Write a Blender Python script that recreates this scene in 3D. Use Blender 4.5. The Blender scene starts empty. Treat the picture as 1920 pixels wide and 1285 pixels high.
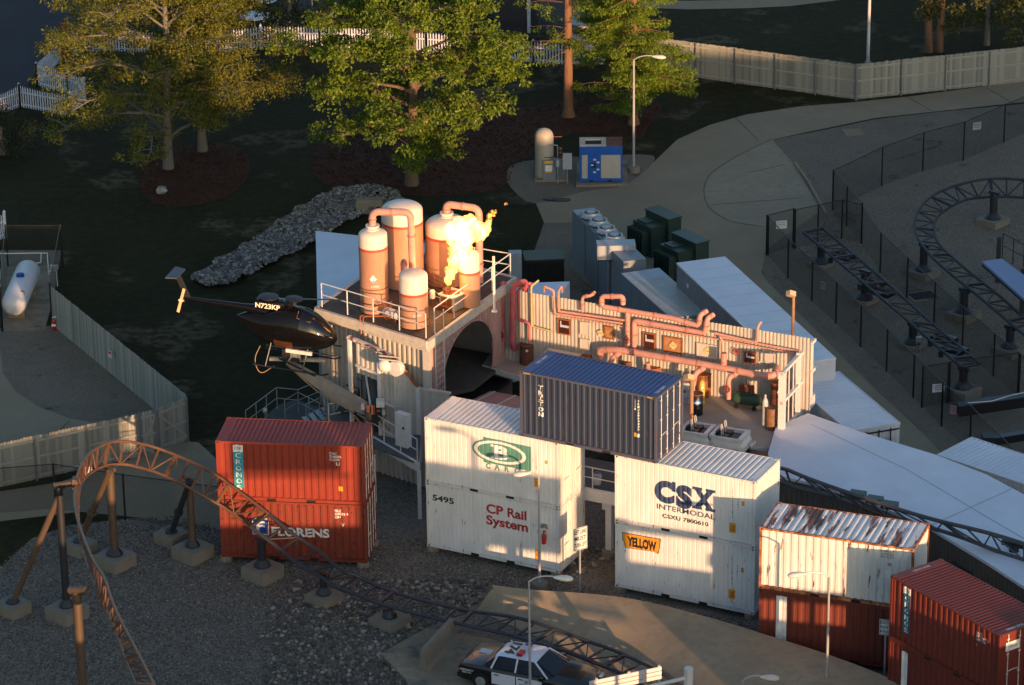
import bpy, bmesh, math, random
import numpy as np
from mathutils import Vector, Matrix
from mathutils.geometry import tessellate_polygon
random.seed(7); rng = np.random.default_rng(7)
scene = bpy.context.scene
COL = scene.collection
R = math.radians
# ---------------------------------------------------------------- camera
PIT, ROL, CAMH, FPX = 0.39002862, -0.01234549, 63.5879873, 6644.48567
fw = Vector((0, math.cos(PIT), -math.sin(PIT))); r0 = Vector((1, 0, 0)); u0 = r0.cross(fw)
rt = r0*math.cos(ROL)+u0*math.sin(ROL); up = -r0*math.sin(ROL)+u0*math.cos(ROL)
cd = bpy.data.cameras.new('camera'); cam = bpy.data.objects.new('camera', cd); COL.objects.link(cam)
cam.matrix_world = Matrix(((rt.x, up.x, -fw.x, 0), (rt.y, up.y, -fw.y, 0), (rt.z, up.z, -fw.z, CAMH), (0, 0, 0, 1)))
cd.sensor_width = 36; cd.lens = FPX/1920*36; cd.clip_start = 1; cd.clip_end = 3000
scene.camera = cam
# ---------------------------------------------------------------- sky and sun
SUN_AZ, SUN_EL = 157.0, 5.5
TS = Vector((math.sin(R(SUN_AZ)), math.cos(R(SUN_AZ)), 0))
w = bpy.data.worlds.new('World'); scene.world = w; w.use_nodes = True
nt = w.node_tree; nt.nodes.clear()
sk = nt.nodes.new('ShaderNodeTexSky'); sk.sky_type = 'NISHITA'; sk.sun_disc = False
sk.sun_elevation = R(SUN_EL); sk.sun_rotation = R(SUN_AZ); sk.altitude = 200; sk.air_density = 1.0; sk.dust_density = 1.9; sk.ozone_density = 2.0
bg = nt.nodes.new('ShaderNodeBackground'); bg.inputs['Strength'].default_value = 0.15
wo = nt.nodes.new('ShaderNodeOutputWorld')
nt.links.new(sk.outputs[0], bg.inputs[0]); nt.links.new(bg.outputs[0], wo.inputs[0])
sd = bpy.data.lights.new('sun', 'SUN'); sd.energy = 3.5; sd.angle = R(0.5); sd.color = (1.0, 0.56, 0.29)
so = bpy.data.objects.new('sun', sd); COL.objects.link(so)
sv = Vector((TS.x*math.cos(R(SUN_EL)), TS.y*math.cos(R(SUN_EL)), math.sin(R(SUN_EL))))
so.rotation_euler = sv.to_track_quat('Z', 'Y').to_euler(); so.location = (30, 60, 60)
scene.view_settings.view_transform = 'Standard'; scene.view_settings.look = 'None'
scene.view_settings.exposure = 1.12; scene.view_settings.gamma = 1.0
scene.view_settings.use_curve_mapping = False
# ---------------------------------------------------------------- placing
def G(px, py, z=0.0):
    d = fw*FPX+rt*(px-960)-up*(py-642.5); t = (z-CAMH)/d.z
    return Vector((d.x*t, d.y*t, z))
def PX(P):
    d = Vector(P)-Vector((0, 0, CAMH)); z = d.dot(fw)
    return (960+FPX*d.dot(rt)/z, 642.5-FPX*d.dot(up)/z)
def Hat(P, py):
    lo, hi = -5.0, 60.0
    for _ in range(40):
        m = (lo+hi)/2
        if PX((P[0], P[1], m))[1] > py: lo = m
        else: hi = m
    return m
class Fr:
    """a local frame: origin and heading in degrees"""
    def __init__(s, o, yaw=0.0):
        s.o = Vector(o); s.yaw = yaw; a = R(yaw)
        s.ex = Vector((math.cos(a), math.sin(a), 0)); s.ey = Vector((-math.sin(a), math.cos(a), 0))
    def W(s, x, y, z=0.0): return s.o+s.ex*x+s.ey*y+Vector((0, 0, z))
    def L(s, P): d = Vector(P)-s.o; return Vector((d.dot(s.ex), d.dot(s.ey), d.z))
    def px(s, px, py, y=0.0):
        d = fw*FPX+rt*(px-960)-up*(py-642.5); o = s.o+s.ey*y
        t = (o-Vector((0, 0, CAMH))).dot(s.ey)/d.dot(s.ey)
        return s.L(Vector((0, 0, CAMH))+d*t)
    def pz(s, px, py, z=0.0): return s.L(G(px, py, s.o.z+z))
# ---------------------------------------------------------------- objects
def tag(o, label=None, cat=None, group=None, kind=None):
    if label: o['label'] = label
    if cat: o['category'] = cat
    if group: o['group'] = group
    if kind: o['kind'] = kind
    return o
def thing(name, label, cat, fr, group=None):
    o = bpy.data.objects.new(name, None); COL.objects.link(o); o.empty_display_size = 0.2
    if not isinstance(fr, Fr): fr = Fr(fr)
    o.location = fr.o; o.rotation_euler = (0, 0, R(fr.yaw))
    return tag(o, label, cat, group)
def inst(me, name, parent, loc=(0, 0, 0), rot=(0, 0, 0), sc=None):
    o = bpy.data.objects.new(name, me); COL.objects.link(o); o.parent = parent
    o.location = loc; o.rotation_euler = rot
    if sc: o.scale = sc
    return o
def kids(o): return [c for c in bpy.data.objects if c.parent == o]
def copy_tree(o, parent=None, ks=None):
    c = o.copy(); COL.objects.link(c)
    if parent: c.parent = parent
    for ch in (o.children if ks is None else ks): copy_tree(ch, c)
    return c
class MB:
    def __init__(s): s.v = []; s.f = []; s.mi = []; s.c = 0
    def add(s, vs, fs):
        n = len(s.v); s.v += [tuple(p) for p in vs]
        for f in fs: s.f.append(tuple(n+i for i in f)); s.mi.append(s.c)
        return s
    def box(s, x0, y0, z0, x1, y1, z1):
        return s.add([(x0, y0, z0), (x1, y0, z0), (x1, y1, z0), (x0, y1, z0), (x0, y0, z1), (x1, y0, z1), (x1, y1, z1), (x0, y1, z1)],
                     [(3, 2, 1, 0), (4, 5, 6, 7), (0, 1, 5, 4), (1, 2, 6, 5), (2, 3, 7, 6), (3, 0, 4, 7)])
    def beam(s, a, b, w, h=None, up_=(0, 0, 1)):
        h = h or w; a = Vector(a); b = Vector(b); d = (b-a)
        if d.length < 1e-6: return s
        d.normalize(); u = Vector(up_)
        if abs(d.dot(u)) > .98: u = Vector((0, 1, 0))
        sx = d.cross(u).normalized(); u = sx.cross(d)
        vs = [p+sx*i*w/2+u*j*h/2 for p in (a, b) for i, j in ((-1, -1), (1, -1), (1, 1), (-1, 1))]
        return s.add(vs, [(0, 1, 2, 3), (7, 6, 5, 4), (0, 4, 5, 1), (1, 5, 6, 2), (2, 6, 7, 3), (3, 7, 4, 0)])
    def tube(s, pts, r, n=8, cap=True):
        pts = [Vector(p) for p in pts]; rs = r if isinstance(r, (list, tuple)) else [r]*len(pts)
        ring = []; prev = None
        for i, p in enumerate(pts):
            t = (pts[min(i+1, len(pts)-1)]-pts[max(i-1, 0)])
            t = t.normalized() if t.length > 1e-9 else Vector((0, 0, 1))
            if prev is None:
                a = Vector((0, 0, 1)) if abs(t.z) < .9 else Vector((1, 0, 0))
                prev = (a-t*a.dot(t)).normalized()
            else:
                q = prev-t*prev.dot(t); prev = q.normalized() if q.length > 1e-6 else prev
            b = t.cross(prev)
            ring.append([p+(prev*math.cos(2*math.pi*k/n)+b*math.sin(2*math.pi*k/n))*rs[i] for k in range(n)])
        vs = [q for rg in ring for q in rg]; fs = []
        for i in range(len(pts)-1):
            for k in range(n): fs.append((i*n+k, i*n+(k+1) % n, (i+1)*n+(k+1) % n, (i+1)*n+k))
        if cap: fs.append(tuple(range(n-1, -1, -1))); fs.append(tuple((len(pts)-1)*n+k for k in range(n)))
        return s.add(vs, fs)
    def lathe(s, prof, n=24, o=(0, 0, 0), axis='z'):
        vs = []; fs = []
        for (rr, z) in prof:
            for k in range(n):
                a = 2*math.pi*k/n; c, d = rr*math.cos(a), rr*math.sin(a)
                q = (c, d, z) if axis == 'z' else ((z, c, d) if axis == 'x' else (d, z, c))
                vs.append((q[0]+o[0], q[1]+o[1], q[2]+o[2]))
        for i in range(len(prof)-1):
            for k in range(n): fs.append((i*n+k, i*n+(k+1) % n, (i+1)*n+(k+1) % n, (i+1)*n+k))
        if prof[0][0] > 1e-4: fs.append(tuple(range(n-1, -1, -1)))
        if prof[-1][0] > 1e-4: fs.append(tuple((len(prof)-1)*n+k for k in range(n)))
        return s.add(vs, fs)
    def prism(s, poly, f0, f1):
        """poly: 2D points; f0/f1 map a 2D point to 3D for the two ends"""
        n = len(poly); vs = [f0(*p) for p in poly]+[f1(*p) for p in poly]
        tris = tessellate_polygon([[Vector((p[0], p[1], 0)) for p in poly]])
        fs = [tuple(t) for t in tris]+[tuple(n+i for i in reversed(t)) for t in tris]
        fs += [(i, (i+1) % n, n+(i+1) % n, n+i) for i in range(n)]
        return s.add(vs, fs)
    def loft(s, rings, cap=True):
        n = len(rings[0]); vs = [q for rg in rings for q in rg]; fs = []
        for i in range(len(rings)-1):
            for k in range(n): fs.append((i*n+k, i*n+(k+1) % n, (i+1)*n+(k+1) % n, (i+1)*n+k))
        if cap: fs.append(tuple(range(n-1, -1, -1))); fs.append(tuple((len(rings)-1)*n+k for k in range(n)))
        return s.add(vs, fs)
    def mesh(s, name, mats, smooth=False, recalc=True):
        me = bpy.data.meshes.new(name); me.from_pydata(s.v, [], s.f)
        for m in (mats if isinstance(mats, (list, tuple)) else [mats]): me.materials.append(m)
        me.polygons.foreach_set('material_index', s.mi)
        if recalc:
            bm = bmesh.new(); bm.from_mesh(me); bmesh.ops.recalc_face_normals(bm, faces=bm.faces); bm.to_mesh(me); bm.free()
        if smooth:
            me.polygons.foreach_set('use_smooth', [True]*len(me.polygons))
            me.set_sharp_from_angle(angle=R(40))
        me.update(); return me
    def build(s, name, mats, parent=None, smooth=False, label=None, recalc=True):
        o = bpy.data.objects.new(name, s.mesh(name, mats, smooth, recalc)); COL.objects.link(o)
        if parent: o.parent = parent
        if label: o['label'] = label
        return o
def cr(pts, n=6, closed=False):
    """Catmull-Rom through points (any dimension)"""
    P = [np.array(p, float) for p in pts]; out = []; m = len(P)
    rg = range(m if closed else m-1)
    for i in rg:
        g = (lambda k: P[k % m]) if closed else (lambda k: P[max(0, min(m-1, k))])
        a, b, c, d = g(i-1), g(i), g(i+1), g(i+2)
        for k in range(n):
            t = k/n
            out.append(.5*((2*b)+(-a+c)*t+(2*a-5*b+4*c-d)*t*t+(-a+3*b-3*c+d)*t**3))
    if not closed: out.append(P[-1])
    return out
def elbow(pts, r, n=5):
    """polyline with rounded corners"""
    pts = [Vector(p) for p in pts]; out = [pts[0]]
    for i in range(1, len(pts)-1):
        a, b, c = pts[i-1], pts[i], pts[i+1]
        d1 = (a-b); d2 = (c-b); rr = min(r, d1.length*.48, d2.length*.48)
        p, q = b+d1.normalized()*rr, b+d2.normalized()*rr
        for k in range(n+1):
            t = k/n; out.append(p.lerp(b, t).lerp(b.lerp(q, t), t))
    out.append(pts[-1]); return out
# ---------------------------------------------------------------- materials
def _n(t, ty, **kw):
    x = t.nodes.new(ty)
    for k, v in kw.items():
        if hasattr(x, k): setattr(x, k, v)
    return x
def M(name, col, rough=.6, metal=0., var=.18, vs=2.5, st=(1, 1, 1), dirt=None, bump=0., bs=20., spec=.5, coat=0., fine=0., fs=60.):
    """painted / weathered surface. dirt = (colour, amount 0..1, scale, stretch) or a list of those"""
    m = bpy.data.materials.new(name); m.use_nodes = True; t = m.node_tree; L = t.links
    b = t.nodes['Principled BSDF']; tc = _n(t, 'ShaderNodeTexCoord')
    def noise(scale, stretch=(1, 1, 1), det=5, rgh=.6):
        mp = _n(t, 'ShaderNodeMapping'); mp.inputs['Scale'].default_value = stretch
        L.new(tc.outputs['Object'], mp.inputs[0]); n = _n(t, 'ShaderNodeTexNoise')
        n.inputs['Scale'].default_value = scale; n.inputs['Detail'].default_value = det; n.inputs['Roughness'].default_value = rgh
        L.new(mp.outputs[0], n.inputs[0]); return n
    def mix(fac, a, bcol, f0=None):
        x = _n(t, 'ShaderNodeMix', data_type='RGBA')
        L.new(fac, x.inputs[0])
        for i, q in ((6, a), (7, bcol)):
            if isinstance(q, tuple): x.inputs[i].default_value = (*q, 1)
            else: L.new(q, x.inputs[i])
        return x.outputs[2]
    n1 = noise(vs, st)
    mr = _n(t, 'ShaderNodeMapRange'); mr.inputs[1].default_value = .3; mr.inputs[2].default_value = .7
    L.new(n1.outputs[0], mr.inputs[0])
    dk = tuple(max(0, c*(1-var)) for c in col); lt = tuple(min(1, c*(1+var)) for c in col)
    cur = mix(mr.outputs[0], dk, lt)
    if fine:
        n2 = noise(fs, (1, 1, 1), 2); m2 = _n(t, 'ShaderNodeMapRange'); m2.inputs[1].default_value = .3; m2.inputs[2].default_value = .7
        m2.inputs[3].default_value = 1-fine; m2.inputs[4].default_value = 1+fine
        L.new(n2.outputs[0], m2.inputs[0]); x = _n(t, 'ShaderNodeVectorMath', operation='MULTIPLY'); L.new(cur, x.inputs[0]); L.new(m2.outputs[0], x.inputs[1]); cur = x.outputs[0]
    for d in ([] if dirt is None else (dirt if isinstance(dirt, list) else [dirt])):
        dc, am, sc, stc = d[:4]; nd = noise(sc, stc, 6, .65)
        r = _n(t, 'ShaderNodeMapRange'); r.inputs[1].default_value = .72-.4*am; r.inputs[2].default_value = .72-.4*am+(d[4] if len(d) > 4 else .1)
        L.new(nd.outputs[0], r.inputs[0]); cur = mix(r.outputs[0], cur, tuple(dc))
    L.new(cur, b.inputs['Base Color'])
    b.inputs['Roughness'].default_value = rough; b.inputs['Metallic'].default_value = metal
    b.inputs['Specular IOR Level'].default_value = spec; b.inputs['Coat Weight'].default_value = coat
    if bump:
        nb = noise(bs, (1, 1, 1), 4); bp = _n(t, 'ShaderNodeBump'); bp.inputs['Strength'].default_value = 1; bp.inputs['Distance'].default_value = bump
        L.new(nb.outputs[0], bp.inputs['Height']); L.new(bp.outputs[0], b.inputs['Normal'])
    return m
RUST = (.16, .045, .015); DRUST = (.06, .025, .015)
# ---------------------------------------------------------------- corrugated sheets and flat print
def prof(length, pitch, out, slope, inn, depth, x0=0.0):
    """break points (x, depth) of a corrugated sheet"""
    bp = []; n = max(1, round(length/pitch)); p = length/n; k = p/(out+2*slope+inn)
    for i in range(n):
        a = x0+i*p; bp += [(a, 0), (a+out*k, 0), (a+(out+slope)*k, depth), (a+(out+slope+inn)*k, depth)]
    bp.append((x0+length, 0)); return bp
def pdepth(bp, x):
    if x <= bp[0][0]: return bp[0][1]
    lo, hi = 0, len(bp)-1
    if x >= bp[hi][0]: return bp[hi][1]
    while hi-lo > 1:
        m = (lo+hi)//2
        if bp[m][0] <= x: lo = m
        else: hi = m
    a, b = bp[lo], bp[hi]; return a[1] if b[0]-a[0] < 1e-9 else a[1]+(b[1]-a[1])*(x-a[0])/(b[0]-a[0])
def corr(mb, o, u, v, n, h, bp, thick=0.0):
    o = Vector(o); u = Vector(u); v = Vector(v); n = Vector(n); vs = []; fs = []
    for (x, d) in bp:
        q = o+u*x-n*d; vs += [q, q+v*h]
    for i in range(len(bp)-1): fs.append((2*i, 2*i+2, 2*i+3, 2*i+1))
    mb.add(vs, fs)
def flat_mesh(kind, data, bold=0.0):
    """filled 2D outline from text or a list of loops"""
    if kind == 'text':
        c = bpy.data.curves.new('t', 'FONT'); c.body = data; c.offset = bold; c.resolution_u = 4; c.space_line = .93
        c.align_x = 'CENTER'
    else:
        c = bpy.data.curves.new('t', 'CURVE'); c.dimensions = '2D'; c.fill_mode = 'BOTH'
        for lp in data:
            s = c.splines.new('POLY'); s.points.add(len(lp)-1); s.use_cyclic_u = True
            for p, q in zip(s.points, lp): p.co = (q[0], q[1], 0, 1)
    o = bpy.data.objects.new('t', c); COL.objects.link(o)
    bpy.context.view_layer.update()
    me = bpy.data.meshes.new_from_object(o, depsgraph=bpy.context.evaluated_depsgraph_get())
    bpy.data.objects.remove(o); bpy.data.curves.remove(c); return me
def decal(kind, data, box, mat, parent, bp=None, y0=0.0, lift=.004, bold=0.0, name='lettering', place=None, label=None, shear=0.0):
    """print on a face. box=(x0,z0,x1,z1) in the face plane, None = data already in face coordinates;
    place(x, depth, z) -> local 3D point"""
    me = flat_mesh(kind, data, bold); bm = bmesh.new(); bm.from_mesh(me); bpy.data.meshes.remove(me)
    if box:
        xs = [v.co.x for v in bm.verts]; ys = [v.co.y for v in bm.verts]
        a, b, c, d = min(xs), max(xs), min(ys), max(ys)
        for v in bm.verts:
            fx, fy = (v.co.x-a)/max(1e-6, b-a), (v.co.y-c)/max(1e-6, d-c)
            v.co.x = box[0]+fx*(box[2]-box[0]); v.co.y = box[1]+fy*(box[3]-box[1])
    if bp:
        xs = [v.co.x for v in bm.verts]; a, b = min(xs), max(xs)
        for (x, d) in bp:
            if a < x < b: bmesh.ops.bisect_plane(bm, geom=bm.verts[:]+bm.edges[:]+bm.faces[:], dist=1e-5, plane_co=(x, 0, 0), plane_no=(1, 0, 0))
    for v in bm.verts:
        d = pdepth(bp, v.co.x) if bp else 0.0
        x, z = v.co.x, v.co.y
        v.co = place(x, y0+d-lift, z) if place else Vector((x, y0+d-lift, z))
    me = bpy.data.meshes.new(name); bm.to_mesh(me); bm.free(); me.materials.append(mat)
    o = bpy.data.objects.new(name, me); COL.objects.link(o); o.parent = parent
    if label: o['label'] = label
    return o
def ell(cx, cz, a, b, n=40): return [(cx+a*math.cos(2*math.pi*k/n), cz+b*math.sin(2*math.pi*k/n)) for k in range(n)]
# ================================================================ setting materials
def ground_mat(name, c1, c2, c3, s1=.35, s2=9., patch=None, bump=.03, bscale=18., vor=None):
    m = bpy.data.materials.new(name); m.use_nodes = True; t = m.node_tree; L = t.links; b = t.nodes['Principled BSDF']
    tc = _n(t, 'ShaderNodeTexCoord')
    def noise(sc, det=6, r=.6):
        n = _n(t, 'ShaderNodeTexNoise'); n.inputs['Scale'].default_value = sc; n.inputs['Detail'].default_value = det; n.inputs['Roughness'].default_value = r
        L.new(tc.outputs['Object'], n.inputs[0]); return n.outputs[0]
    def rng_(x, a, bb, c=0., d=1.):
        r = _n(t, 'ShaderNodeMapRange'); r.inputs[1].default_value = a; r.inputs[2].default_value = bb; r.inputs[3].default_value = c; r.inputs[4].default_value = d
        L.new(x, r.inputs[0]); return r.outputs[0]
    def mix(f, a, bb):
        x = _n(t, 'ShaderNodeMix', data_type='RGBA'); L.new(f, x.inputs[0])
        for i, q in ((6, a), (7, bb)):
            if isinstance(q, tuple): x.inputs[i].default_value = (*q, 1)
            else: L.new(q, x.inputs[i])
        return x.outputs[2]
    cur = mix(rng_(noise(s1), .35, .65), c1, c2)
    if vor:
        v = _n(t, 'ShaderNodeTexVoronoi'); v.inputs['Scale'].default_value = vor; L.new(tc.outputs['Object'], v.inputs[0])
        sx = _n(t, 'ShaderNodeSeparateColor'); L.new(v.outputs['Color'], sx.inputs[0])
        cur = mix(rng_(sx.outputs[0], 0, 1, 0, .8), cur, c3); h = v.outputs['Distance']
    else:
        cur = mix(rng_(noise(s2), .45, .7), cur, c3); h = noise(bscale, 8, .7)
    if patch:
        pc, sc, a = patch
        mu = _n(t, 'ShaderNodeMath', operation='MULTIPLY'); L.new(rng_(noise(sc, 4, .5), a, a+.06), mu.inputs[0]); L.new(rng_(noise(sc*9, 4, .6), .38, .6), mu.inputs[1])
        cur = mix(mu.outputs[0], cur, pc)
    L.new(cur, b.inputs['Base Color']); b.inputs['Roughness'].default_value = .95; b.inputs['Specular IOR Level'].default_value = .2
    bp = _n(t, 'ShaderNodeBump'); bp.inputs['Distance'].default_value = bump; bp.inputs['Strength'].default_value = 1.
    if vor: bp.invert = True
    L.new(h, bp.inputs['Height']); L.new(bp.outputs[0], b.inputs['Normal']); return m
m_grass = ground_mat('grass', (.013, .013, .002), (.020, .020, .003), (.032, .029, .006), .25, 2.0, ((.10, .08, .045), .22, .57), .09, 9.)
m_mulch = ground_mat('mulch', (.058, .023, .012), (.085, .034, .018), (.04, .018, .011), .5, 8., None, .05, 25.)
m_gravel = ground_mat('gravel', (.075, .064, .052), (.125, .108, .088), (.25, .22, .18), .5, 6., None, .03, 20., 14.)
m_gravelr = ground_mat('pea_gravel', (.115, .092, .066), (.16, .13, .095), (.25, .205, .155), .4, 6., ((.075, .058, .045), .5, .62), .02, 20., 22.)
m_conc = ground_mat('concrete', (.24, .19, .125), (.31, .245, .165), (.26, .21, .14), .22, 1.7, None, .004, 30.)
m_conc2 = ground_mat('worn_concrete', (.22, .18, .125), (.33, .27, .19), (.21, .17, .12), .45, 2.2, ((.12, .11, .10), .5, .56), .006, 30.)
m_asph = ground_mat('asphalt', (.035, .036, .042), (.05, .05, .058), (.06, .06, .07), .3, 8., None, .01, 60.)
def area(name, pts, z, mat, px=True, smooth=0, world=None):
    P = [tuple(G(*p)[:2]) for p in pts] if px else [tuple(p) for p in pts]
    if smooth: P = [tuple(q) for q in cr(P, smooth, True)]
    mb = MB(); tr = tessellate_polygon([[Vector((p[0], p[1], 0)) for p in P]])
    mb.add([(p[0], p[1], z) for p in P], [tuple(q) for q in tr])
    o = mb.build(name, mat); o['kind'] = 'structure'
    for p in o.data.polygons:
        if p.normal.z < 0: o.data.flip_normals(); break
    return o, P
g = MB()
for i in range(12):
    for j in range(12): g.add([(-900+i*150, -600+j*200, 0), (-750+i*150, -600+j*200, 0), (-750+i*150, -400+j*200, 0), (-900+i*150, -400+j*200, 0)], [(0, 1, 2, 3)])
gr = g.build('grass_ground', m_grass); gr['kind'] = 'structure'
# plaza top left
area('plaza_paving', [(-400, -500), (150, -500), (540, -60), (450, 30), (200, 50), (95, 85), (50, 165), (10, 200), (-60, 230), (-400, 400)], .004, m_asph)
area('plaza_paving', [(560, -300), (1130, -300), (1110, 20), (1050, 55), (900, 75), (560, 60)], .004, m_asph)
# gravel and paths, bottom left
area('gravel_bed', [(-300, 1080), (0, 1066), (60, 1010), (130, 985), (250, 972), (330, 968), (400, 985), (420, 800), (700, 800), (1000, 900), (1300, 1000), (1600, 1180), (2300, 1500), (2100, 2100), (-400, 2100)], .004, m_gravel)
area('service_path', [(-300, 960), (-20, 925), (110, 905), (250, 860), (350, 828), (372, 830), (405, 860), (420, 900), (425, 1000), (380, 985), (300, 975), (150, 960), (-100, 990), (-300, 1030)], .008, m_conc)
area('gravel_bed', [(-5, 622), (20, 610), (95, 612), (200, 680), (350, 770), (352, 790), (330, 800), (205, 797), (110, 775), (45, 740), (8, 700)], .012, m_gravelr, smooth=0)
area('service_path', [(-300, 640), (-8, 600), (3, 650), (5, 700), (30, 735), (70, 762), (130, 785), (215, 800), (330, 802), (345, 820), (250, 850), (110, 890), (-30, 915), (-300, 950)], .008, m_conc)
area('gravel_bed', [(-200, 640), (0, 615), (110, 620), (352, 790), (330, 806), (200, 802), (40, 770), (-60, 720)], .006, m_gravelr)
area('tank_pad', [(6, 622), (2, 500), (0, 470), (115, 470), (100, 560), (84, 620)], .016, m_conc2)
# mulch beds
_, mulch1 = area('mulch_bed', [(262, 340), (275, 300), (330, 278), (400, 268), (450, 280), (470, 310), (450, 350), (400, 378), (330, 388), (280, 378)], .008, m_mulch, smooth=4)
_, mulch2 = area('mulch_bed', [(590, 330), (600, 270), (680, 235), (800, 215), (900, 205), (1000, 200), (1080, 185), (1180, 178), (1240, 195), (1215, 240), (1190, 262), (1080, 250), (1000, 290), (960, 320), (950, 345), (900, 362), (800, 368), (700, 360), (640, 355)], .008, m_mulch, smooth=4)
# concrete paths right
area('concrete_path', [(2300, 90), (1920, 152), (1700, 182), (1600, 192), (1500, 200), (1400, 215), (1330, 235), (1270, 262), (1225, 305), (1170, 348), (1100, 358), (1005, 382), (1020, 418), (1072, 418), (1110, 400), (1200, 500), (1300, 560), (1420, 560), (1435, 470), (1540, 395), (1490, 310), (1447, 262), (1520, 247), (1640, 222), (1750, 210), (1920, 192), (2300, 150)], .008, m_conc)
m_apr = ground_mat('apron_concrete', (.28, .225, .155), (.33, .265, .185), (.26, .21, .145), .3, 2., None, .004, 30.)
area('concrete_apron', [(1447, 262), (1385, 292), (1335, 325), (1320, 355), (1330, 390), (1370, 415), (1430, 425), (1538, 393), (1490, 310)], .012, m_apr)
area('concrete_path', [(1430, 470), (1422, 500), (1440, 530), (1500, 590), (1640, 730), (1760, 840), (1830, 920), (1760, 990), (1500, 760), (1300, 600), (1290, 520)], .010, m_conc)
area('gravel_bed', [(1447, 262), (1490, 310), (1548, 400), (1575, 400), (1600, 325), (2300, 100), (2300, 160), (1920, 198), (1750, 214), (1640, 226), (1520, 250)], .014, m_gravelr)
_, gravR = area('gravel_bed', [(1547, 402), (1585, 385), (1600, 325), (1760, 275), (1925, 198), (2300, 60), (2500, 900), (2200, 1300), (1830, 920), (1700, 780), (1560, 630), (1480, 545), (1450, 505), (1455, 490), (1500, 478), (1615, 465)], .018, m_gravelr)
area('gravel_bed', [(1447, 262), (1490, 310), (1540, 395), (1435, 470), (1425, 500), (1440, 530), (1500, 590), (1640, 730), (1760, 840), (1830, 920), (2200, 1300), (2500, 900), (2400, 60), (1920, 195), (1750, 211), (1640, 224), (1520, 249)], .003, m_gravelr)
_, gravM = area('gravel_bed', [(960, 310), (1010, 300), (1200, 290), (1225, 305), (1170, 348), (1100, 358), (1005, 382), (965, 360), (950, 335)], .012, m_gravelr, smooth=3)
area('gravel_bed', [(1020, 418), (1072, 418), (1260, 500), (1400, 640), (1000, 620), (985, 520)], .006, m_gravelr)
area('footpath', [(1180, 14), (1290, 18), (1395, 16), (1480, 12), (1580, 0), (1700, -40), (1640, -60), (1540, -15), (1460, -4), (1390, 0), (1290, 2), (1180, 0)], .008, m_conc)
for pts in ([(1360, 2), (1362, 16)], [(1320, 1), (1322, 17)], [(1410, 1), (1413, 15)], [(1460, -3), (1466, 12)]):
    pass
# kerb along the apron
k = MB(); kp = [G(1490, 308), G(1517, 345), G(1548, 402)]
for a, b in zip(kp, kp[1:]): k.beam(a+Vector((0, 0, .06)), b+Vector((0, 0, .06)), .15, .13)
o = k.build('kerb', m_conc); o['kind'] = 'structure'
# joints in the apron and path
j = MB(); jm = M('joint_dark', (.05, .05, .048), .9)  # dark strips laid along the joints
def joint(pts, z=.018, w=.03):
    P = [G(*p) for p in pts]
    for a, b in zip(P, P[1:]): j.beam((a.x, a.y, z), (b.x, b.y, z), w, .004)
joint(cr([(1447, 262), (1385, 292), (1335, 325), (1320, 355), (1330, 390), (1370, 415), (1430, 425)], 6))
for q in ([(1400, 325), (1470, 310)], [(1330, 385), (1500, 372)], [(1700, 182), (1750, 210)], [(1850, 165), (1900, 195)], [(1380, 222), (1420, 262)], [(0, 880), (60, 855), (130, 790)], [(150, 880), (205, 800)]): joint(q, .02)
o = j.build('path_joints', jm); o['kind'] = 'structure'
# concrete slope, police pad
def surf(name, pts, mat, zs=None, thick=.25):
    P = [G(p[0], p[1], p[2] if len(p) > 2 else .02) for p in pts]
    mb = MB(); n = len(P); tr = tessellate_polygon([[Vector((p.x, p.y, 0)) for p in P]])
    mb.add(P+[p-Vector((0, 0, thick)) for p in P], [tuple(q) for q in tr]+[(i, (i+1) % n, n+(i+1) % n, n+i) for i in range(n)])
    o = mb.build(name, mat); o['kind'] = 'structure'; return o
far_ = [(922, 1097), (1000, 1106), (1075, 1111), (1150, 1118), (1225, 1131), (1300, 1150), (1420, 1185), (1640, 1260), (2000, 1420)]
cre = [(925, 1103), (990, 1110), (1054, 1117), (1112, 1131), (1165, 1150), (1215, 1168), (1275, 1205), (1340, 1275), (1500, 1420)]
bot = [(893, 1143), (940, 1165), (1000, 1192), (1060, 1215), (1120, 1240), (1175, 1266), (1215, 1300), (1250, 1360), (1300, 1500)]
F3, C3, B3 = [[Vector(v) for v in cr([G(*p, z) for p in L_], 6)] for L_, z in ((far_, 1.08), (cre, 1.03), (bot, .03))]
M3 = [c_.lerp(b_, .3)+Vector((0, 0, .06)) for c_, b_ in zip(C3, B3)]; N3 = [c_.lerp(b_, .75)-Vector((0, 0, .04)) for c_, b_ in zip(C3, B3)]
V_ = F3+C3+M3+N3+B3+[Vector((v.x, v.y+.02, -.1)) for v in F3]; far_ = F3
n_ = len(far_); mb = MB(); mb.add(V_, [(i+k*n_, i+1+k*n_, i+1+(k+1)*n_, i+(k+1)*n_) for k in (0, 1, 2, 3) for i in range(n_-1)]+[(i, i+5*n_, i+1+5*n_, i+1) for i in range(n_-1)]+[(0, n_, 2*n_, 3*n_, 4*n_, 5*n_)])
m_ramp = ground_mat('ramp_concrete', (.28, .225, .155), (.36, .29, .20), (.26, .21, .145), .3, 2.5, None, .006, 20.)
o = mb.build('concrete_ramp', m_ramp, None, True); o['kind'] = 'structure'
surf('concrete_pad', [(713, 1225, .12), (800, 1178, .12), (930, 1200, .12), (1250, 1330, .12), (1200, 1700, .12), (950, 1700, .12), (760, 1272, .12)], m_conc2, thick=.3)
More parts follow.
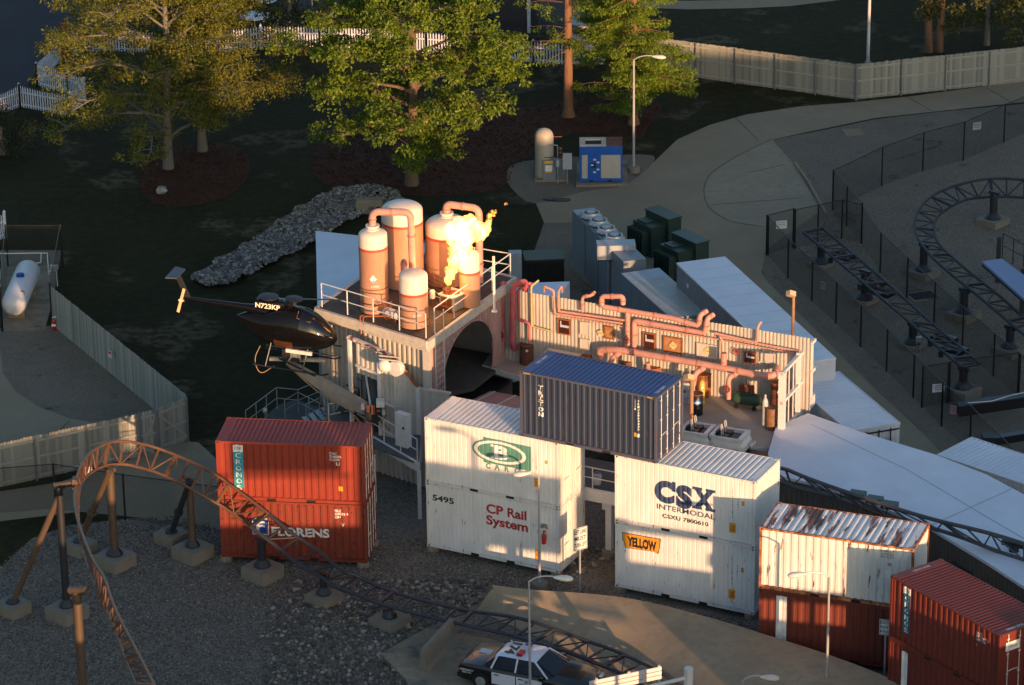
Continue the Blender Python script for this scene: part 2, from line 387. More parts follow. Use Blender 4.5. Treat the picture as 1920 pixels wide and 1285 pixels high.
# small pads under equipment
def pad(px, z=.12, mat=m_conc2): return surf('equipment_pad', [(a, b, z) for a, b in px], mat, thick=z)
pad([(1003, 338), (1003, 300), (1055, 296), (1065, 338)]); pad([(1080, 348), (1082, 305), (1175, 300), (1178, 345)])
pad([(1070, 500), (1078, 462), (1130, 450), (1240, 555), (1230, 600), (1180, 610)], .1); pad([(1185, 500), (1190, 440), (1240, 440), (1320, 510), (1310, 545), (1230, 545)], .1)
o = surf('drain_pad', [(1578, 243, .06), (1612, 241, .06), (1622, 252, .06), (1586, 255, .06)], m_conc, thick=.06)
# ---------------------------------------------------------------- loose stones
def rock_mesh(kind):
    if kind == 'ico':
        bm = bmesh.new(); bmesh.ops.create_icosphere(bm, subdivisions=1, radius=1)
        V = np.array([v.co[:] for v in bm.verts]); F = np.array([[v.index for v in f.verts] for f in bm.faces]); bm.free(); return V, F
    V = np.array([(1, 0, 0), (0, 1, 0), (-1, 0, 0), (0, -1, 0), (0, 0, 1), (0, 0, -1)], float)
    F = np.array([(0, 1, 4), (1, 2, 4), (2, 3, 4), (3, 0, 4), (1, 0, 5), (2, 1, 5), (3, 2, 5), (0, 3, 5)]); return V, F
def inpoly(P, x, y):
    c = np.zeros(len(x), bool); n = len(P)
    for i in range(n):
        (x1, y1), (x2, y2) = P[i], P[(i+1) % n]
        if abs(y1-y2) < 1e-12: continue
        c ^= ((y1 > y) != (y2 > y)) & (x < (x2-x1)*(y-y1)/(y2-y1)+x1)
    return c
def stones(name, poly, dens, smin, smax, mat, label, cat, kind='oct', zf=None, excl=(), pw=2.0):
    P = [tuple(G(*p)[:2]) for p in poly] if poly and max(abs(q) for p in poly for q in p) > 220 else poly
    xs = [p[0] for p in P]; ys = [p[1] for p in P]; A = (max(xs)-min(xs))*(max(ys)-min(ys)); N = int(A*dens)
    x = rng.uniform(min(xs), max(xs), N); y = rng.uniform(min(ys), max(ys), N); ok = inpoly(P, x, y)
    for e in excl:
        E = [tuple(G(*p)[:2]) for p in e]; ok &= ~inpoly(E, x, y)
    x, y = x[ok], y[ok]; n = len(x); V, F = rock_mesh(kind); nv, nf = len(V), len(F)
    s = smin+(smax-smin)*rng.random(n)**pw
    sc = s[:, None]*rng.uniform(.6, 1.25, (n, 3)); sc[:, 2] *= .75
    a = rng.uniform(0, 2*np.pi, n); b = rng.uniform(-.7, .7, n)
    Q = V[None]*(1+rng.uniform(-.28, .28, (n, nv, 1)))*sc[:, None, :]
    cb, sb = np.cos(b)[:, None], np.sin(b)[:, None]; X, Y, Z = Q[..., 0], Q[..., 1]*cb-Q[..., 2]*sb, Q[..., 1]*sb+Q[..., 2]*cb
    ca, sa = np.cos(a)[:, None], np.sin(a)[:, None]; X, Y = X*ca-Y*sa, X*sa+Y*ca
    z0 = (zf(x, y) if zf else np.zeros(n))+s*.25
    Q = np.stack([X+x[:, None], Y+y[:, None], Z+z0[:, None]], -1).reshape(-1, 3)
    FF = (F[None]+np.arange(n)[:, None, None]*nv).reshape(-1, 3)
    me = bpy.data.meshes.new(name); me.vertices.add(len(Q)); me.vertices.foreach_set('co', Q.ravel())
    me.loops.add(FF.size); me.loops.foreach_set('vertex_index', FF.ravel()); me.polygons.add(len(FF))
    me.polygons.foreach_set('loop_start', np.arange(0, FF.size, 3)); me.polygons.foreach_set('loop_total', np.full(len(FF), 3))
    me.update(calc_edges=True)
    ca_ = me.attributes.new('tint', 'FLOAT', 'FACE'); ca_.data.foreach_set('value', np.repeat(rng.random(n), nf).astype(np.float32))
    me.materials.append(mat); o = bpy.data.objects.new(name, me); COL.objects.link(o)
    tag(o, label, cat, None, 'stuff'); return o
def stone_mat(name, a, b, c):
    m = bpy.data.materials.new(name); m.use_nodes = True; t = m.node_tree; L = t.links; bs = t.nodes['Principled BSDF']
    at = _n(t, 'ShaderNodeAttribute'); at.attribute_name = 'tint'
    rp = _n(t, 'ShaderNodeValToRGB'); e = rp.color_ramp.elements; e[0].color = (*a, 1); e[1].color = (*c, 1); q = rp.color_ramp.elements.new(.6); q.color = (*b, 1)
    L.new(at.outputs['Fac'], rp.inputs[0]); n = _n(t, 'ShaderNodeTexNoise'); n.inputs['Scale'].default_value = 25
    tc = _n(t, 'ShaderNodeTexCoord'); L.new(tc.outputs['Object'], n.inputs[0])
    mr = _n(t, 'ShaderNodeMapRange'); mr.inputs[3].default_value = .7; mr.inputs[4].default_value = 1.3; L.new(n.outputs[0], mr.inputs[0])
    v = _n(t, 'ShaderNodeVectorMath', operation='MULTIPLY'); L.new(rp.outputs[0], v.inputs[0]); L.new(mr.outputs[0], v.inputs[1])
    L.new(v.outputs[0], bs.inputs['Base Color']); bs.inputs['Roughness'].default_value = .9; return m
m_st1 = stone_mat('grey_stone', (.055, .048, .039), (.13, .114, .094), (.32, .29, .24))
m_st2 = stone_mat('riprap_stone', (.07, .062, .052), (.17, .155, .135), (.36, .33, .285))
m_st3 = stone_mat('tan_stone', (.10, .09, .08), (.20, .18, .15), (.42, .36, .26))
vis = [(-10, 1066), (60, 1010), (130, 985), (250, 972), (330, 968), (400, 985), (700, 1000), (780, 1010), (1050, 1090), (1160, 1115), (1420, 1175), (1420, 1300), (900, 1300), (-20, 1310)]
ex_slope = [(885, 1142), (922, 1097), (1000, 1106), (1150, 1118), (1300, 1150), (1425, 1190), (1700, 1400), (1000, 1400), (760, 1272), (713, 1225), (800, 1178)]
stones('gravel', vis, 130, .022, .06, m_st1, 'grey gravel covering the ground under the looping track', 'gravel', excl=(ex_slope,))
stones('cobble_stones', [(560, 1085), (700, 1085), (920, 1090), (890, 1145), (800, 1175), (713, 1225), (780, 1310), (500, 1310), (490, 1180), (520, 1120)], 42, .05, .13, m_st1, 'coarse dark grey stones piled along the low track', 'stones', 'ico')
def hump(x, y): return 0.12+0.22*np.sin(x*1.7+y*.9)**2*np.sin(y*1.3)**2
riprap = [(357, 528), (400, 500), (470, 458), (540, 410), (590, 378), (640, 356), (700, 350), (745, 362), (760, 385), (745, 400), (690, 402), (640, 425), (590, 460), (540, 482), (480, 512), (440, 535), (390, 542)]
stones('riprap_stones', riprap, 130, .055, .125, m_st2, 'bank of pale riprap stones running across the dark lawn', 'stones', 'ico', hump, pw=1.2)
stones('rubble_stones', [(1068, 1060), (1105, 1020), (1135, 1040), (1120, 1070), (1075, 1085)], 30, .06, .17, m_st3, 'tan rubble at the corner of the white container stack', 'stones', 'ico')
gravRv = [(1560, 400), (1620, 385), (1760, 335), (1925, 275), (1925, 720), (1830, 700), (1700, 640), (1560, 500), (1500, 478)]
stones('mulch_chips', mulch2, 26, .035, .09, m_mulch, 'loose red-brown mulch chips round the big middle tree', 'mulch')
stones('mulch_chips', mulch1, 24, .035, .09, m_mulch, 'loose red-brown mulch chips under the two left trees', 'mulch')
stones('pale_gravel', gravRv, 80, .02, .055, m_st2, 'pale loose stone round the curved track at right', 'gravel')
o = MB()
bm = bmesh.new(); bmesh.ops.create_icosphere(bm, subdivisions=2, radius=.32)
for v in bm.verts: v.co *= 1+random.uniform(-.2, .2); v.co.z *= .8
me = bpy.data.meshes.new('boulder'); bm.to_mesh(me); bm.free(); me.materials.append(M('boulder', (.30, .28, .25), .9, var=.4, vs=6, bump=.03))
bo = bpy.data.objects.new('boulder', me); COL.objects.link(bo); bo.location = G(303, 362)+Vector((0, 0, .15)); tag(bo, 'pale boulder on the mulch bed below the two left trees', 'boulder')
# ================================================================ shipping containers
CL, CW = 6.058, 2.438
def paint(name, col, rust=.25, rough=.5, var=.10, rs=(5, 5, .6), extra=None):
    d = [(tuple(c*.75+.02 for c in col), .18, 1.3, (1.5, 1.5, .4), .25), (RUST, rust, 2.2, rs, .05)]
    if extra: d.append(extra)
    return M(name, col, rough, 0, var, 1.2, (1, 1, .5), d, bump=.010, bs=2.2, spec=.4)
wht = (.72, .72, .70)
m_cw = paint('white_paint', wht, .12, .45)
m_cw2 = paint('chalky_white_paint', (.70, .71, .70), .19, .5)
m_cwe = paint('white_edge_paint', (.68, .68, .66), .32, .5)
m_cred = paint('red_oxide_paint', (.25, .038, .022), .22, .5)
m_credr = paint('faded_red_paint', (.20, .036, .034), .22, .6)
m_cred2 = paint('flaking_red_paint', (.21, .033, .022), .48, .55, extra=(DRUST, .35, 5, (1, 1, 1), .05))
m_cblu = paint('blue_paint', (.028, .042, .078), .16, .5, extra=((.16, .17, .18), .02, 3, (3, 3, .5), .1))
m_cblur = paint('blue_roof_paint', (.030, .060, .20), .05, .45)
m_cbe = paint('blue_edge_paint', (.07, .09, .14), .42, .5)
m_crust = paint('rust_streaked_white_paint', (.66, .66, .63), .26, .55, rs=(2.5, 2.5, .35))
m_crroof = M('rusted_white_roof', (.70, .70, .70), .5, 0, .08, 2, (1, 1, 1), [((.17, .05, .02), .50, .9, (3.0, .35, 1), .04), (DRUST, .40, .9, (2.6, .4, 1), .04)], bump=.002)
m_crpost = M('rusted_post', (.55, .25, .12), .7, 0, .3, 4, (1, 1, .6), [(RUST, .85, 3, (1, 1, .5), .2)])
m_cbrn = paint('brown_paint', (.15, .036, .025), .15, .5)
m_cro = paint('dark_red_paint', (.155, .028, .019), .15, .5)
m_ctrail = M('white_roof_sheet', (.64, .68, .76), .5, 0, .08, .5, (1, 1, 1), [((.46, .49, .55), .34, .35, (1, 1, 1), .3), ((.30, .29, .28), .06, 1.2, (1, 1, 1), .2), ((.40, .38, .36), .10, 6, (1, 1, 1), .1)], bump=.01, bs=1.5)
m_dark = M('dark_gap', (.012, .012, .013), .9)
m_steel = M('galvanised_steel', (.42, .43, .44), .4, .6, .15, 4)
m_bar = M('locking_bar_paint', (.60, .58, .54), .5, 0, .15, 5, dirt=(RUST, .3, 8, (1, 1, 1)))
m_yel = M('yellow_sticker', (.75, .42, .02), .5); m_blk = M('black_print', (.02, .02, .022), .5); m_wp = M('white_print', (.75, .75, .72), .5)
m_teal = M('teal_print', (.02, .30, .38), .5); m_teal2 = M('dark_teal_print', (.01, .10, .16), .5); m_grn = M('green_print', (.09, .25, .20), .5, dirt=((.45, .50, .46), .10, 14, (1, 1, 1), .08))
m_redp = M('red_print', (.40, .02, .025), .5, dirt=((.5, .42, .40), .08, 16, (1, 1, 1), .08)); m_navy = M('navy_print', (.03, .055, .13), .5, dirt=((.45, .46, .48), .08, 16, (1, 1, 1), .08)); m_org = M('orange_print', (.72, .30, .03), .5)
m_hazd = M('hazard_print', (.70, .42, .03), .5); m_bluep = M('blue_print', (.02, .05, .30), .5)
def container(name, label, fr, H, ms, p=(.30, .09, .04, .09, .036), rp=(.19, .06, .035, .06, .03), cat='shipping container', doors=True, group=None, bars=True, hz=True):
    side, roof, edge = ms[:3]; T = thing(name, label, cat, fr, group)
    post = .10
    f = MB()
    for x in (0, CL-post):
        for y in (0, CW-post): f.box(x, y, .0, x+post, y+post, H-.002)
    for y in (0, CW-.06):
        f.box(post, y, .0, .95, y+.06, .16); f.box(1.35, y, 0, CL-1.35 if False else 4.75, y+.06, .16) if False else None
    for y, q in ((.004, 0), (CW-.064, 0)):
        for a, b in ((post, 2.02), (2.40, 3.66), (4.04, CL-post)): f.box(a, y, .0, b, y+.06, .155)
        f.box(post, y, .115, CL-post, y+.055, .15)
        f.box(post, y, H-.085, CL-post, y+.06, H-.008)
    for x in (0.004, CL-.064):
        f.box(x, post, 0, x+.06, CW-post, .15); f.box(x, post, H-.12, x+.06, CW-post, H-.008)
    f.build('frame', edge, T)
    fk = MB()
    for a in (2.02, 3.66):
        for y0, y1 in ((.03, .30),): fk.box(a, y0, .0, a+.38, y1, .112)
    fk.build('forklift_pocket', m_dark, T)
    fl = MB().box(.07, .07, .02, CL-.07, CW-.07, .10); fl.build('floor', m_dark, T)
    cm = MB(); c = .178/2
    cm.box(0, 0, 0, .178, .162, .118); cme = cm.mesh('corner_casting', [edge])
    hm = MB().box(.055, -.003, .03, .125, .01, .09).box(-.003, .05, .03, .01, .11, .09); hme = hm.mesh('casting_hole', [m_dark])
    for x, sx in ((-.004, 1), (CL+.004, -1)):
        for y, sy in ((-.004, 1), (CW+.004, -1)):
            for z in (-.002, H-.114):
                o = inst(cme, 'corner_casting', T, (x, y, z), sc=(sx, sy, 1))
                inst(hme, 'casting_hole', o)
    bpf = prof(CL-2*post, *p, x0=post); bpe = prof(CW-2*post, *p, x0=post)
    a = MB(); corr(a, (0, .035, .15), (1, 0, 0), (0, 0, 1), (0, -1, 0), H-.23, bpf); a.build('side_panel', side, T, recalc=False)
    a = MB(); corr(a, (0, CW-.035, .15), (1, 0, 0), (0, 0, 1), (0, 1, 0), H-.23, bpf); a.build('side_panel', side, T, recalc=False)
    a = MB(); corr(a, (.035, 0, .15), (0, 1, 0), (0, 0, 1), (-1, 0, 0), H-.27, bpe); a.build('end_panel', side, T, recalc=False)
    bpr = prof(CL-2*post-.5, *rp, x0=post+.25)
    a = MB(); corr(a, (0, .07, H-.012), (1, 0, 0), (0, 1, 0), (0, 0, 1), CW-.14, [(q, d) for q, d in bpr])
    a.box(post-.03, .055, H-.03, post+.25, CW-.055, H-.012); a.box(CL-post-.25, .055, H-.03, CL-post+.03, CW-.055, H-.012)
    a.build('roof_panel', roof, T, recalc=False)
    if doors:
        for k in range(2):
            d = MB(); y0 = post+k*(CW-2*post)/2+.01; y1 = y0+(CW-2*post)/2-.02
            bpd = prof(y1-y0, .36, .14, .03, .14, .025, x0=0)
            d.box(CL-.05, y0, .15, CL-.022, y1, H-.12)
            dd = d.build('door', side if len(ms) < 4 else ms[3], T)
            dp = MB(); corr(dp, (CL-.012, y0+.03, .22), (0, 1, 0), (0, 0, 1), (1, 0, 0), H-.42, [(q*((y1-y0-.06)/(y1-y0)), e) for q, e in bpd]); dp.build('door_panel', side if len(ms) < 4 else ms[3], dd, recalc=False)
            if bars:
                for q in (.28, .78):
                    b = MB(); yy = y0+(y1-y0)*q; b.tube([(CL+.012, yy, .08), (CL+.012, yy, H-.06)], .018, 6)
                    for zz in (.25, .9, 1.7, H-.3): b.box(CL-.01, yy-.05, zz, CL+.02, yy+.05, zz+.05)
                    b.beam((CL+.03, yy, 1.05), (CL+.03, yy+(.32 if q < .5 else -.32), 1.08), .025, .03); b.build('locking_bar', m_bar if len(ms) < 5 else ms[4], dd)
    else:
        a = MB(); corr(a, (CL-.035, 0, .15), (0, 1, 0), (0, 0, 1), (1, 0, 0), H-.27, bpe); a.build('end_panel', side, T, recalc=False)
    T_ = dict(T=T, fr=fr, bpf=bpf, bpr=bpr, H=H, y0=.035); return T_
def ctext(C, s, q0, q1, mat, bold=0., name='lettering', kind='text', lift=.005):
    """q0 = bottom-left, q1 = top-right corner of the print, in photograph pixels, carried onto the side panel"""
    a = C['fr'].px(*q0, y=C['y0']); b = C['fr'].px(*q1, y=C['y0'])
    return decal(kind, s, (a.x, a.z, b.x, b.z), mat, C['T'], C['bpf'], C['y0'], lift, bold, name)
def cbox(C, x0, z0, x1, z1, mat, name='painted_panel', lift=.004): return decal('poly', [[(x0, z0), (x1, z0), (x1, z1), (x0, z1)]], None, mat, C['T'], C['bpf'], C['y0'], lift, 0, name)
def ct(C, s, x0, z0, x1, z1, mat, bold=0., lift=.006, name='lettering'): return decal('text', s, (x0, z0, x1, z1), mat, C['T'], C['bpf'], C['y0'], lift, bold, name)
def footing(fr, pts, r=.26, h=.22, nm=''):
    T = None
    for i, (x, y) in enumerate(pts):
        P = fr.W(x, y, 0); P.z = 0
        if i == 0:
            mb = MB().lathe([(r, 0), (r, h-.03), (r-.03, h)], 18); T = mb.build('concrete_block', m_conc2)
            o = T
        else: o = T.copy(); COL.objects.link(o)
        o.location = P; tag(o, 'round concrete block under the '+('front left', 'front right', 'back right')[i]+' corner of '+nm, 'concrete block', 'round blocks under the containers')
Z0 = .24
NP = (.205, .150, .014, .022, .018)     # smooth sheet with narrow seams
# --- red stack
f_r1 = Fr((-12.03, 131.36, Z0), -7.5); f_r2 = Fr((-12.07, 131.38, Z0+2.6), -7.35)
c_flo = container('shipping_container', 'flaking red container with white slab lettering, lower one of the red stack behind the track', f_r1, 2.591, (m_cred2, m_credr, m_cred2, m_cred2, m_bar))
c_cr1 = container('shipping_container', 'red container with a teal vertical name strip, upper one of the left stack', f_r2, 2.591, (m_cred, m_credr, m_cred, m_cred, m_bar))
cbox(c_cr1, .70, .52, 1.10, 2.12, m_teal, 'name_strip'); cbox(c_cr1, .70, 2.12, 1.10, 2.43, m_wp, 'name_strip')
for i, ch in enumerate('CRONOS'): ct(c_cr1, ch, .79, 1.85-i*.285, 1.01, 2.06-i*.285, m_wp, .012)
ct(c_cr1, 'CBF', .76, 2.22, 1.04, 2.34, m_navy, .01)
ct(c_cr1, 'CRXU', 4.66, 2.17, 4.95, 2.27, m_wp, .02); ct(c_cr1, '2200282', 4.66, 2.03, 5.15, 2.13, m_wp, .02); ct(c_cr1, 'GG2210', 4.66, 1.89, 5.08, 1.99, m_wp, .02); ctext(c_cr1, 'U', (630, 874), (637, 868), m_wp, .03)
ct(c_cr1, 'S', 5.04, .60, 5.13, .72, m_org); cbox(c_cr1, 5.00, .56, 5.17, .76, m_yel, 'sticker', .0045)
ctext(c_flo, 'FLORENS', (508.9, 1004.7), (617.5, 993), m_wp, .035); ct(c_flo, 'FBLU', 4.75, 2.23, 5.02, 2.34, m_wp, .02); ct(c_flo, '320532 6', 4.75, 2.09, 5.32, 2.2, m_wp, .02); ct(c_flo, '2261', 4.75, 1.95, 5.0, 2.06, m_wp, .02); ctext(c_flo, 'V', (640, 988), (646, 982), m_wp, .03)
a = f_r1.px(474, 1002, .035); b = f_r1.px(503, 973, .035); cbox(c_flo, a.x, a.z, b.x, b.z, m_wp, 'emblem'); cbox(c_flo, a.x+.03, a.z+.03, b.x-.03, b.z-.03, m_bluep, 'emblem', .007)
ct(c_flo, 'F', a.x+.15, a.z+.12, b.x-.15, b.z-.12, m_wp, .03, .010)
# --- white stack with green emblem
f_b1 = Fr((-3.60, 132.14, Z0), -26.95); f_b2 = Fr((-3.60, 132.13, Z0+2.90), -26.95)
c_cp = container('shipping_container', 'white container with red lettering and black number, lower one of its stack', f_b1, 2.89, (m_cw2, m_cw, m_cwe, m_cw2, m_cw), NP, (.235, .11, .04, .045, .042))
c_bc = container('shipping_container', 'white container with a green oval emblem, under the left end of the blue one', f_b2, 2.89, (m_cw, m_cw, m_cwe, m_cw, m_cw), NP, (.235, .11, .04, .045, .042))
ctext(c_cp, '5495', (810.8, 938.3), (851, 935), m_blk, .03); ctext(c_cp, 'CP Rail', (912, 961.5), (987, 959), m_redp, .03); ctext(c_cp, 'System', (912, 988), (990, 981), m_redp, .03)
q = lambda C, x, y: C['fr'].px(x, y, C['y0'])
c0 = q(c_bc, 937.5, 849)
for (kd, ps, mt, lf) in (('r', None, m_grn, .004), ('e', (1.27, .56), m_grn, .006), ('e', (1.18, .48), m_wp, .008), ('e', (1.02, .37), m_grn, .010)):
    decal('poly', [[(c0.x-.76, c0.z-.56), (c0.x+1.40, c0.z-.56), (c0.x+1.40, c0.z+.52), (c0.x-.76, c0.z+.56)]] if kd == 'r' else [ell(c0.x, c0.z, *ps)], None, mt, c_bc['T'], c_bc['bpf'], .035, lf, 0, 'emblem')
decal('poly', [[(c0.x-.74, c0.z-.62), (c0.x+.6, c0.z-.62), (c0.x+.6, c0.z-.45), (c0.x-.74, c0.z-.45)]], None, m_cw, c_bc['T'], c_bc['bpf'], .035, .003, 0, 'emblem')
ct(c_bc, 'B', c0.x-.30, c0.z-.30, c0.x+.40, c0.z+.30, m_wp, .045, .013); cbox(c_bc, c0.x-.42, c0.z-.30, c0.x-.2, c0.z-.21, m_wp, 'emblem', .0125); cbox(c_bc, c0.x-.42, c0.z+.21, c0.x-.2, c0.z+.30, m_wp, 'emblem', .0125)
for s_, bl, tr in (('C', (911.5, 878), (919.6, 869)), ('A', (927.3, 880.8), (936.8, 871)), ('R', (946.3, 884), (954.4, 875)), ('G', (964.5, 887.7), (974.3, 878.6)), ('O', (984.8, 890.7), (994.5, 882.7))): ctext(c_bc, s_, bl, tr, m_grn, .05)
for C in (c_bc, c_cp):
    cbox(C, 4.95, .75 if C is c_bc else .42, 5.21, 1.15 if C is c_bc else .86, m_org, 'warning_sticker', .004)
    z = .88 if C is c_bc else .56; ct(C, 'NON', 5.0, z, 5.16, z+.1, m_blk); cbox(C, 5.44, 1.85, 5.55, 2.0, m_org, 'sticker', .004)
for k in range(9): ct(c_bc, 'CSXU87314'[k], 5.02, 2.1-k*.075, 5.06, 2.15-k*.075, m_navy)
# --- CSX stack
f_c1 = Fr((4.03, 128.17, Z0), -26.9); f_c2 = Fr((4.02, 128.16, Z0+2.90), -26.9)
c_ye = container('shipping_container', 'white container with an orange plate of black lettering, lower one beside the ramp', f_c1, 2.89, (m_cw2, m_cw, m_cwe, m_cw2, m_cw), NP, (.235, .11, .04, .045, .042), doors=False)
c_csx = container('shipping_container', 'white container with large navy lettering, under the right end of the blue one', f_c2, 2.89, (m_cw, m_cw, m_cwe, m_cw, m_cw), NP, (.235, .11, .04, .045, .042), doors=False)
a, b = q(c_csx, 1226, 938), q(c_csx, 1341, 912)
ctext(c_csx, 'C', (1226.8, 940), (1265, 905), m_navy, .075); ctext(c_csx, 'S', (1267, 951.5), (1298, 913), m_navy, .07); ctext(c_csx, 'X', (1300, 952), (1339, 923), m_navy, .07)
A, B = q(c_csx, 1298, 952), q(c_csx, 1341, 921)
for x0, x1, z0, z1 in ((A.x, A.x+.42, B.z-.10, B.z+.02), (B.x-.42, B.x, B.z-.10, B.z+.02), (A.x, A.x+.42, A.z-.02, A.z+.10), (B.x-.42, B.x, A.z-.02, A.z+.10)): cbox(c_csx, x0, z0, x1, z1, m_navy, 'lettering', .0065)
A, B = q(c_csx, 1262, 920), q(c_csx, 1266, 908); cbox(c_csx, A.x-.05, A.z-.05, B.x+.02, B.z+.08, m_navy, 'lettering', .0065)
ctext(c_csx, 'INTERMODAL', (1231.5, 953.5), (1341, 965.5), m_navy, .02); ctext(c_csx, 'CSXU 7800610', (1241.4, 970.5), (1328.5, 980), m_blk, .03)
plate = [q(c_ye, *v) for v in ((1167.3, 999.5), (1237.7, 1012), (1235.5, 1029), (1232.7, 1038), (1225, 1034), (1173, 1026.5), (1171, 1016), (1168.5, 1013))]
cp_ = sum((Vector(v) for v in plate), Vector())/len(plate)
decal('poly', [[(cp_.x+(v.x-cp_.x)*1.04, cp_.z+(v.z-cp_.z)*1.09) for v in plate]], None, m_blk, c_ye['T'], c_ye['bpf'], .035, .004, 0, 'name_plate')
decal('poly', [[(v.x, v.z) for v in plate]], None, m_org, c_ye['T'], c_ye['bpf'], .035, .006, 0, 'name_plate')
ctext(c_ye, 'YELLOW', (1176, 1023.5), (1231, 1016), m_blk, .06, lift=.009)
for C in (c_csx, c_ye):
    cbox(C, 4.93, .50, 5.22, .92, m_org, 'warning_sticker', .004); ct(C, 'NON', 4.98, .72, 5.17, .82, m_blk); ct(C, 'ISO', 4.98, .58, 5.17, .68, m_blk)
    cbox(C, 5.46, 1.75, 5.58, 1.95, m_org, 'sticker', .004)
    for k in range(12): ct(C, 'CSXU78006108'[k], 5.05, 2.35-k*.11, 5.10, 2.42-k*.11, m_navy)
    for k in range(5): ct(C, '53.9C'[k], 5.28, 1.95-k*.11, 5.32, 2.02-k*.11, m_navy)
# --- blue container on top
f_bl = Fr((0.29, 130.13, Z0+5.80), -28.3)
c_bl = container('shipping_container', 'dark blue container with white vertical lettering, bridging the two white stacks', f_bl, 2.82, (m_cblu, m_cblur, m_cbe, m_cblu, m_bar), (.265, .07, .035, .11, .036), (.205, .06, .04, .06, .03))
for i, ch in enumerate('TRITON'):
    zb_ = 2.16-i*.232
    if ch == 'I': cbox(c_bl, .88, zb_, .94, zb_+.19, m_wp, 'lettering'); cbox(c_bl, .81, zb_+.165, 1.01, zb_+.19, m_wp, 'lettering'); cbox(c_bl, .81, zb_, 1.01, zb_+.025, m_wp, 'lettering')
    else: ct(c_bl, ch, .80, zb_, 1.02, zb_+.19, m_wp, .03)
for k in range(11): ct(c_bl, 'TRIU2864330'[k], 5.22, 2.45-k*.12, 5.28, 2.53-k*.12, m_wp, .02)
for k in range(4): ct(c_bl, '22G1'[k], 5.07, 2.45-k*.12, 5.12, 2.53-k*.12, m_wp, .01)
cbox(c_bl, 5.06, .95, 5.18, 1.12, m_yel, 'sticker', .004); cbox(c_bl, 5.22, .95, 5.28, 1.10, m_wp, 'sticker', .004)
def roof_print(C, s, x0, y0, x1, y1, mat, rot=True):
    return decal('text', s, (0, 0, abs(y1-y0), abs(x1-x0)), mat, C['T'], None, 0, 0, .01, 'lettering', place=(lambda x, d, z: Vector((x0+(x1-x0)-z if False else x1-z, y0+x if True else 0, C['H']-.007))))
roof_print(c_bl, 'TRIU 28643', .16, 1.0, .30, 1.9, m_wp); roof_print(c_bl, 'TRIU 28643', CL-.30, .4, CL-.16, 1.2, m_wp)
for x in (.12, CL-.42):                                     # hazard striping at the corners of the top rail
    mb = MB()
    for k in range(7): mb.add([(x+k*.05, -.002, 2.742), (x+k*.05+.025, -.002, 2.742), (x+k*.05+.045, -.002, 2.80), (x+k*.05+.02, -.002, 2.80)], [(0, 1, 2, 3)])
    mb.build('hazard_stripes', m_yel, c_bl['T'])
# --- rusted white over brown
f_u1 = Fr((9.40, 122.58, Z0), -20.5); f_u2 = Fr((9.38, 122.59, Z0+2.60), -20.4)
c_brn = container('shipping_container', 'brown container with one tall white painted patch, under the rusty white one', f_u1, 2.591, (m_cbrn, m_cbrn, m_cbrn), doors=False)
c_rst = container('shipping_container', 'white container with a badly rusted ribbed roof, right of the navy lettered stack', f_u2, 2.591, (m_crust, m_crroof, m_crpost), (.30, .10, .04, .08, .036), (.27, .08, .04, .09, .036), doors=False)
cbox(c_brn, .68, .35, 1.10, 2.38, m_wp, 'white_patch')
for s_, z in (('FBLU', 2.28), ('320528', 2.16), ('RA 2210', 2.04)): ct(c_rst, s_, 4.78, z, 5.25, z+.09, m_blk, 0)
ct(c_rst, 'NO', 5.05, 1.72, 5.2, 1.86, m_navy, .03); cbox(c_rst, 4.9, 1.2, 5.25, 1.55, m_wp, 'white_patch')
# --- dark red stack, right
f_k1 = Fr((13.96, 118.31, Z0), -55.95); f_k2 = Fr((13.95, 118.31, Z0+2.60), -55.95)
c_kb = container('shipping_container', 'dark red container with one white strip, bottom right corner under the teal strip one', f_k1, 2.591, (m_cro, m_cro, m_cro))
c_kt = container('shipping_container', 'dark red ribbed container with a dark teal name strip, topmost at bottom right', f_k2, 2.591, (m_cro, m_cro, m_cro))
cbox(c_kt, .72, .55, 1.10, 2.15, m_teal2, 'name_strip'); cbox(c_kt, .72, 2.15, 1.10, 2.42, m_wp, 'name_strip'); cbox(c_kb, .72, .3, 1.06, 2.35, m_wp, 'white_strip')
for i, ch in enumerate('CRONOS'): ct(c_kt, ch, .80, 1.86-i*.26, 1.02, 2.06-i*.26, m_wp, .015)
ct(c_kt, 'CBF', .77, 2.2, 1.05, 2.33, m_navy)
for s_, z in (('CRXU', 2.15), ('272339 0', 2.02), ('GB2210', 1.89), ('U', 1.66)): ct(c_kt, s_, 4.75, z, 4.75+.085*len(s_), z+.09, m_wp, .01)
roof_print(c_kt, 'CRXU 2723', .16, .9, .28, 1.7, m_wp); roof_print(c_kt, 'CRXU 2723', CL-.28, .5, CL-.16, 1.3, m_wp)
dp = [(CL+.006, .55, 1.95), (CL+.006, .95, 2.2)]
decal('poly', [[(.30, 1.85), (.95, 1.85), (.95, 2.2), (.30, 2.2)]], None, m_wp, c_kt['T'], name='placard', place=lambda x, d, z: Vector((CL+.012, x, z)))
decal('text', 'Cronos', (.4, 1.95, .85, 2.1), m_navy, c_kt['T'], name='lettering', place=lambda x, d, z: Vector((CL+.016, x, z)))
for f_, nm_ in ((f_r1, 'the red stack behind the track'), (f_b1, 'the white stack with red lettering'), (f_c1, 'the white stack beside the ramp')):
    footing(f_, [(.15, .2), (CL-.22, .22), (CL-.15, CW-.2)], nm=nm_)
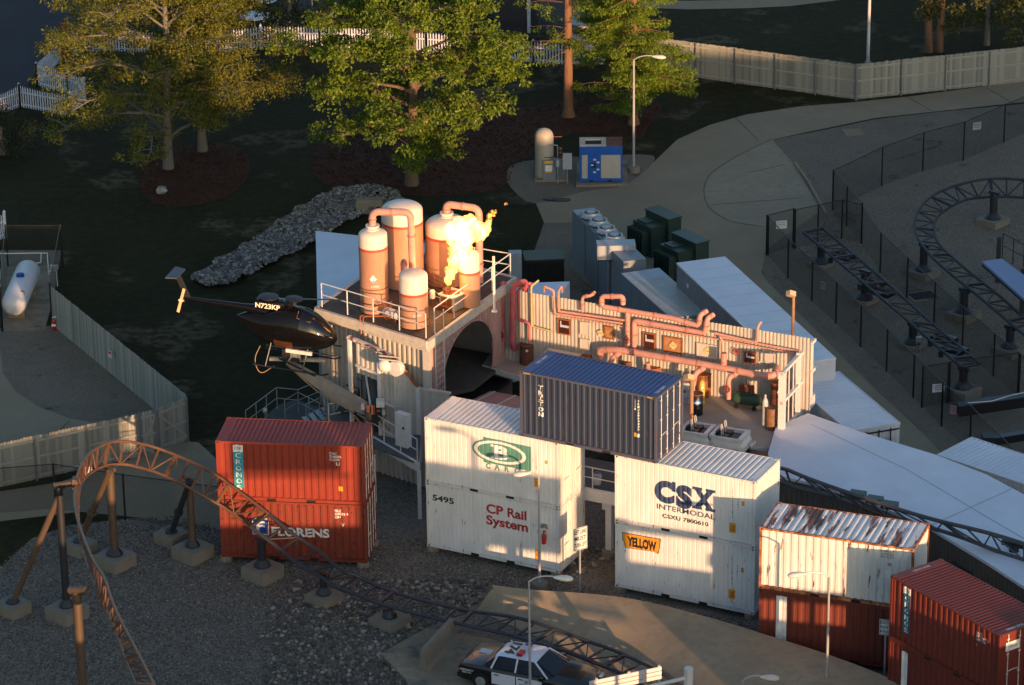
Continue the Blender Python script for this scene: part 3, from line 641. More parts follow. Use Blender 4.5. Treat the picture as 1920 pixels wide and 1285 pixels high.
# small things on the white stack: extinguisher, cabinet light
P = f_b1.px(1022, 1007, .02)
T = thing('fire_extinguisher', 'red fire extinguisher hung at the right end of the lower white container', 'fire extinguisher', Fr(f_b1.W(P.x, -.10, P.z), -26.95))
MB().lathe([(.0, -.26), (.085, -.25), (.09, .1), (.05, .2), (.0, .22)], 14).build('cylinder', M('red_enamel', (.45, .015, .012), .3), T, True)
MB().tube([(0, 0, .2), (0, 0, .30)], .02).beam((-.02, 0, .3), (.12, 0, .34), .03).build('valve', m_blk, T)
MB().tube([(.02, 0, .3), (.12, 0, .2), (.12, 0, -.1)], .012, 6).build('hose', m_blk, T)
T = thing('wall_lamp', 'small grey lamp above the extinguisher on the white container', 'lamp', Fr(f_b1.W(P.x, -.02, P.z+.5), -26.95))
MB().box(-.10, -.04, -.06, .12, 0, .1).build('bracket', m_steel, T); MB().lathe([(.0, -.02), (.09, 0), (.1, .06), (.03, .12)], 12, (-.04, -.12, 0)).build('shade', M('green_grey_enamel', (.12, .18, .17), .4), T, True)
# ---------------------------------------------------------------- other containers and trailers
def white_box(name, label, cat, corners, H, mats, cor=True, roofp=(.235, .12, .035, .035, .03), z0=.0, W=CW, L=CL, doors=False):
    fr = corners; T = thing(name, label, cat, fr)
    s, r = mats; bp = prof(L, .205, .1, .03, .05, .02 if cor else .004)
    a = MB(); corr(a, (0, 0, z0), (1, 0, 0), (0, 0, 1), (0, -1, 0), H-z0-.05, bp); a.build('side_panel', s, T, recalc=False)
    a = MB(); corr(a, (0, W, z0), (1, 0, 0), (0, 0, 1), (0, 1, 0), H-z0-.05, bp); a.build('side_panel', s, T, recalc=False)
    for x, sg in ((0, -1), (L, 1)):
        a = MB(); corr(a, (x, 0, z0), (0, 1, 0), (0, 0, 1), (sg, 0, 0), H-z0-.05, prof(W, .2, .1, .02, .06, .02)); a.build('end_panel', s, T, recalc=False)
    a = MB()
    if roofp: corr(a, (0, .05, H), (1, 0, 0), (0, 1, 0), (0, 0, 1), W-.1, prof(L, *roofp))
    else: a.box(0, 0, H-.05, L, W, H)
    a.build('roof_panel', r, T, recalc=False)
    e = MB()
    for y in (-.01, W-.04): e.box(-.02, y, H-.09, L+.02, y+.05, H+.012)
    for x in (-.02, L-.03): e.box(x, .04, H-.09, x+.05, W-.04, H+.010)
    e.build('edge_trim', s, T)
    return T
m_tw = M('trailer_white', (.60, .62, .64), .45, 0, .08, 1); m_tdark = M('trailer_shadow_side', (.17, .18, .20), .5, 0, .15, 2)  # second colour carries the trailer's shaded side; also used on vents and print
# ================================================================ the show building: tank tower, pipe wall, stage
m_corr = M('corrugated_steel', (.44, .415, .37), .55, 0, .14, 1.5, (1, 1, .4), [((.27, .21, .16), .30, 1.6, (3, 3, .4), .3), (RUST, .10, 3, (4, 4, .35), .1)])
m_corrp = M('pink_stained_steel', (.42, .27, .25), .6, 0, .2, 1.2, (1, 1, .5), [((.38, .14, .13), .36, 1.6, (2.5, 2.5, .35), .3), (RUST, .12, 4, (4, 4, .5), .1)])
m_ledge = M('ledge_paint', (.52, .48, .42), .6, 0, .15, 3, dirt=[(RUST, .25, 5, (1, 1, 1), .1), ((.30, .24, .18), .3, 2, (1, 1, 1), .3)])
m_deck = M('roof_deck', (.05, .04, .033), .8, 0, .3, 1.5, dirt=((.16, .06, .025), .40, 1.2, (1, 1, 1), .25))
m_rail = M('rail_paint', (.58, .58, .57), .45, 0, .08, 4, dirt=(RUST, .14, 9, (1, 1, 1), .1))
m_tankb = M('tank_brown', (.40, .215, .14), .5, 0, .14, 1.5, (1, 1, .4), [(RUST, .14, 4, (4, 4, .35), .08), ((.32, .15, .09), .25, 2.5, (3, 3, .3), .25), ((.50, .34, .26), .2, 1.5, (1, 1, 1), .3)])
m_tankw = M('tank_cream', (.66, .61, .53), .5, 0, .08, 2, (1, 1, .6), [((.20, .12, .08), .14, 3.5, (4, 4, .5), .12)])
m_tanks = M('tank_stripe', (.45, .07, .035), .5)
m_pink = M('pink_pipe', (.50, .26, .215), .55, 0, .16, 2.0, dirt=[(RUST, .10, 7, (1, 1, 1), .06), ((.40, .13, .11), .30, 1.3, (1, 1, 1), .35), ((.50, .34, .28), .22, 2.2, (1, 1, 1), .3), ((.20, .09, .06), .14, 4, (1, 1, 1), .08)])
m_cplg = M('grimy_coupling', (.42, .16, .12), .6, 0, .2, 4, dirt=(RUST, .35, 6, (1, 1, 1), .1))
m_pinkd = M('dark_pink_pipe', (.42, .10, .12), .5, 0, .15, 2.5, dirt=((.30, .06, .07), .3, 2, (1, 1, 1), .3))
m_ypipe = M('yellow_pipe', (.45, .38, .16), .5, 0, .15, 3, dirt=((.40, .20, .10), .25, 3, (1, 1, 1), .2))
m_rusty = M('rusty_steel', (.26, .09, .035), .7, 0, .35, 3, (1, 1, 1), [(DRUST, .45, 4, (1, 1, .7), .2), ((.34, .14, .05), .35, 3, (1, 1, 1), .2)], bump=.004)
m_rustd = M('dark_rusty_steel', (.13, .045, .025), .7, 0, .35, 3, dirt=(DRUST, .5, 4, (1, 1, .6), .2))
m_stage = M('stage_concrete', (.36, .31, .25), .8, 0, .14, .7, dirt=[((.18, .13, .10), .34, .9, (1, 1, 1), .35), ((.10, .08, .07), .12, 3, (1, 1, 1), .1)])
m_wsteel = M('white_steelwork', (.64, .63, .61), .5, 0, .06, 3, dirt=(RUST, .16, 7, (1, 1, 1), .08))
m_black = M('black_paint', (.014, .014, .016), .35)
m_green = M('dull_green_paint', (.03, .07, .045), .5, 0, .2, 3)
m_cyl = M('cylinder_grey', (.42, .44, .44), .4, 0, .12, 4); m_cylg = M('cylinder_green', (.05, .13, .08), .4, 0, .2, 4); m_cyly = M('cylinder_yellow', (.55, .42, .08), .4, 0, .2, 4)
m_lamp = M('flood_lamp_paint', (.50, .36, .22), .5); m_pole = M('brown_pole_paint', (.30, .17, .09), .5)
ZT = 7.0
A0, A1, A2 = G(600, 575, ZT), G(800, 635, ZT), G(958, 520, ZT)
yl = math.degrees(math.atan2(A1.y-A0.y, A1.x-A0.x)); yr = math.degrees(math.atan2(A2.y-A1.y, A2.x-A1.x))
ll, lr = (A1-A0).length, (A2-A1).length
F_L = Fr((A0.x, A0.y, 0), yl); F_R = Fr((A1.x, A1.y, 0), yr)
A3 = A0+(A2-A1)*.98
F_T = Fr((A1.x, A1.y, ZT), yl)
tower = thing('tank_tower', 'corrugated steel tower with a round tunnel mouth, carrying the tanks and the flame', 'tower', Fr((A1.x, A1.y, 0), yl))
def Lt(P): v = F_T.L(P); v.z = P[2]; return v
def tw(F, x, y, z): return Lt(F.W(x, y, z))
e = lambda F: (Lt(F.W(1, 0, 0))-Lt(F.W(0, 0, 0)))
mb = MB(); corr(mb, tw(F_L, 0, 0, 0), e(F_L), (0, 0, 1), Lt(F_L.W(0, -1, 0))-Lt(F_L.W(0, 0, 0)), ZT-.5, prof(ll, .27, .08, .03, .12, .09)); mb.build('wall', m_corr, tower, recalc=False)
# right wall with the round tunnel mouth
bpR = prof(lr, .27, .09, .03, .11, .08); ac = F_R.px(878, 690); al, ar = F_R.px(829, 690), F_R.px(926, 655)
arx = abs(ar.x-al.x)/2+.0; acx = (al.x+ar.x)/2; acz = ac.z; arz = F_R.px(885, 602).z-acz
placeR = lambda x, d, z: Lt(F_R.W(x, d, z))
el_ = [(acx+arx*math.cos(R(a_)), acz+arz*math.sin(R(a_))) for a_ in range(270, -90, -8)]
k_ = [i for i, q_ in enumerate(el_) if i > 20 and q_[1] > 3.2]; mouth_ = [(0, 0), (acx, 0)]+el_[:max(k_)+1]+[(lr, 3.2), (lr, ZT-.5), (0, ZT-.5)]
decal('poly', [mouth_], None, m_corrp, tower, bpR, 0, 0, 0, 'wall', placeR)
rim = MB()
rim.tube([placeR(x, .0, z) for x, z in el_[:max(k_)+1]], .035, 6, False); rim.build('tunnel_rim', m_corrp, tower, True)
mb = MB(); P = [Lt(A2), Lt(A3), Lt(A0)]
mb.add([(P[0].x, P[0].y, 0), (P[1].x, P[1].y, 0), (P[1].x, P[1].y, ZT-.3), (P[0].x, P[0].y, ZT-.3)], [(0, 1, 2, 3)])
mb.add([(P[1].x, P[1].y, 0), (P[2].x, P[2].y, 0), (P[2].x, P[2].y, ZT-.3), (P[1].x, P[1].y, ZT-.3)], [(0, 1, 2, 3)]); mb.build('back_wall', m_corr, tower)
q4 = [Lt(v) for v in (A0, A1, A2, A3)]; cc = sum(q4, Vector())/4
def off(k): return [Vector((cc.x+(v.x-cc.x)*k, cc.y+(v.y-cc.y)*k, 0)) for v in q4]
mb = MB(); o_ = off(1.0); mb.prism([(v.x, v.y) for v in o_], lambda x, y: (x, y, ZT-.25), lambda x, y: (x, y, ZT-.03)); mb.build('roof_deck', m_deck, tower)
for i in range(4):                                          # ledge on every side
    a, b = off(1.045)[i], off(1.045)[(i+1) % 4]; mb = MB()
    mb.beam((a.x, a.y, ZT-.20), (b.x, b.y, ZT-.20), .16, .34); mb.beam((a.x, a.y, ZT-.44), (b.x, b.y, ZT-.44), .04, .14); mb.build('ledge', m_ledge, tower)
cp = MB(); cp.box(-.14, -.14, 0, .14, .14, ZT-.36); cp.build('corner_post', m_corr, tower).rotation_euler = (0, 0, R(12))
# interior floor and lining seen through the tunnel mouth
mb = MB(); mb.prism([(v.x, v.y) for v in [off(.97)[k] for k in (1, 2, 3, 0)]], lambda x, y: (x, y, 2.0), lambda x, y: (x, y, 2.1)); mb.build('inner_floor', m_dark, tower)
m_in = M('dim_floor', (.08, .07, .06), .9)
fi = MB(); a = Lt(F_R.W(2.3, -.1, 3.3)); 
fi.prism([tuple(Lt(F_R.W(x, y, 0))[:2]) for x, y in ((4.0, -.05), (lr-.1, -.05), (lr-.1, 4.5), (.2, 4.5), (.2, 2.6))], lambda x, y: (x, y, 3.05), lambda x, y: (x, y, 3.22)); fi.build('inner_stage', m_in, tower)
# railings along the two front edges
def railing(T, pts, h=1.05, step=1.45, r=.028, mat=None, mid=True, name='railing', posts=None, endup=True):
    pts = [Vector(p) for p in pts]; U = Vector((0, 0, h)); o = MB()
    o.tube([p+U for p in pts], r, 6); R_ = o.build('top_rail', mat or m_rail, T, True)
    if mid: o = MB(); o.tube([p+U*.52 for p in pts], r*.85, 6); o.build('mid_rail', mat or m_rail, T, True)
    for a, b in zip(pts, pts[1:]):
        n = max(1, round((b-a).length/step))
        for k in range(n+1):
            if k == 0 and a != pts[0]: continue
            p = a.lerp(b, k/n); o = MB(); o.tube([p, p+U], r, 6); o.build('post', mat or m_rail, T)
ed = lambda F, L_, x, y=-.02: Lt(F.W(x, y, 0))
T = thing('railing', 'white two-bar railing along the left edge of the tank tower roof', 'railing', Fr((A1.x, A1.y, ZT), yl)); zz = Vector((0, 0, 0))
railing(T, [Lt(F_L.W(.1, .02, 0)), Lt(F_L.W(ll-.05, .02, 0))], 1.1, 1.5)
T = thing('railing', 'white two-bar railing above the tunnel mouth, on the right edge of the tower roof', 'railing', Fr((A1.x, A1.y, ZT), yl))
railing(T, [Lt(F_R.W(.75, .02, 0)), Lt(F_R.W(lr, .02, 0)), Lt(F_R.W(lr, 1.8, 0)), Lt(F_R.W(lr-.1, 4.2, 0))], 1.1, 1.75)
T = thing('white_post', 'tall slim white post at the right end of the tower roof', 'post', G(927, 585, ZT)); MB().tube([(0, 0, 0), (0, 0, 2.55)], .055, 8).build('shaft', m_wsteel, T)
MB().box(-.12, -.12, 0, .12, .12, .04).build('base_plate', m_wsteel, T)
T = thing('ladder', 'thin steel ladder up the pink stained wall left of the tunnel mouth', 'ladder', Fr(F_R.W(.45, -.16, 0), yr))
for x in (0, .78): MB().tube([(x, 0, 2.0), (x, 0, ZT+.9)], .022, 6).build('stile', m_rail, T)
rm = MB().tube([(0, 0, 0), (.78, 0, 0)], .012, 5).mesh('rung', [m_rail])
for k in range(14): inst(rm, 'rung', T, (0, 0, 2.2+k*.31))
# ---- tanks
def tank(px_l, px_r, py_base, label, py_top, stripe, zb=ZT, collar=False, bands=(), pymk=None):
    c = G((px_l+px_r)/2, py_base, zb); 
    for _ in range(3):
        d = (c-Vector((0, 0, CAMH))).dot(fw); r = (px_r-px_l)/2/FPX*d
    c = c+Vector((0, r*.98, 0)) ; h = Hat((c.x, c.y), py_top)-zb
    T = thing('storage_tank', label, 'storage tank', Fr(c, yl)); ys = stripe*h
    pr = [(r, 0), (r, ys-.07)]; MB().lathe(pr, 40).build('shell', m_tankb, T, True)
    MB().lathe([(r+.008, ys-.07), (r+.008, ys+.05)], 40).build('stripe', m_tanks, T, True)
    pr = [(r, ys+.05)]+[(r, h-r*.42)]+[(r*math.cos(a), h-r*.42+r*.42*math.sin(a)) for a in [R(k) for k in (12, 25, 38, 50, 62, 74, 84)]]+[(0.0, h)]
    MB().lathe(pr, 40).build('dome', m_tankw, T, True)
    for b in bands: MB().lathe([(r+.01, h*b-.015), (r+.022, h*b-.015), (r+.022, h*b+.015), (r+.01, h*b+.015)], 40).build('band', m_rustd, T)
    if collar:
        MB().lathe([(.27, h-.12), (.30, h-.10), (.30, h+.02), (.24, h+.03), (.24, h+.10), (.30, h+.11), (.30, h+.17), (.0, h+.17)], 24).build('collar', m_tankw, T, True)
    return T, c, r, h
tk1 = tank(675, 729, 590, 'slim tall tank with a pink pipe on top, front left of the tower roof', 429, .78, collar=True, bands=(.30, .12))
tk3 = tank(749, 803, 618, 'short cream-domed tank, front centre of the tower roof', 506, .60, bands=(.33, .12))
tk2 = tank(717, 795, 545, 'widest and tallest tank, behind the slim one at the back left', 378, .76)
tk4 = tank(799, 880, 540, 'wide rust-streaked tank at the back, left of the flame', 405, .72, collar=True)
tk5 = tank(862, 901, 578, 'small brown tank right of the flame, under the bent pipe', 470, .62)
def sticker(tk, ang, z, s, mat, name='sticker', rot=45):
    T, c, r, h = tk; a = R(ang); n = Vector((math.sin(a), -math.cos(a), 0)); u = Vector((math.cos(a), math.sin(a), 0)); v = Vector((0, 0, 1)); ca, sa = math.cos(R(rot)), math.sin(R(rot))
    mb = MB(); o = n*(r+.012)+Vector((0, 0, z)); q = [u*(x*ca-y*sa)+v*(x*sa+y*ca) for x, y in ((-s, -s), (s, -s), (s, s), (-s, s))]
    mb.add([o+k for k in q], [(0, 1, 2, 3)]); return mb.build(name, mat, T)
for dx, dz, mt in ((0, .10, m_wp), (.10, 0, m_wp), (-.10, 0, m_wp), (0, -.10, M('sky_blue_print', (.15, .40, .65), .5))): sticker(tk1, 38+dx*60, 1.62+dz, .065, mt, 'hazard_diamond')
T, c, r, h = tk1; decal('text', '67005', (-.18, -.05, .18, .05), m_wp, T, name='lettering', place=lambda x, d, z: Vector(((r+.01)*math.sin(R(45)+x/r), -(r+.01)*math.cos(R(45)+x/r), 1.28+z)))
T, c, r, h = tk3; decal('text', '67005', (-.18, -.05, .18, .05), m_wp, T, name='lettering', place=lambda x, d, z: Vector(((r+.01)*math.sin(R(55)+x/r), -(r+.01)*math.cos(R(55)+x/r), .62+z)))
def pipe(name, label, pts, r, mat, cat='pipe', n=12, rad=.3, joints=(), parent=None):
    P = elbow(pts, rad); o = Vector(P[0]); mb = MB(); mb.tube([p-o for p in P], r, n)
    if parent: ob = MB().tube(P, r, n).build(name, mat, parent, True); return ob
    ob = mb.build(name, mat, None, True); ob.location = o
    if r > .06:
        for i in range(1, len(pts)):
            a, b = Vector(pts[i-1]), Vector(pts[i]); L_ = (b-a).length; d = (b-a).normalized(); k = max(1, int(L_/1.5))
            for j in range(k):
                t = L_*(j+.5)/k; q_ = a+d*t-o; f_ = MB(); f_.tube([q_-d*.03, q_+d*.03], r+.022, n); f_.build('coupling', m_cplg if mat is m_pink else mat, ob, True)
    return tag(ob, label, cat)
c = tk1[1]; t2 = tk2[1]; zc = ZT+tk1[3]
e2 = G(765, 500, ZT+1.2); vx = e2-Vector((c.x, c.y, e2.z))
pr_ = .14*1.02
top = Hat((c.x, c.y), 397)
ex = G(772, 397, top); ex = Vector((c.x+(G(770, 397, top).x-c.x), c.y-.15, top))
pipe('pink_pipe', 'fat pink pipe from the slim tank, bending down before the widest tank', [(c.x, c.y, zc+.1), (c.x, c.y, top), ex, (ex.x+.03, ex.y, ZT+.2)], .155, m_pink, rad=.34)
pipe('pink_pipe', 'short pink elbow pipe between the slim tank and the short one', [(ex.x-.35, ex.y-.1, ZT), (ex.x-.35, ex.y-.1, ZT+2.05), (ex.x-.35, ex.y+.5, ZT+2.05)], .135, m_pink, rad=.25)
c = tk4[1]; zc = ZT+tk4[3]; top = Hat((c.x, c.y), 383); ex = Vector((G(898, 393, top).x, c.y-.45, top-.05))
pipe('pink_pipe', 'fat pink pipe from the rust-streaked tank bending down right of the flame', [(c.x, c.y, zc+.1), (c.x, c.y, top), ex, (ex.x-.02, ex.y-.1, ZT+.1)], .165, m_pink, rad=.34)
# ---- rusty box, small white drum, valves, thin lines
fb = Fr(G(822, 602, ZT), yr-90+2); Pb = G(850, 612, ZT)
fb = Fr(G(824.5, 578, ZT), yl); T = thing('air_handler', 'boxy steel cabinet with a rust-red top on the tower roof, below the flame', 'cabinet', fb)
MB().box(0, 0, 0, .78, .85, .62).build('cabinet', M('dirty_galvanised', (.34, .27, .22), .6, 0, .2, 2, (1, 1, .5), (RUST, .28, 3, (3, 3, .4), .15)), T)
MB().box(-.05, -.05, .62, .83, .90, .68).build('lid', m_wsteel, T); MB().lathe([(0, .684), (.30, .685), (.33, .682)], 20, (.39, .42, 0)).build('rust_stain', m_rusty, T)
mb = MB(); mb.box(.1, -.02, .06, .68, -.005, .55); mb.build('door', m_rustd, T)
fw_ = Fr(G(731, 603, ZT), yl); T = thing('horizontal_drum', 'small white drum lying on its side at the left railing of the tower roof', 'drum', fw_)
MB().lathe([(0, -.42), (.19, -.42), (.21, -.38), (.21, .38), (.19, .42), (0, .42)], 18, (0, .2, .30), 'x').build('shell', m_wsteel, T, True)
for x in (-.25, .25): MB().box(x-.03, .05, 0, x+.03, .35, .15).build('cradle', m_rustd, T)
MB().lathe([(.212, .20), (.218, .20), (.218, .24), (.212, .24)], 18, (0, .2, .30), 'x').build('band', m_black, T)
T = thing('valve_cluster', 'tangle of thin rusty valves and pipes between the slim and the short tank', 'valves', Fr(G(718, 600, ZT), yl))
for k in range(9):
    a = Vector((random.uniform(-.3, .4), random.uniform(-.1, .5), random.uniform(.1, .9))); b = a+Vector((random.uniform(-.5, .5), random.uniform(-.3, .3), random.uniform(-.3, .3)))
    MB().tube([a, b], .022, 6).build('pipe', random.choice([m_rustd, m_rusty, m_black]), T)
for k in range(5):
    a = Vector((random.uniform(-.3, .4), random.uniform(-.1, .4), random.uniform(.3, 1.0))); MB().lathe([(.06, 0), (.09, .01), (.06, .03)], 12, a).build('valve_wheel', m_rusty, T)
T = thing('gas_line', 'row of thin pipes running from the short tank to the flame nozzle', 'gas line', Fr(G(815, 560, ZT), yl))
for k in range(6): MB().tube([(-.7, .1*k, .25+.13*k), (.9, .1*k-.2, .12+.12*k)], .016, 6).build('pipe', random.choice([m_rusty, m_rustd, m_bar]), T)
for x in (-.6, .0, .5): MB().tube([(x, 0, 0), (x, 0, 1.1)], .02, 6).build('upright', m_rustd, T)
T = thing('junction_box', 'small pale box on a stalk behind the short tank', 'junction box', Fr(G(811, 575, ZT), yl)); MB().tube([(0, 0, 0), (0, 0, .4)], .03, 6).build('stalk', m_rustd, T); MB().lathe([(.13, .4), (.13, .72), (.05, .78), (0, .78)], 12).build('cap', m_wsteel, T, True)
# conduits down the left wall
x1 = F_L.px(683, 640).x
T = thing('conduit', 'two rusty conduits running over the ledge and down the left wall of the tower', 'conduit', Fr(F_L.W(x1, 0, 0), yl))
for k in (0, .17): MB().tube(elbow([(1.0, .5, ZT+.25), (k, -.22, ZT+.25), (k, -.22, 3.4)], .1), .03, 6).build('pipe', m_rusty, T)
# ---- flame
fo = G(838, 540, ZT+.6); fo = G(838, 542, ZT+.9)
T = thing('flame_burner', 'dark gas burner at the foot of the flame on the tower roof', 'burner', Fr((fo.x, fo.y, ZT), yl))
MB().lathe([(.22, 0), (.18, .3), (.14, .75), (.20, .9), (.17, .9), (.1, .7)], 18).build('nozzle', m_rustd, T, True); MB().box(-.4, -.3, 0, .4, .3, .2).build('base', m_rustd, T)
for k in range(6): a = k*1.05; MB().tube([(.3*math.cos(a), .3*math.sin(a), .2), (.16*math.cos(a), .16*math.sin(a), .8)], .02, 5).build('feed_pipe', m_rusty, T)
FIRE = 20.
def flame_mat():
    m = bpy.data.materials.new('fire'); m.use_nodes = True; t = m.node_tree; L = t.links; t.nodes.clear()
    out = _n(t, 'ShaderNodeOutputMaterial'); em = _n(t, 'ShaderNodeEmission'); tc = _n(t, 'ShaderNodeTexCoord')
    mp = _n(t, 'ShaderNodeMapping'); mp.inputs['Scale'].default_value = (1, 1, .7); L.new(tc.outputs['Object'], mp.inputs[0])
    n = _n(t, 'ShaderNodeTexNoise'); n.inputs['Scale'].default_value = 3.4; n.inputs['Detail'].default_value = 6; n.inputs['Roughness'].default_value = .65; n.inputs['Distortion'].default_value = 1.4; L.new(mp.outputs[0], n.inputs[0])
    st = _n(t, 'ShaderNodeMapRange'); st.inputs[1].default_value = .44; st.inputs[2].default_value = .63; st.inputs[3].default_value = 0; st.inputs[4].default_value = FIRE; L.new(n.outputs[0], st.inputs[0])
    em.inputs[0].default_value = (1, .35, .06, 1); L.new(st.outputs[0], em.inputs[1])
    ab = _n(t, 'ShaderNodeVolumeAbsorption'); ab.inputs[0].default_value = (.1, .05, .03, 1); ab.inputs[1].default_value = .3; ad = _n(t, 'ShaderNodeAddShader'); L.new(em.outputs[0], ad.inputs[0]); L.new(ab.outputs[0], ad.inputs[1]); L.new(ad.outputs[0], out.inputs['Volume']); return m
def hull(ob, vox=.035):
    """merge the overlapping tongues of a flame into one closed skin"""
    md = ob.modifiers.new('r', 'REMESH'); md.mode = 'VOXEL'; md.voxel_size = vox; bpy.context.view_layer.update()
    me = bpy.data.meshes.new_from_object(ob.evaluated_get(bpy.context.evaluated_depsgraph_get())); ob.modifiers.clear(); ob.data = me
m_fire = flame_mat()
def blob(rad, sc, seed):
    bm = bmesh.new(); bmesh.ops.create_icosphere(bm, subdivisions=4, radius=1)
    from mathutils import noise as NZ
    for v in bm.verts:
        p = v.co*1.3+Vector((seed*7.3, seed*3.1, 0)); d = NZ.fractal(p*1.2, 1.0, 2.1, 5)*.55+NZ.fractal(p*4, 1., 2., 3)*.14
        v.co = v.co*(1+d)*rad; v.co = Vector((v.co.x*sc[0], v.co.y*sc[1], v.co.z*sc[2]))
    V = [v.co.copy() for v in bm.verts]; F = [[v.index for v in f.verts] for f in bm.faces]; bm.free(); return V, F
fl = MB(); base = fo
def fpt(px, py): 
    z = Hat((fo.x, fo.y), py); q_ = G(px, py, z); return Vector((q_.x-fo.x, 0, z-ZT))
for i, (px_, py_, rr, sc) in enumerate([(840, 526, .16, (1, 1, 1.6)), (845, 512, .24, (1.1, 1, 1.4)), (853, 496, .34, (1.1, 1, 1.2)), (857, 476, .42, (1.15, 1, 1.1)), (864, 457, .50, (1.1, 1, 1)), (860, 440, .58, (1.1, 1, .9)), (878, 438, .58, (1.1, 1, .9)), (868, 424, .50, (1.2, 1, .8)), (886, 428, .48, (1.1, 1, .8)), (852, 428, .38, (1.2, 1, .8)), (903, 438, .34, (1, 1, 1)), (911, 428, .24, (1, 1, 1.3)), (880, 412, .26, (1.2, 1, .8))]):
    V, F = blob(rr*.88, sc, i+1); c_ = fpt(px_, py_); fl.add([v+c_+Vector((0, random.uniform(-.15, .15), 0)) for v in V], F)
FT = fl.build('gas_flame', m_fire, None, True); hull(FT); FT.location = (fo.x, fo.y, ZT); tag(FT, 'bright yellow-white gas flame leaping from the tank tower', 'flame')
for i, (px_, py_, rr, sc) in enumerate([(917, 412, .12, (.8, .8, 1.7)), (923, 402, .09, (1.2, .8, 1.2)), (948, 384, .05, (1.6, 1, .8)), (914, 424, .09, (1, 1, 1.3)), (929, 398, .05, (1, 1, 1.2))]):
    V, F = blob(rr, sc, i+31); c_ = fpt(px_, py_); o = MB().add(V, F).build('flame_lick', m_fire, None, True); o.scale = (1.3, 1.3, 1.3); o.location = Vector((fo.x, fo.y, ZT))+c_
    tag(o, ['long orange lick of fire touching the right side of the big flame', 'orange lick of fire above the right side of the big flame', 'smallest orange spark of fire, highest and farthest right', 'low orange lick of fire close to the bent pink pipe', 'thin orange lick of fire between the two upper ones'][i], 'flame', 'licks of fire off the flame')
ld = bpy.data.lights.new('fire_light', 'POINT'); ld.energy = 100; ld.color = (1, .50, .16); ld.shadow_soft_size = .5
lo = bpy.data.objects.new('fire_light', ld); COL.objects.link(lo); lo.location = (fo.x-.05, fo.y-.75, ZT+1.6)
# ================================================================ pipe wall and stage
ZS = 3.3
Wa, Wb = G(935, 671, ZS), G(1465, 765, ZS); yw = math.degrees(math.atan2(Wb.y-Wa.y, Wb.x-Wa.x))
F_W = Fr((Wa.x, Wa.y, ZS), yw); xe = F_W.px(1520, 640, 0).x; xs0 = F_W.px(935, 620, 0).x
HW = F_W.px(1250, 592, 0).z; HWl = F_W.px(985, 548, 0).z; HWr = F_W.px(1500, 632, 0).z
wall = thing('pipe_wall', 'long corrugated steel wall behind the stage, hung with pink pipes', 'wall', F_W)
mb = MB(); bpw = prof(xe, .17, .06, .02, .07, .04, x0=.0); vs = []; 
for x, d in bpw:
    h = HWl+(HW-HWl)*min(1, max(0, x)/5.5) if x < 5.5 else HW+(HWr-HW)*(x-5.5)/(xe-5.5)
    vs += [(x, d, -.35), (x, d, h)]
mb.add(vs, [(2*i, 2*i+2, 2*i+3, 2*i+1) for i in range(len(bpw)-1)])
mb.build('sheeting', m_corr, wall, recalc=False)
mb = MB(); mb.box(0, .06, -.3, xe, .10, min(HWl, HWr)-.06); mb.build('backing', m_corr, wall)
def wpt(px, py, y=-.2): v = F_W.px(px, py, y); v.y = y; return v
def wpipe(pts, r, mat=m_pink, label='', rad=.18, y=-.22):
    P = [wpt(a[0], a[1], a[2] if len(a) > 2 else y) for a in pts]; Wp = [F_W.W(*p) for p in P]
    return pipe('pink_pipe' if mat in (m_pink, m_pinkd) else 'yellow_pipe', label, Wp, r, mat, rad=rad, n=12)
wpipe([(1168, 571), (1168, 556), (1128, 556), (1128, 575), (1262, 597), (1310, 611), (1313, 590), (1326, 583, .05)], .115, m_pink, 'long fat pink pipe along the top of the wall, square loop at left')
wpipe([(1189, 655), (1189, 601), (1322, 625), (1326, 597), (1338, 590, .05)], .115, m_pink, 'second fat pink pipe below the top one, rising beside it over the wall', y=-.24)
wpipe([(1177, 585), (1177, 655)], .115, m_pink, 'vertical pink branch pipe left of the rusty square panel')
wpipe([(1092, 585), (1092, 556), (1108, 555), (1115, 548, .1)], .07, m_pink, 'short pink pipe hooking over the wall, left of the square loop')
wpipe([(1020, 548, .1), (1020, 537), (1038, 545), (1040, 588), (1167, 607)], .05, m_pink, 'thin pink pipe with a raised step near the left of the wall', .1)
wpipe([(1054, 548, .1), (1053, 537), (1047, 547), (1048, 584)], .05, m_pink, 'thin pink pipe curling over the wall right of the raised step one', .1)
wpipe([(1048, 584), (1092, 590), (1172, 601)], .055, m_pink, 'thin pink pipe running right from the curled one', .1)
wpipe([(1040, 592), (1168, 613)], .02, m_pink, 'thinnest pink pipe directly under the raised step one', .1)
wpipe([(1195, 612), (1350, 637), (1500, 665)], .035, m_pink, 'thin pink pipe along the middle of the wall at right', .1, -.12)
wpipe([(1350, 631), (1500, 659)], .04, m_pink, 'thin pink pipe above the middle one at the right end', .1, -.14)
wpipe([(1340, 625), (1420, 643), (1421, 612), (1427, 604, .0)], .06, m_pink, 'pink pipe rising over the wall near its right end')
wpipe([(1350, 632), (1354, 640), (1354, 700)], .04, m_pink, 'thin vertical pink pipe above the open stub', .1)
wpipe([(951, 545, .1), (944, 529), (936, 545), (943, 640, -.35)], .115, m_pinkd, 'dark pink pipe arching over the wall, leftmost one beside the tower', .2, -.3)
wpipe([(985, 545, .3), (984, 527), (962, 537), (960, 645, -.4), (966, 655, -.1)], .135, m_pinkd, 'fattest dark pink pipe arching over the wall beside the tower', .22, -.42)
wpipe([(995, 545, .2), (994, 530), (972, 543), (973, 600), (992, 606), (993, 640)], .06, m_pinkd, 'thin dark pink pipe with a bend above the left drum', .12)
wpipe([(1010, 526, .2), (996, 537), (997, 612), (1035, 622)], .045, m_ypipe, 'thin yellow pipe bending right above the lying drum', .1, -.16)
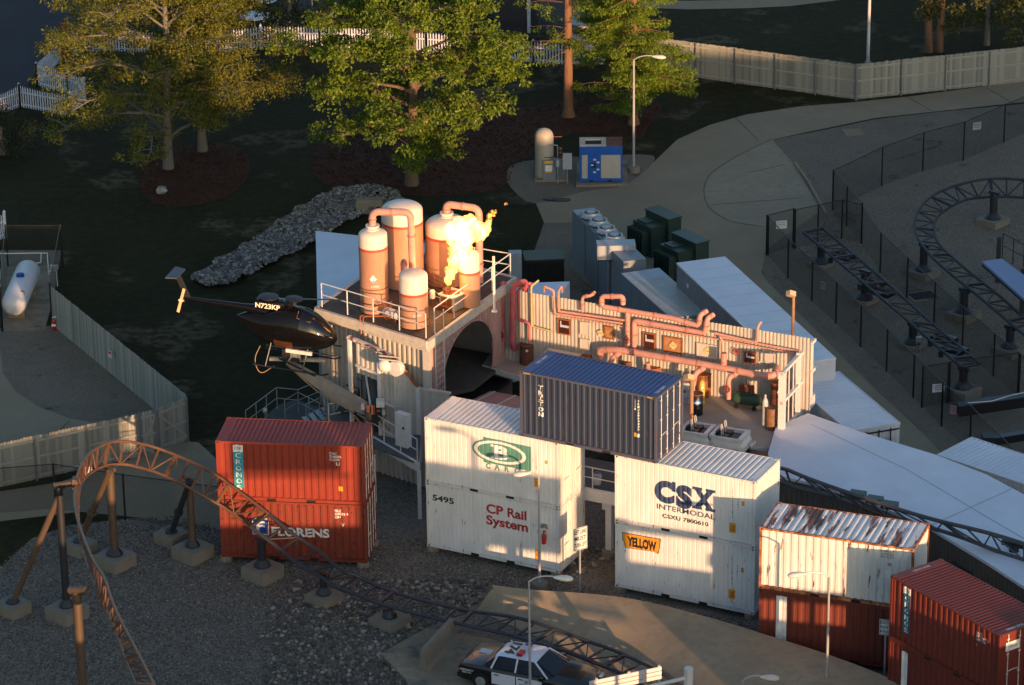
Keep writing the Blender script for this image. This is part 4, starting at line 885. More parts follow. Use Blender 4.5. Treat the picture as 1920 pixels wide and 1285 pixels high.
# the low fat pipe along the stage with branches
pl_ = [(1128, 673, -.5), (1123, 656, -.5), (1160, 656, -.6), (1340, 687, -.8), (1430, 705, -.95), (1452, 705, -.95), (1458, 690, -.3)]
wpipe(pl_, .15, m_pink, 'fattest pink pipe lying low along the whole stage', .3)
wpipe([(1143, 695, -.75), (1146, 672, -.75), (1165, 660, -.6)], .12, m_pink, 'pink elbow dropping from the left end of the low pipe', .25)
wpipe([(1300, 722, -1.3), (1303, 700, -1.3), (1320, 690, -.8)], .12, m_pink, 'pink elbow dropping behind the flood lamp', .25)
wpipe([(1366, 748, -1.35), (1366, 708, -1.35), (1382, 700, -.9)], .11, m_pink, 'pink elbow with a red valve wheel near the green compressor', .25)
wpipe([(1357, 695, -.75), (1357, 662, -.75)], .135, m_pink, 'open pink stub standing on the low pipe')
wpipe([(1215, 700, -.55), (1215, 680, -.6)], .1, m_pink, 'short pink leg under the low pipe behind the blue container')
def wheel(px, py, y, mat, label):
    c = wpt(px, py, y); T = thing('hand_wheel', label, 'valve wheel', Fr(F_W.W(*c), yw)); r = .15
    MB().tube([(r*math.cos(k*math.pi/9), 0, r*math.sin(k*math.pi/9)) for k in range(19)], .018, 6, False).build('rim', mat, T, True)
    for k in range(3): a = k*math.pi/3; MB().tube([(r*math.cos(a), 0, r*math.sin(a)), (-r*math.cos(a), 0, -r*math.sin(a))], .012, 5).build('spoke', mat, T)
    MB().tube([(0, 0, 0), (0, .2, 0)], .02, 6).build('stem', mat, T)
m_redw = M('red_wheel', (.25, .03, .02), .5)
wheel(1163, 633, -.25, m_steel, 'grey valve wheel on the wall beside the red one'); wheel(1174, 638, -.42, m_redw, 'red valve wheel on the vertical pink branch'); wheel(1362, 730, -1.5, m_redw, 'red valve wheel on the elbow by the green compressor'); wheel(938, 628, -.5, m_black, 'black valve wheel at the foot of the leftmost pink pipe'); wheel(1379, 660, -.15, m_redw, 'red valve wheel in shade on the wall above the low pipe')
# panels and windows on the wall
m_panel = M('dirty_white_panel', (.52, .48, .42), .5, 0, .1, 2, dirt=(RUST, .28, 3, (1, 1, 1), .1)); m_rpanel = M('rusty_panel', (.36, .18, .08), .6, 0, .3, 3, dirt=[(DRUST, .34, 3, (1, 1, 1), .15), ((.55, .42, .30), .3, 3, (1, 1, 1), .1)])
m_win = M('dark_window', (.05, .02, .018), .15, spec=.6); m_blind = M('blind', (.45, .48, .55), .6)
def wpanel(a, b, kind, label, cat='panel'):
    p, q_ = wpt(*a, y=-.03), wpt(*b, y=-.03); fr = Fr(F_W.W((p.x+q_.x)/2, -.04, q_.z), yw); zt = (p.z+q_.z)
    w_, h_ = (q_.x-p.x)/2, abs(p.z-q_.z)
    T = thing('window' if kind == 'win' else 'wall_panel', label, cat, fr)
    fm = MB()
    for x0, x1, z0, z1 in ((-w_, w_, 0, .05), (-w_, w_, h_-.05, h_), (-w_, -w_+.05, .05, h_-.05), (w_-.05, w_, .05, h_-.05)): fm.box(x0, -.05, z0, x1, .03, z1)
    fm.build('frame', m_rusty if kind != 'plain' else m_panel, T)
    MB().box(-w_+.05, -.02, .05, w_-.05, 0, h_-.05).build('pane' if kind == 'win' else 'plate', {'win': m_win, 'plain': m_panel, 'rust': m_rpanel}[kind], T)
    if kind == 'win': MB().box(-w_*.6, -.026, h_*.45, w_*.9, -.021, h_*.60).box(-w_*.6, -.027, h_*.6, -w_*.4, -.0215, h_*.85).build('torn_blind', m_blind, T)
    return T, w_, h_
# the panels hang on the sloping line of the wall: give top-left and bottom-right pixels
wpanel((1046, 596), (1070, 629), 'win', 'rust-framed dark window with a torn blind, left half of the wall', 'window'); wpanel((1088, 602), (1107, 630), 'plain', 'plain pale panel right of the left window'); wpanel((1088, 634), (1107, 656), 'plain', 'lower pale panel standing on the stage')
wpanel((1134, 610), (1152, 637), 'rust', 'small notched panel with a rusty frame'); wpanel((1206, 622), (1229, 656), 'win', 'rust-framed dark window with a torn blind, middle of the wall', 'window'); t_, a_, b_ = wpanel((1244, 629), (1280, 664), 'rust', 'large brown rusty panel with a tilted yellow placard')
t2_, a2_, b2_ = wpanel((1307, 642), (1344, 674), 'plain', 'pale grey panel with a rust stain and yellow placard'); wpanel((1395, 657), (1418, 683), 'win', 'rust-framed brown window near the right end of the wall', 'window'); wpanel((1427, 659), (1454, 683), 'plain', 'pale panel with pink marks right of the last window')
def placard(px, py, s, mat=None, y=-.09, T=None, rot=40, txt=None):
    c = wpt(px, py, y); T = thing('placard', txt, 'placard', Fr(F_W.W(*c), yw)); a = R(rot)
    q_ = [(x*math.cos(a)-z*math.sin(a), x*math.sin(a)+z*math.cos(a)) for x, z in ((-s, -s), (s, -s), (s, s), (-s, s))]
    MB().prism(q_, lambda x, z: (x, 0, z), lambda x, z: (x, -.01, z)).build('board', mat or m_placy, T)
    MB().box(-s*.7, -.014, -.02, s*.7, -.0105, .02).build('print', m_tan, T)
m_placy = M('faded_yellow', (.62, .50, .26), .5); m_tan = M('tan_print', (.35, .22, .10), .5)
placard(1126, 625, .13, txt='yellow placard on the bare sheeting left of the notched panel', rot=25); placard(1262, 648, .14, txt='tilted yellow diamond on the large rusty panel', rot=50); placard(1327, 659, .15, txt='yellow diamond on the grey panel', rot=48)
# ---- stage floor
f0, f1 = F_W.px(935, 690, -1.6), None
Sfl = [F_W.L(G(*p, ZS)) for p in ((918, 664), (1062, 690), (1465, 765), (1520, 745), (1478, 800), (1440, 838), (1370, 835), (1275, 820), (1200, 745), (975, 703), (905, 683))]
stage = thing('stage', 'stained concrete stage in front of the pipe wall', 'stage', F_W)
mb = MB(); mb.prism([(v.x, v.y) for v in Sfl], lambda x, y: (x, y, -.30), lambda x, y: (x, y, -.01)); mb.build('slab', m_stage, stage)
eb = MB()
for i in (4, 5, 6, 7): a, b = Sfl[i], Sfl[i+1]; eb.beam((a.x, a.y, -.16), (b.x, b.y, -.16), .10, .26)
for i in (8, 9): a, b = Sfl[i], Sfl[i+1]; eb.beam((a.x, a.y, -.16), (b.x, b.y, -.16), .10, .26)
eb.build('edge_beam', m_wsteel, stage); stage.children[-1]['kind'] = 'stuff'
for px_, py_ in ((1488, 888), (1143, 1045), (1590, 940)):
    if px_ == 1590: continue
    P = F_W.L(G(px_, py_, 0)); MB().box(P.x-.13, P.y-.13, -ZS, P.x+.13, P.y+.13, -.05 if px_ > 1200 else -.5).build('column', m_wsteel, stage)
P = G(1143, 1045, 0); o = MB().lathe([(.33, 0), (.33, .35), (.30, .38), (0, .38)], 16).build('column_footing', m_conc2); o.location = P; tag(o, 'round concrete footing under the white column between the white stacks', 'footing')
# right end frame
Fe = Fr(G(1455, 800, ZS), 0); Ea, Eb = G(1448, 830, ZS), G(1520, 752, ZS); ye_ = math.degrees(math.atan2(Eb.y-Ea.y, Eb.x-Ea.x)); Fe = Fr((Ea.x, Ea.y, ZS), ye_); le = (Eb-Ea).length
T = thing('end_frame', 'white steel frame closing the right end of the stage', 'frame', Fe); zt1 = Fe.px(1470, 688).z; ztop = 3.45
x0 = Fe.px(1472, 760).x
def emb(a, b, w=.10): MB().beam(a, b, w, w).build('beam', m_wsteel, T)
X0, XM, X1 = Fe.px(1466, 760).x, Fe.px(1496, 760).x, le
zA = Fe.px(1475, 690).z
MB().box(X0-.10, -.13, -1.0, X0+.13, .13, zA).build('post', m_wsteel, T); MB().box(XM-.06, -.1, -.4, XM+.06, .1, zA+.1).build('post', m_wsteel, T); MB().box(X1-.05, -.06, -.2, X1+.05, .06, zA).build('post', m_wsteel, T)
for z in (.0, zA*.5, zA-.04): emb((X0-.1, 0, z), (X1+.35, 0, z), .14)
mb = MB()
for k in range(7):
    x = X0+.3+(X1-X0-.4)*k/6
    if abs(x-XM) > .12: mb.box(x-.02, -.02, .08, x+.02, .02, zA-.1)
mb.build('vertical_bars', m_wsteel, T)['kind'] = 'stuff'
if False: corr(mb, (XM+.1, .06, .05), (1, 0, 0), (0, 0, 1), (0, -1, 0), zA-.1, prof(X1-XM-.15, .17, .06, .02, .07, .04)); corr(mb, (X0+.2, .06, .05), (1, 0, 0), (0, 0, 1), (0, -1, 0), zA-.1, prof(XM-X0-.3, .17, .06, .02, .07, .04)); mb.build('sheeting', m_corr, T, recalc=False)
MB().beam((X0-.3, 0, -.25), (X1+.4, 0, -.05), .12, .5).build('gusset', m_wsteel, T)
# ---- things standing on the stage
def drum(px, py, label, mat, h=.88, r=.29, lid=True, tilt=None, ring=True, sc=1.0):
    c = G(px, py, ZS); T = thing('steel_drum', label, 'drum', c); pr = [(0, 0), (r, 0), (r, h*.33), (r+.012, h*.34), (r, h*.36), (r, h*.66), (r+.012, h*.67), (r, h*.69), (r, h)]
    MB().lathe(pr, 26).build('body', mat, T, True)
    if lid: MB().lathe([(r+.015, h-.02), (r+.015, h+.015), (r-.01, h+.018), (r-.02, h-.005), (0, h-.01)], 26).build('lid', m_rusty, T, True)
    else: MB().lathe([(r+.012, h-.02), (r+.012, h+.01), (r-.01, h+.01), (r-.012, h-.3), (0, h-.3)], 26).build('rim', m_rusty, T, True)
    if tilt: T.rotation_euler = tilt; T.location.z += .3
    return T
def dsign(T, r, ang, z, s, mat):
    a = R(ang); n = Vector((math.sin(a), -math.cos(a), 0)); u = Vector((math.cos(a), math.sin(a), 0)); v = Vector((0, 0, 1)); o = n*(r+.016)+v*z
    return MB().add([o-u*s, o-v*s, o+u*s, o+v*s], [(0, 1, 2, 3)]).build('hazard_diamond', mat, T)
T = drum(988, 681, 'brown rusty drum with an orange lid, leftmost on the stage', m_rustd, .92, .32); dsign(T, .32, 0, .72, .07, m_wp)
T = drum(1032, 668, 'rusty drum lying on its side against the wall behind the blue container', m_rustd, .95, .34, tilt=(R(12), R(-68), R(20))); dsign(T, .34, -60, .3, .1, m_wp)
T = drum(1097, 700, 'open rusty drum behind the left half of the blue container', m_rusty, .9, .32, lid=False)
T = drum(1175, 712, 'open drum with a dark red rim behind the blue container', m_rustd, .9, .30, lid=False)
T = drum(1226, 723, 'wide open rusty drum right of the two gas cylinders', m_rusty, .9, .32, lid=False)
T = drum(1289, 753, 'white drum with a rusty lid beside the flood lamp', m_cyl, 1.0, .32); dsign(T, .32, -30, .6, .1, m_redp)
T = drum(1319, 741, 'bright orange rusty drum behind the yellow cylinder', m_rusty, 1.02, .33)
T = drum(1306, 776, 'black drum with a blue diamond sign, front of the stage', m_black, .95, .27, lid=False); dsign(T, .27, 5, .62, .17, M('blue_sign', (.05, .20, .55), .4)); dsign(T, .273, 5, .60, .10, m_wp)
T = drum(1447, 803, 'brown barrel with a black foot, front right of the stage', M('old_barrel', (.20, .10, .045), .7, 0, .3, 4), .95, .27, lid=True)
T = drum(1457, 775, 'tall dark brown barrel in the corner behind the shorter one', m_rustd, 1.45, .29); dsign(T, .29, 0, 1.1, .07, m_wp)
def cyl(px, py, label, mat, h=1.25, r=.115, cap=m_rusty):
    c = G(px, py, ZS); T = thing('gas_cylinder', label, 'gas cylinder', c); pr = [(0, 0), (r, 0), (r, h*.78), (r*.9, h*.85), (r*.55, h*.92), (r*.3, h*.95)]
    MB().lathe(pr, 18).build('body', mat, T, True); MB().lathe([(r*.32, h*.95), (r*.4, h*.97), (r*.4, h*1.04), (0, h*1.06)], 12).build('cap', cap, T, True); return T
cyl(951, 664, 'green gas cylinder between the two dark pink pipes', m_cylg, 1.35); cyl(1112, 690, 'pale green gas cylinder at the wall behind the blue container', m_cyl, 1.35)
cyl(1191, 712, 'tan gas cylinder, left one of the pair behind the blue container', m_tan, 1.2, .12); cyl(1201, 714, 'cream gas cylinder, right one of the pair behind the blue container', m_tankw, 1.2, .12)
T = cyl(1316, 757, 'yellow gas cylinder in front of the orange drum', m_cyly, 1.15, .13); dsign(T, .13, 0, .8, .07, m_wp); cyl(1434, 800, 'grey gas cylinder left of the brown barrels', m_cyl, 1.4, .13, m_cyl)
# compressor
T = thing('compressor_tank', 'dark green compressor tank on small wheels near the right of the stage', 'compressor', Fr(G(1397, 768, ZS), yw+4))
MB().lathe([(0, -.66), (.14, -.64), (.24, -.55), (.27, -.42), (.27, .42), (.24, .55), (.14, .64), (0, .66)], 22, (0, .2, .42), 'x').build('tank', m_green, T, True); MB().box(-.3, 0, .68, .3, .35, .74).build('platform', m_green, T)
for k in range(4): MB().lathe([(.10, 0), (.10, .28), (.06, .34), (0, .34)], 12, (-.24+k*.16, .18, .74)).build('cylinder_head', m_rustd, T)
for x in (-.4, .4): MB().box(x-.03, .05, .1, x+.03, .35, .2).build('foot', m_black, T); MB().lathe([(0, -.03), (.1, -.03), (.1, .03), (0, .03)], 14, (x, -.02, .1), 'y').build('wheel', m_black, T)
# low shelf of bottles behind blue container
T = thing('work_trolley', 'cluttered low white trolley behind the blue container', 'trolley', Fr(G(1055, 700, ZS), yw))
MB().box(-.8, -.2, .35, .8, .3, .42).build('shelf', m_panel, T); 
for x in (-.7, .7): MB().box(x-.03, -.15, 0, x+.03, -.1, .9).build('leg', m_panel, T); MB().box(x-.03, .2, 0, x+.03, .25, .9).build('leg', m_panel, T)
MB().box(-.8, -.2, .9, .8, .3, .95).build('shelf', m_panel, T)
for k in range(6): MB().lathe([(.07, .42), (.07, .6), (.03, .66), (0, .66)], 10, (-.5+k*.2, 0, 0)).build('can', random.choice([m_rusty, m_cyl, m_yel]), T)
# flood lights
def flood(name, px, py, zb, pytop, label, r=.07):
    c = G(px, py, zb); h = Hat((c.x, c.y), pytop)-zb; T = thing(name, label, 'flood light', c)
    MB().tube([(0, 0, 0), (0, 0, h)], r, 10).build('pole', m_pole, T, True)
    hd = MB(); hd.box(-.17, -.14, -.11, .17, .14, .11); o = hd.build('lamp_head', m_lamp, T); o.location = (-.12, -.05, h+.12); o.rotation_euler = (R(-30), R(25), R(30))
    MB().tube([(0, 0, h-.1), (-.08, 0, h+.1)], .04, 8).build('bracket', m_pole, T)
flood('flood_light', 1485, 700, ZS, 555, 'tall brown pole with a box flood light at the right end of the pipe wall', .07); flood('flood_light', 1296, 836, ZS-.3, 712, 'shorter brown pole with a box flood light beside the blue container', .085)
# ---- between tower and blue container
T = thing('ride_cover', 'dusty pink cover strapped over the track in front of the tunnel mouth', 'cover', Fr(G(902, 745, 3.0), yl+12))
mb = MB(); mb.prism([(-.1, -.7), (3.6, -.7), (3.6, .55), (.2, .55)], lambda x, y: (x, y, -1.0), lambda x, y: (x, y, .12)); mb.build('cover', M('dusty_pink_sheet', (.30, .20, .20), .7, 0, .12, 2), T)
for x in (.15, 1.15, 2.2): MB().beam((x, -.72, .13), (x+.25, .56, .13), .05, .03).beam((x, -.72, .13), (x-.3, -1.1, -.5), .05, .04).build('strap', m_rail, T)
# ---- deck in the gap with railing, bucket
Fg = Fr(G(1143, 1045, 0), -27); gz = 2.95
T = thing('walkway', 'white steel walkway seen through the gap under the blue container', 'walkway', Fr((Fg.o.x, Fg.o.y, gz), -27))
MB().box(-2.6, -.35, -.40, 1.6, -.20, .12).build('edge_beam', m_wsteel, T); MB().box(-2.6, -.20, -.05, 1.6, 2.6, .05).build('floor', M('dark_deck', (.09, .07, .06), .8), T)
railing(T, [(-1.7, -.27, .12), (1.5, -.27, .12)], .95, 1.25)
MB().box(-.3, -.1, -.8, -.1, .1, -.4).build('bracket', m_wsteel, T)
T = thing('bucket', 'white bucket on the walkway under the blue container', 'bucket', Fg.W(-.75, .4, gz+.05)); MB().lathe([(.0, 0), (.16, 0), (.2, .36), (.17, .36), (.14, .05)], 18).build('pail', m_wsteel, T, True); MB().tube([(.19*math.cos(k*math.pi/8), 0, .34+.2*math.sin(k*math.pi/8)) for k in range(9)], .008, 5).build('handle', m_steel, T)
T = thing('sack', 'pale crumpled sack right of the bucket on the walkway', 'sack', Fg.W(.25, .9, gz+.05)); V, F = blob(.28, (1.2, .8, .8), 77); MB().add([v+Vector((0, 0, .2)) for v in V], F).build('bag', m_panel, T, True); MB().tube([(0, 0, .38), (.02, 0, .5)], .05, 8).build('neck', m_panel, T)
# ================================================================ backdrop left of the tower, deck and railing
ZD = 2.6
v_ = F_L.px(655, 632, -1.3); P0 = F_L.W(v_.x, -1.3, 0); Fb = Fr((P0.x, P0.y, 0), yl+1)
def bp_(px, py, y=0): v = Fb.px(px, py, y); return v
bd = thing('stage_backdrop', 'white steel backdrop panel with a rusty sloping top edge, left of the tunnel mouth', 'backdrop', Fb)
TL, TK, TR_, = bp_(655, 632), bp_(737, 668), bp_(783, 722)
zlow = ZD-.4
def pan(x0, x1, za, zb, zc, zd, y=0, mat=m_corr, name='panel'):
    mb = MB(); n = max(1, round((x1-x0)/.27)); vs = []
    for x, d in prof(x1-x0, .27, .09, .03, .10, .04, x0=x0):
        t = (x-x0)/(x1-x0); vs += [(x, y+d, za+(zc-za)*t), (x, y+d, zb+(zd-zb)*t)]
    mb.add(vs, [(2*i, 2*i+2, 2*i+3, 2*i+1) for i in range(len(vs)//2-1)]); return mb.build(name, mat, bd, recalc=False)
wx0 = bp_(668, 660).x; wz = bp_(690, 690).z
pan(wx0, TK.x, TK.z-1.25, TL.z-.1, TK.z-1.45, TK.z-.05); pan((wx0+TK.x)/2+.3, TK.x, zlow, TK.z-1.4, zlow, TK.z-1.4)
b_ = MB(); b_.beam((TL.x-.05, -.02, TL.z), (TK.x, -.02, TK.z), .2, .12); b_.build('cap_rail', M('rust_spotted_white', (.60, .54, .50), .5, 0, .1, 3, dirt=(RUST, .5, 3, (1, 1, 1), .06)), bd)
for x in (TL.x+.02, (wx0+TK.x)/2+.25): MB().box(x-.06, -.1, zlow, x+.06, .06, TL.z-.05-(x-TL.x)*.4).build('post', m_wsteel, bd)
MB().beam((wx0, -.06, wz), ((wx0+TK.x)/2+.3, -.06, wz-.15), .09, .09).build('crossbeam', m_wsteel, bd); MB().beam(((wx0+TK.x)/2+.3, -.06, 4.2), (TK.x, -.06, 4.1), .09, .09).build('crossbeam', m_wsteel, bd)
Pc = G(782, 726, 4.75); KA = Fb.L(Fb.W(TK.x, 0, 0)); KB = Fb.L(Vector((Pc.x, Pc.y, 0))); kd = (KB-KA); kl = kd.length; kd.normalize(); kn = Vector((kd.y, -kd.x, 0))
mb = MB(); vs = []
for x, d in prof(kl, .27, .09, .03, .10, .04):
    q_ = KA+kd*x+kn*d; t = x/kl; vs += [(q_.x, q_.y, zlow), (q_.x, q_.y, (TK.z-.05)*(1-t)+4.72*t)]
mb.add(vs, [(2*i, 2*i+2, 2*i+3, 2*i+1) for i in range(len(vs)//2-1)]); mb.build('panel', m_corr, bd, recalc=False); MB().beam((KA.x, KA.y, TK.z), (KB.x, KB.y, 4.78), .2, .12).build('cap_rail', m_rusty, bd)
Fc = Fr((Pc.x, Pc.y, 0), -24)
T = thing('low_screen_wall', 'short white corrugated wall left of the green emblem container', 'wall', Fc); lc = Fc.px(843, 740).x
mb = MB(); corr(mb, (.12, 0, 1.5), (1, 0, 0), (0, 0, 1), (0, -1, 0), 3.2, prof(lc-.12, .2, .07, .03, .07, .04)); mb.build('sheeting', m_corr, T, recalc=False)
MB().box(-.02, -.1, 1.3, .14, .08, 4.78).build('post', m_wsteel, T); MB().box(.14, -.05, 4.66, lc+.05, .06, 4.76).build('cap_rail', m_ledge, T)
# satellite dish pair
Pd = bp_(742, 688, -.6); T = thing('spotlight_pair', 'round white lamp housing hung from a bracket at the kink of the backdrop', 'lamp', Fr(Fb.W(Pd.x-.25, -.75, Pd.z), yl))
MB().lathe([(0, -.30), (.14, -.28), (.24, -.2), (.30, -.05), (.31, .0)], 22, (-.22, 0, 0), 'y').build('reflector', m_wsteel, T, True)
MB().lathe([(0, -.02), (.33, 0), (.34, .25), (.24, .40), (0, .42)], 22, (.30, 0, -.05), 'y').build('housing', m_wsteel, T, True)
for z in (.34, .50): MB().beam((-.35, -.2, z-.02), (.6, .1, z+.02), .05, .05).build('bracket_bar', m_ledge, T)
MB().beam((-.1, 0, .1), (-.1, 0, .45), .05, .05).build('hanger', m_rusty, T)
# cabinet and machinery on the deck
T = thing('electrical_cabinet', 'tall white electrical cabinet leaning by the screen wall', 'cabinet', Fr(Fb.W(bp_(757, 790, -.8).x, -1.0, ZD+.3), yl)); MB().box(-.32, 0, 0, .32, .3, 1.5).build('body', m_wsteel, T); MB().box(-.02, -.015, .1, .3, 0, 1.4).build('door', m_wsteel, T); MB().lathe([(0, 0), (.06, 0), (.06, .02), (0, .02)], 12, (.15, -.03, .9), 'y').build('lock', m_black, T)
T = thing('pump', 'grey pump on the shaded deck behind the railing', 'pump', Fr(G(722, 810, ZD), yl)); MB().lathe([(0, 0), (.16, 0), (.16, .5), (.1, .62), (.14, .65), (.14, .8), (0, .8)], 14).build('body', m_steel, T, True); MB().tube(elbow([(0, 0, .7), (.5, .1, .7), (.6, .1, 0)], .15), .06, 8).build('hose', m_black, T); MB().box(-.3, -.2, 0, .3, .2, .1).build('base', m_black, T)
# deck
Dk = [G(*p, ZD) for p in ((617, 800), (655, 793), (700, 838), (785, 868), (790, 800), (720, 740), (640, 750))]
deck = thing('side_deck', 'raised white-edged deck with the helicopter arm, behind the red stack', 'deck', Fr((Dk[0].x, Dk[0].y, ZD), 0)); dl = [v-Dk[0] for v in Dk]
MB().prism([(v.x, v.y) for v in dl], lambda x, y: (x, y, -.1), lambda x, y: (x, y, -.01)).build('floor', M('deck_floor', (.10, .10, .10), .8, 0, .2, 2), deck)
MB().beam((dl[1].x, dl[1].y, -.2), (dl[3].x, dl[3].y, -.2), .12, .40).build('edge_beam', m_wsteel, deck)
for i in (1, 2, 3): MB().box(dl[i].x-.08, dl[i].y-.02, -ZD, dl[i].x+.08, dl[i].y+.14, -.4).build('column', m_wsteel, deck)
T = thing('railing', 'white railing along the deck behind the red stack', 'railing', Fr((Dk[0].x, Dk[0].y, ZD), 0)); railing(T, [dl[0], dl[1]+Vector((.1, .1, 0)), dl[3]+Vector((-.05, .06, 0))], 1.05, 1.45)
rd_ = random.Random(4); T = thing('arm_machinery', 'dark tangle of hydraulic pipes, motors and cables at the foot of the helicopter arm', 'machinery', Fr(G(700, 800, ZD), yl))
for k in range(16):
    a = Vector((rd_.uniform(-1.1, .9), rd_.uniform(-.5, .7), rd_.uniform(.1, 1.5))); b = a+Vector((rd_.uniform(-.9, .9), rd_.uniform(-.3, .3), rd_.uniform(-.9, 1.1))); b.z = max(.05, b.z)
    MB().tube(elbow([a, Vector((a.x, a.y, b.z)), b], .15), rd_.choice((.02, .035, .05)), 7).build('hydraulic_pipe', rd_.choice([m_black, m_black, m_rustd, m_steel]), T, True)
for k in range(8):
    a = Vector((rd_.uniform(-1.0, .8), rd_.uniform(-.3, .6), rd_.uniform(0, 1.3))); MB().lathe([(0, 0), (.12, .01), (.13, .2), (.09, .26), (.11, .3), (0, .34)], 12, a).build('motor', rd_.choice([m_black, m_steel, m_rustd, m_cyl]), T, True)
for k in range(5): x = -1.0+k*.45; MB().box(x, .5, 0, x+.28, .75, rd_.uniform(.6, 1.7)).build('valve_block', rd_.choice([m_black, m_rustd, m_steel]), T)
# stairs / access platform
m_galv = M('galvanised_rail', (.30, .32, .34), .4, .3, .1, 4)
sp = thing('access_stairs', 'grey steel stairs with thin railings between the lawn and the deck', 'stairs', Fr(G(500, 800, 1.6), yl)); S0 = Fr(G(500, 800, 1.6), yl)
def sl(px, py, z): return S0.L(G(px, py, z))
fl_ = [sl(*p, 1.6) for p in ((470, 805), (520, 760), (555, 748), (600, 765), (640, 790), (600, 830), (500, 840))]
MB().prism([(v.x, v.y) for v in fl_], lambda x, y: (x, y, -.1), lambda x, y: (x, y, 0)).build('landing', M('grating', (.045, .045, .045), .8), sp)
railing(sp, [sl(462, 812, 1.6), sl(520, 768, 1.6), sl(560, 772, 1.6)], 1.05, 1.1, .022, m_galv); railing(sp, [sl(560, 772, 1.6), sl(650, 735, 2.6)], 1.05, 1.2, .022, m_galv); railing(sp, [sl(575, 800, 1.6), sl(660, 760, 2.6)], 1.05, 1.2, .022, m_galv)
railing(sp, [sl(535, 790, 1.6), sl(560, 775, 1.6), sl(600, 795, 1.6), sl(640, 815, 1.0)], 1.0, 1.0, .02, m_galv)
for k in range(7): 
    a, b = sl(570+k*12, 782-k*6, 1.6+k*.16), sl(585+k*12, 800-k*6, 1.6+k*.16); MB().beam(a, b, .24, .04).build('tread', m_galv, sp)
for q_ in (fl_[0], fl_[2], fl_[4]): MB().box(q_.x-.05, q_.y-.05, -1.6, q_.x+.05, q_.y+.05, -.1).build('leg', m_galv, sp)
T = thing('lamp', 'small round lamp on the stair railing', 'lamp', G(497, 770, 2.4)); V, F = blob(.12, (1, 1, 1), 3); MB().lathe([(0, -.12), (.1, -.08), (.12, .02), (.08, .1), (0, .12)], 12).build('globe', m_steel, T, True); MB().tube([(0, 0, -.5), (0, 0, -.1)], .02, 6).build('stem', m_galv, T)
# ================================================================ low roofs behind and right of the stacks
f = Fr(G(1268, 492, 3.9), -71.9); f.o.z = 0
def quadroof(name, label, cat, P, H, mat_r, mat_w, z0=0.0, cor=None, wall_cor=True, th=.12):
    P = [Vector((v.x, v.y, 0)) for v in P]; T = thing(name, label, cat, Fr(P[0], 0)); Q = [v-P[0] for v in P]
    MB().prism([(v.x, v.y) for v in Q], lambda x, y: (x, y, H-th), lambda x, y: (x, y, H)).build('roof', mat_r, T)
    n = len(Q); cen = sum(Q, Vector())/n
    for i in range(n):
        a, b = Q[i], Q[(i+1) % n]; d = (b-a); L_ = d.length; d.normalize(); nn = Vector((d.y, -d.x, 0))
        if nn.dot((a+b)/2-cen) < 0: nn = -nn
        mb = MB(); corr(mb, (a.x-nn.x*.04, a.y-nn.y*.04, z0), d, (0, 0, 1), nn, H-z0-th, prof(L_, .25, .10, .03, .08, .04) if wall_cor else [(0, 0), (L_, 0)]); mb.build('wall', mat_w, T, recalc=False)
    return T
PT = [G(1268, 493, 3.9), G(1360, 478, 3.9), G(1560, 655, 3.9), G(1475, 668, 3.9)]
L_ = 11.9; fT = Fr((PT[0].x, PT[0].y, 0), -71.9)
T = thing('semi_trailer', 'long white-roofed box trailer with a dark side, parked behind the pipe wall', 'trailer', fT)
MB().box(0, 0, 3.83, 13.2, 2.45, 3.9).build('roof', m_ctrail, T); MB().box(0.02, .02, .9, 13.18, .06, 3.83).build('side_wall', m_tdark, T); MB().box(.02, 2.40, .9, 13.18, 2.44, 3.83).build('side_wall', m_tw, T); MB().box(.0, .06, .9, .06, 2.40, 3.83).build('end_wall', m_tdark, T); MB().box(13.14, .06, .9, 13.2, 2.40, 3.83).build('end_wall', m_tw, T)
MB().box(.1, .1, .8, 13.1, 2.35, .95).build('chassis', m_dark, T)
sm = MB()
for k in range(1, 11): sm.box(k*1.2, .02, 3.902, k*1.2+.03, 2.43, 3.91)
sm.build('roof_seams', M('trailer_seam', (.50, .53, .60), .5), T)['kind'] = 'stuff'
MB().box(13.21, .5, 2.6, 13.26, .85, 3.0).build('vent', m_black, T)
for y in (.7, 1.75): MB().box(13.2, y-.5, 1.0, 13.23, y+.5, 3.6).build('door', m_tw, T)
for x in (9.6, 10.9):
    for y in (.35, 2.1): MB().lathe([(0, -.15), (.45, -.15), (.5, -.1), (.5, .1), (.45, .15), (0, .15)], 20, (x, y, .5), 'y').build('wheel', m_black, T)
MB().lathe([(0, 0), (.12, 0), (.12, -.02), (0, -.02)], 12, (1.5, .01, 3.3), 'y').build('marker', m_tw, T)
# white container with ribbed roof, right
fr_ = Fr(G(1572, 697, 2.9), -70); fr_.o = fr_.W(0, -2.4); fr_.o.z = 0
T = white_box('white_container', 'white container with finely ribbed roof, beyond the right end of the stage', 'shipping container', fr_, 2.9, (m_tw, m_ctrail), W=2.44)
for k in range(4): MB().tube([(CL+.04, .35+k*.55, .1), (CL+.04, .35+k*.55, 2.75)], .025, 6).build('locking_bar', m_black, T)
MB().box(CL+.01, .02, 2.62, CL+.05, 2.4, 2.68).build('door_header', m_black, T)
for s_, y, z in (('CSXU', 1.65, 2.2), ('7800', 1.65, 2.0), ('2210', 1.65, 1.8)): decal('text', s_, (y, z, y+.45, z+.14), m_grn, T, place=lambda x, d, z: Vector((CL+.055, x, z)))
a = G(1757, 853, 2.9); b = G(1808, 827, 2.9); ya = math.degrees(math.atan2(b.y-a.y, b.x-a.x))-90
fr_ = Fr((a.x, a.y, 0), ya); T = white_box('white_container', 'white ribbed container at the right edge, mostly behind the curved roof', 'shipping container', fr_, 2.9, (m_tw, m_ctrail), W=2.44)
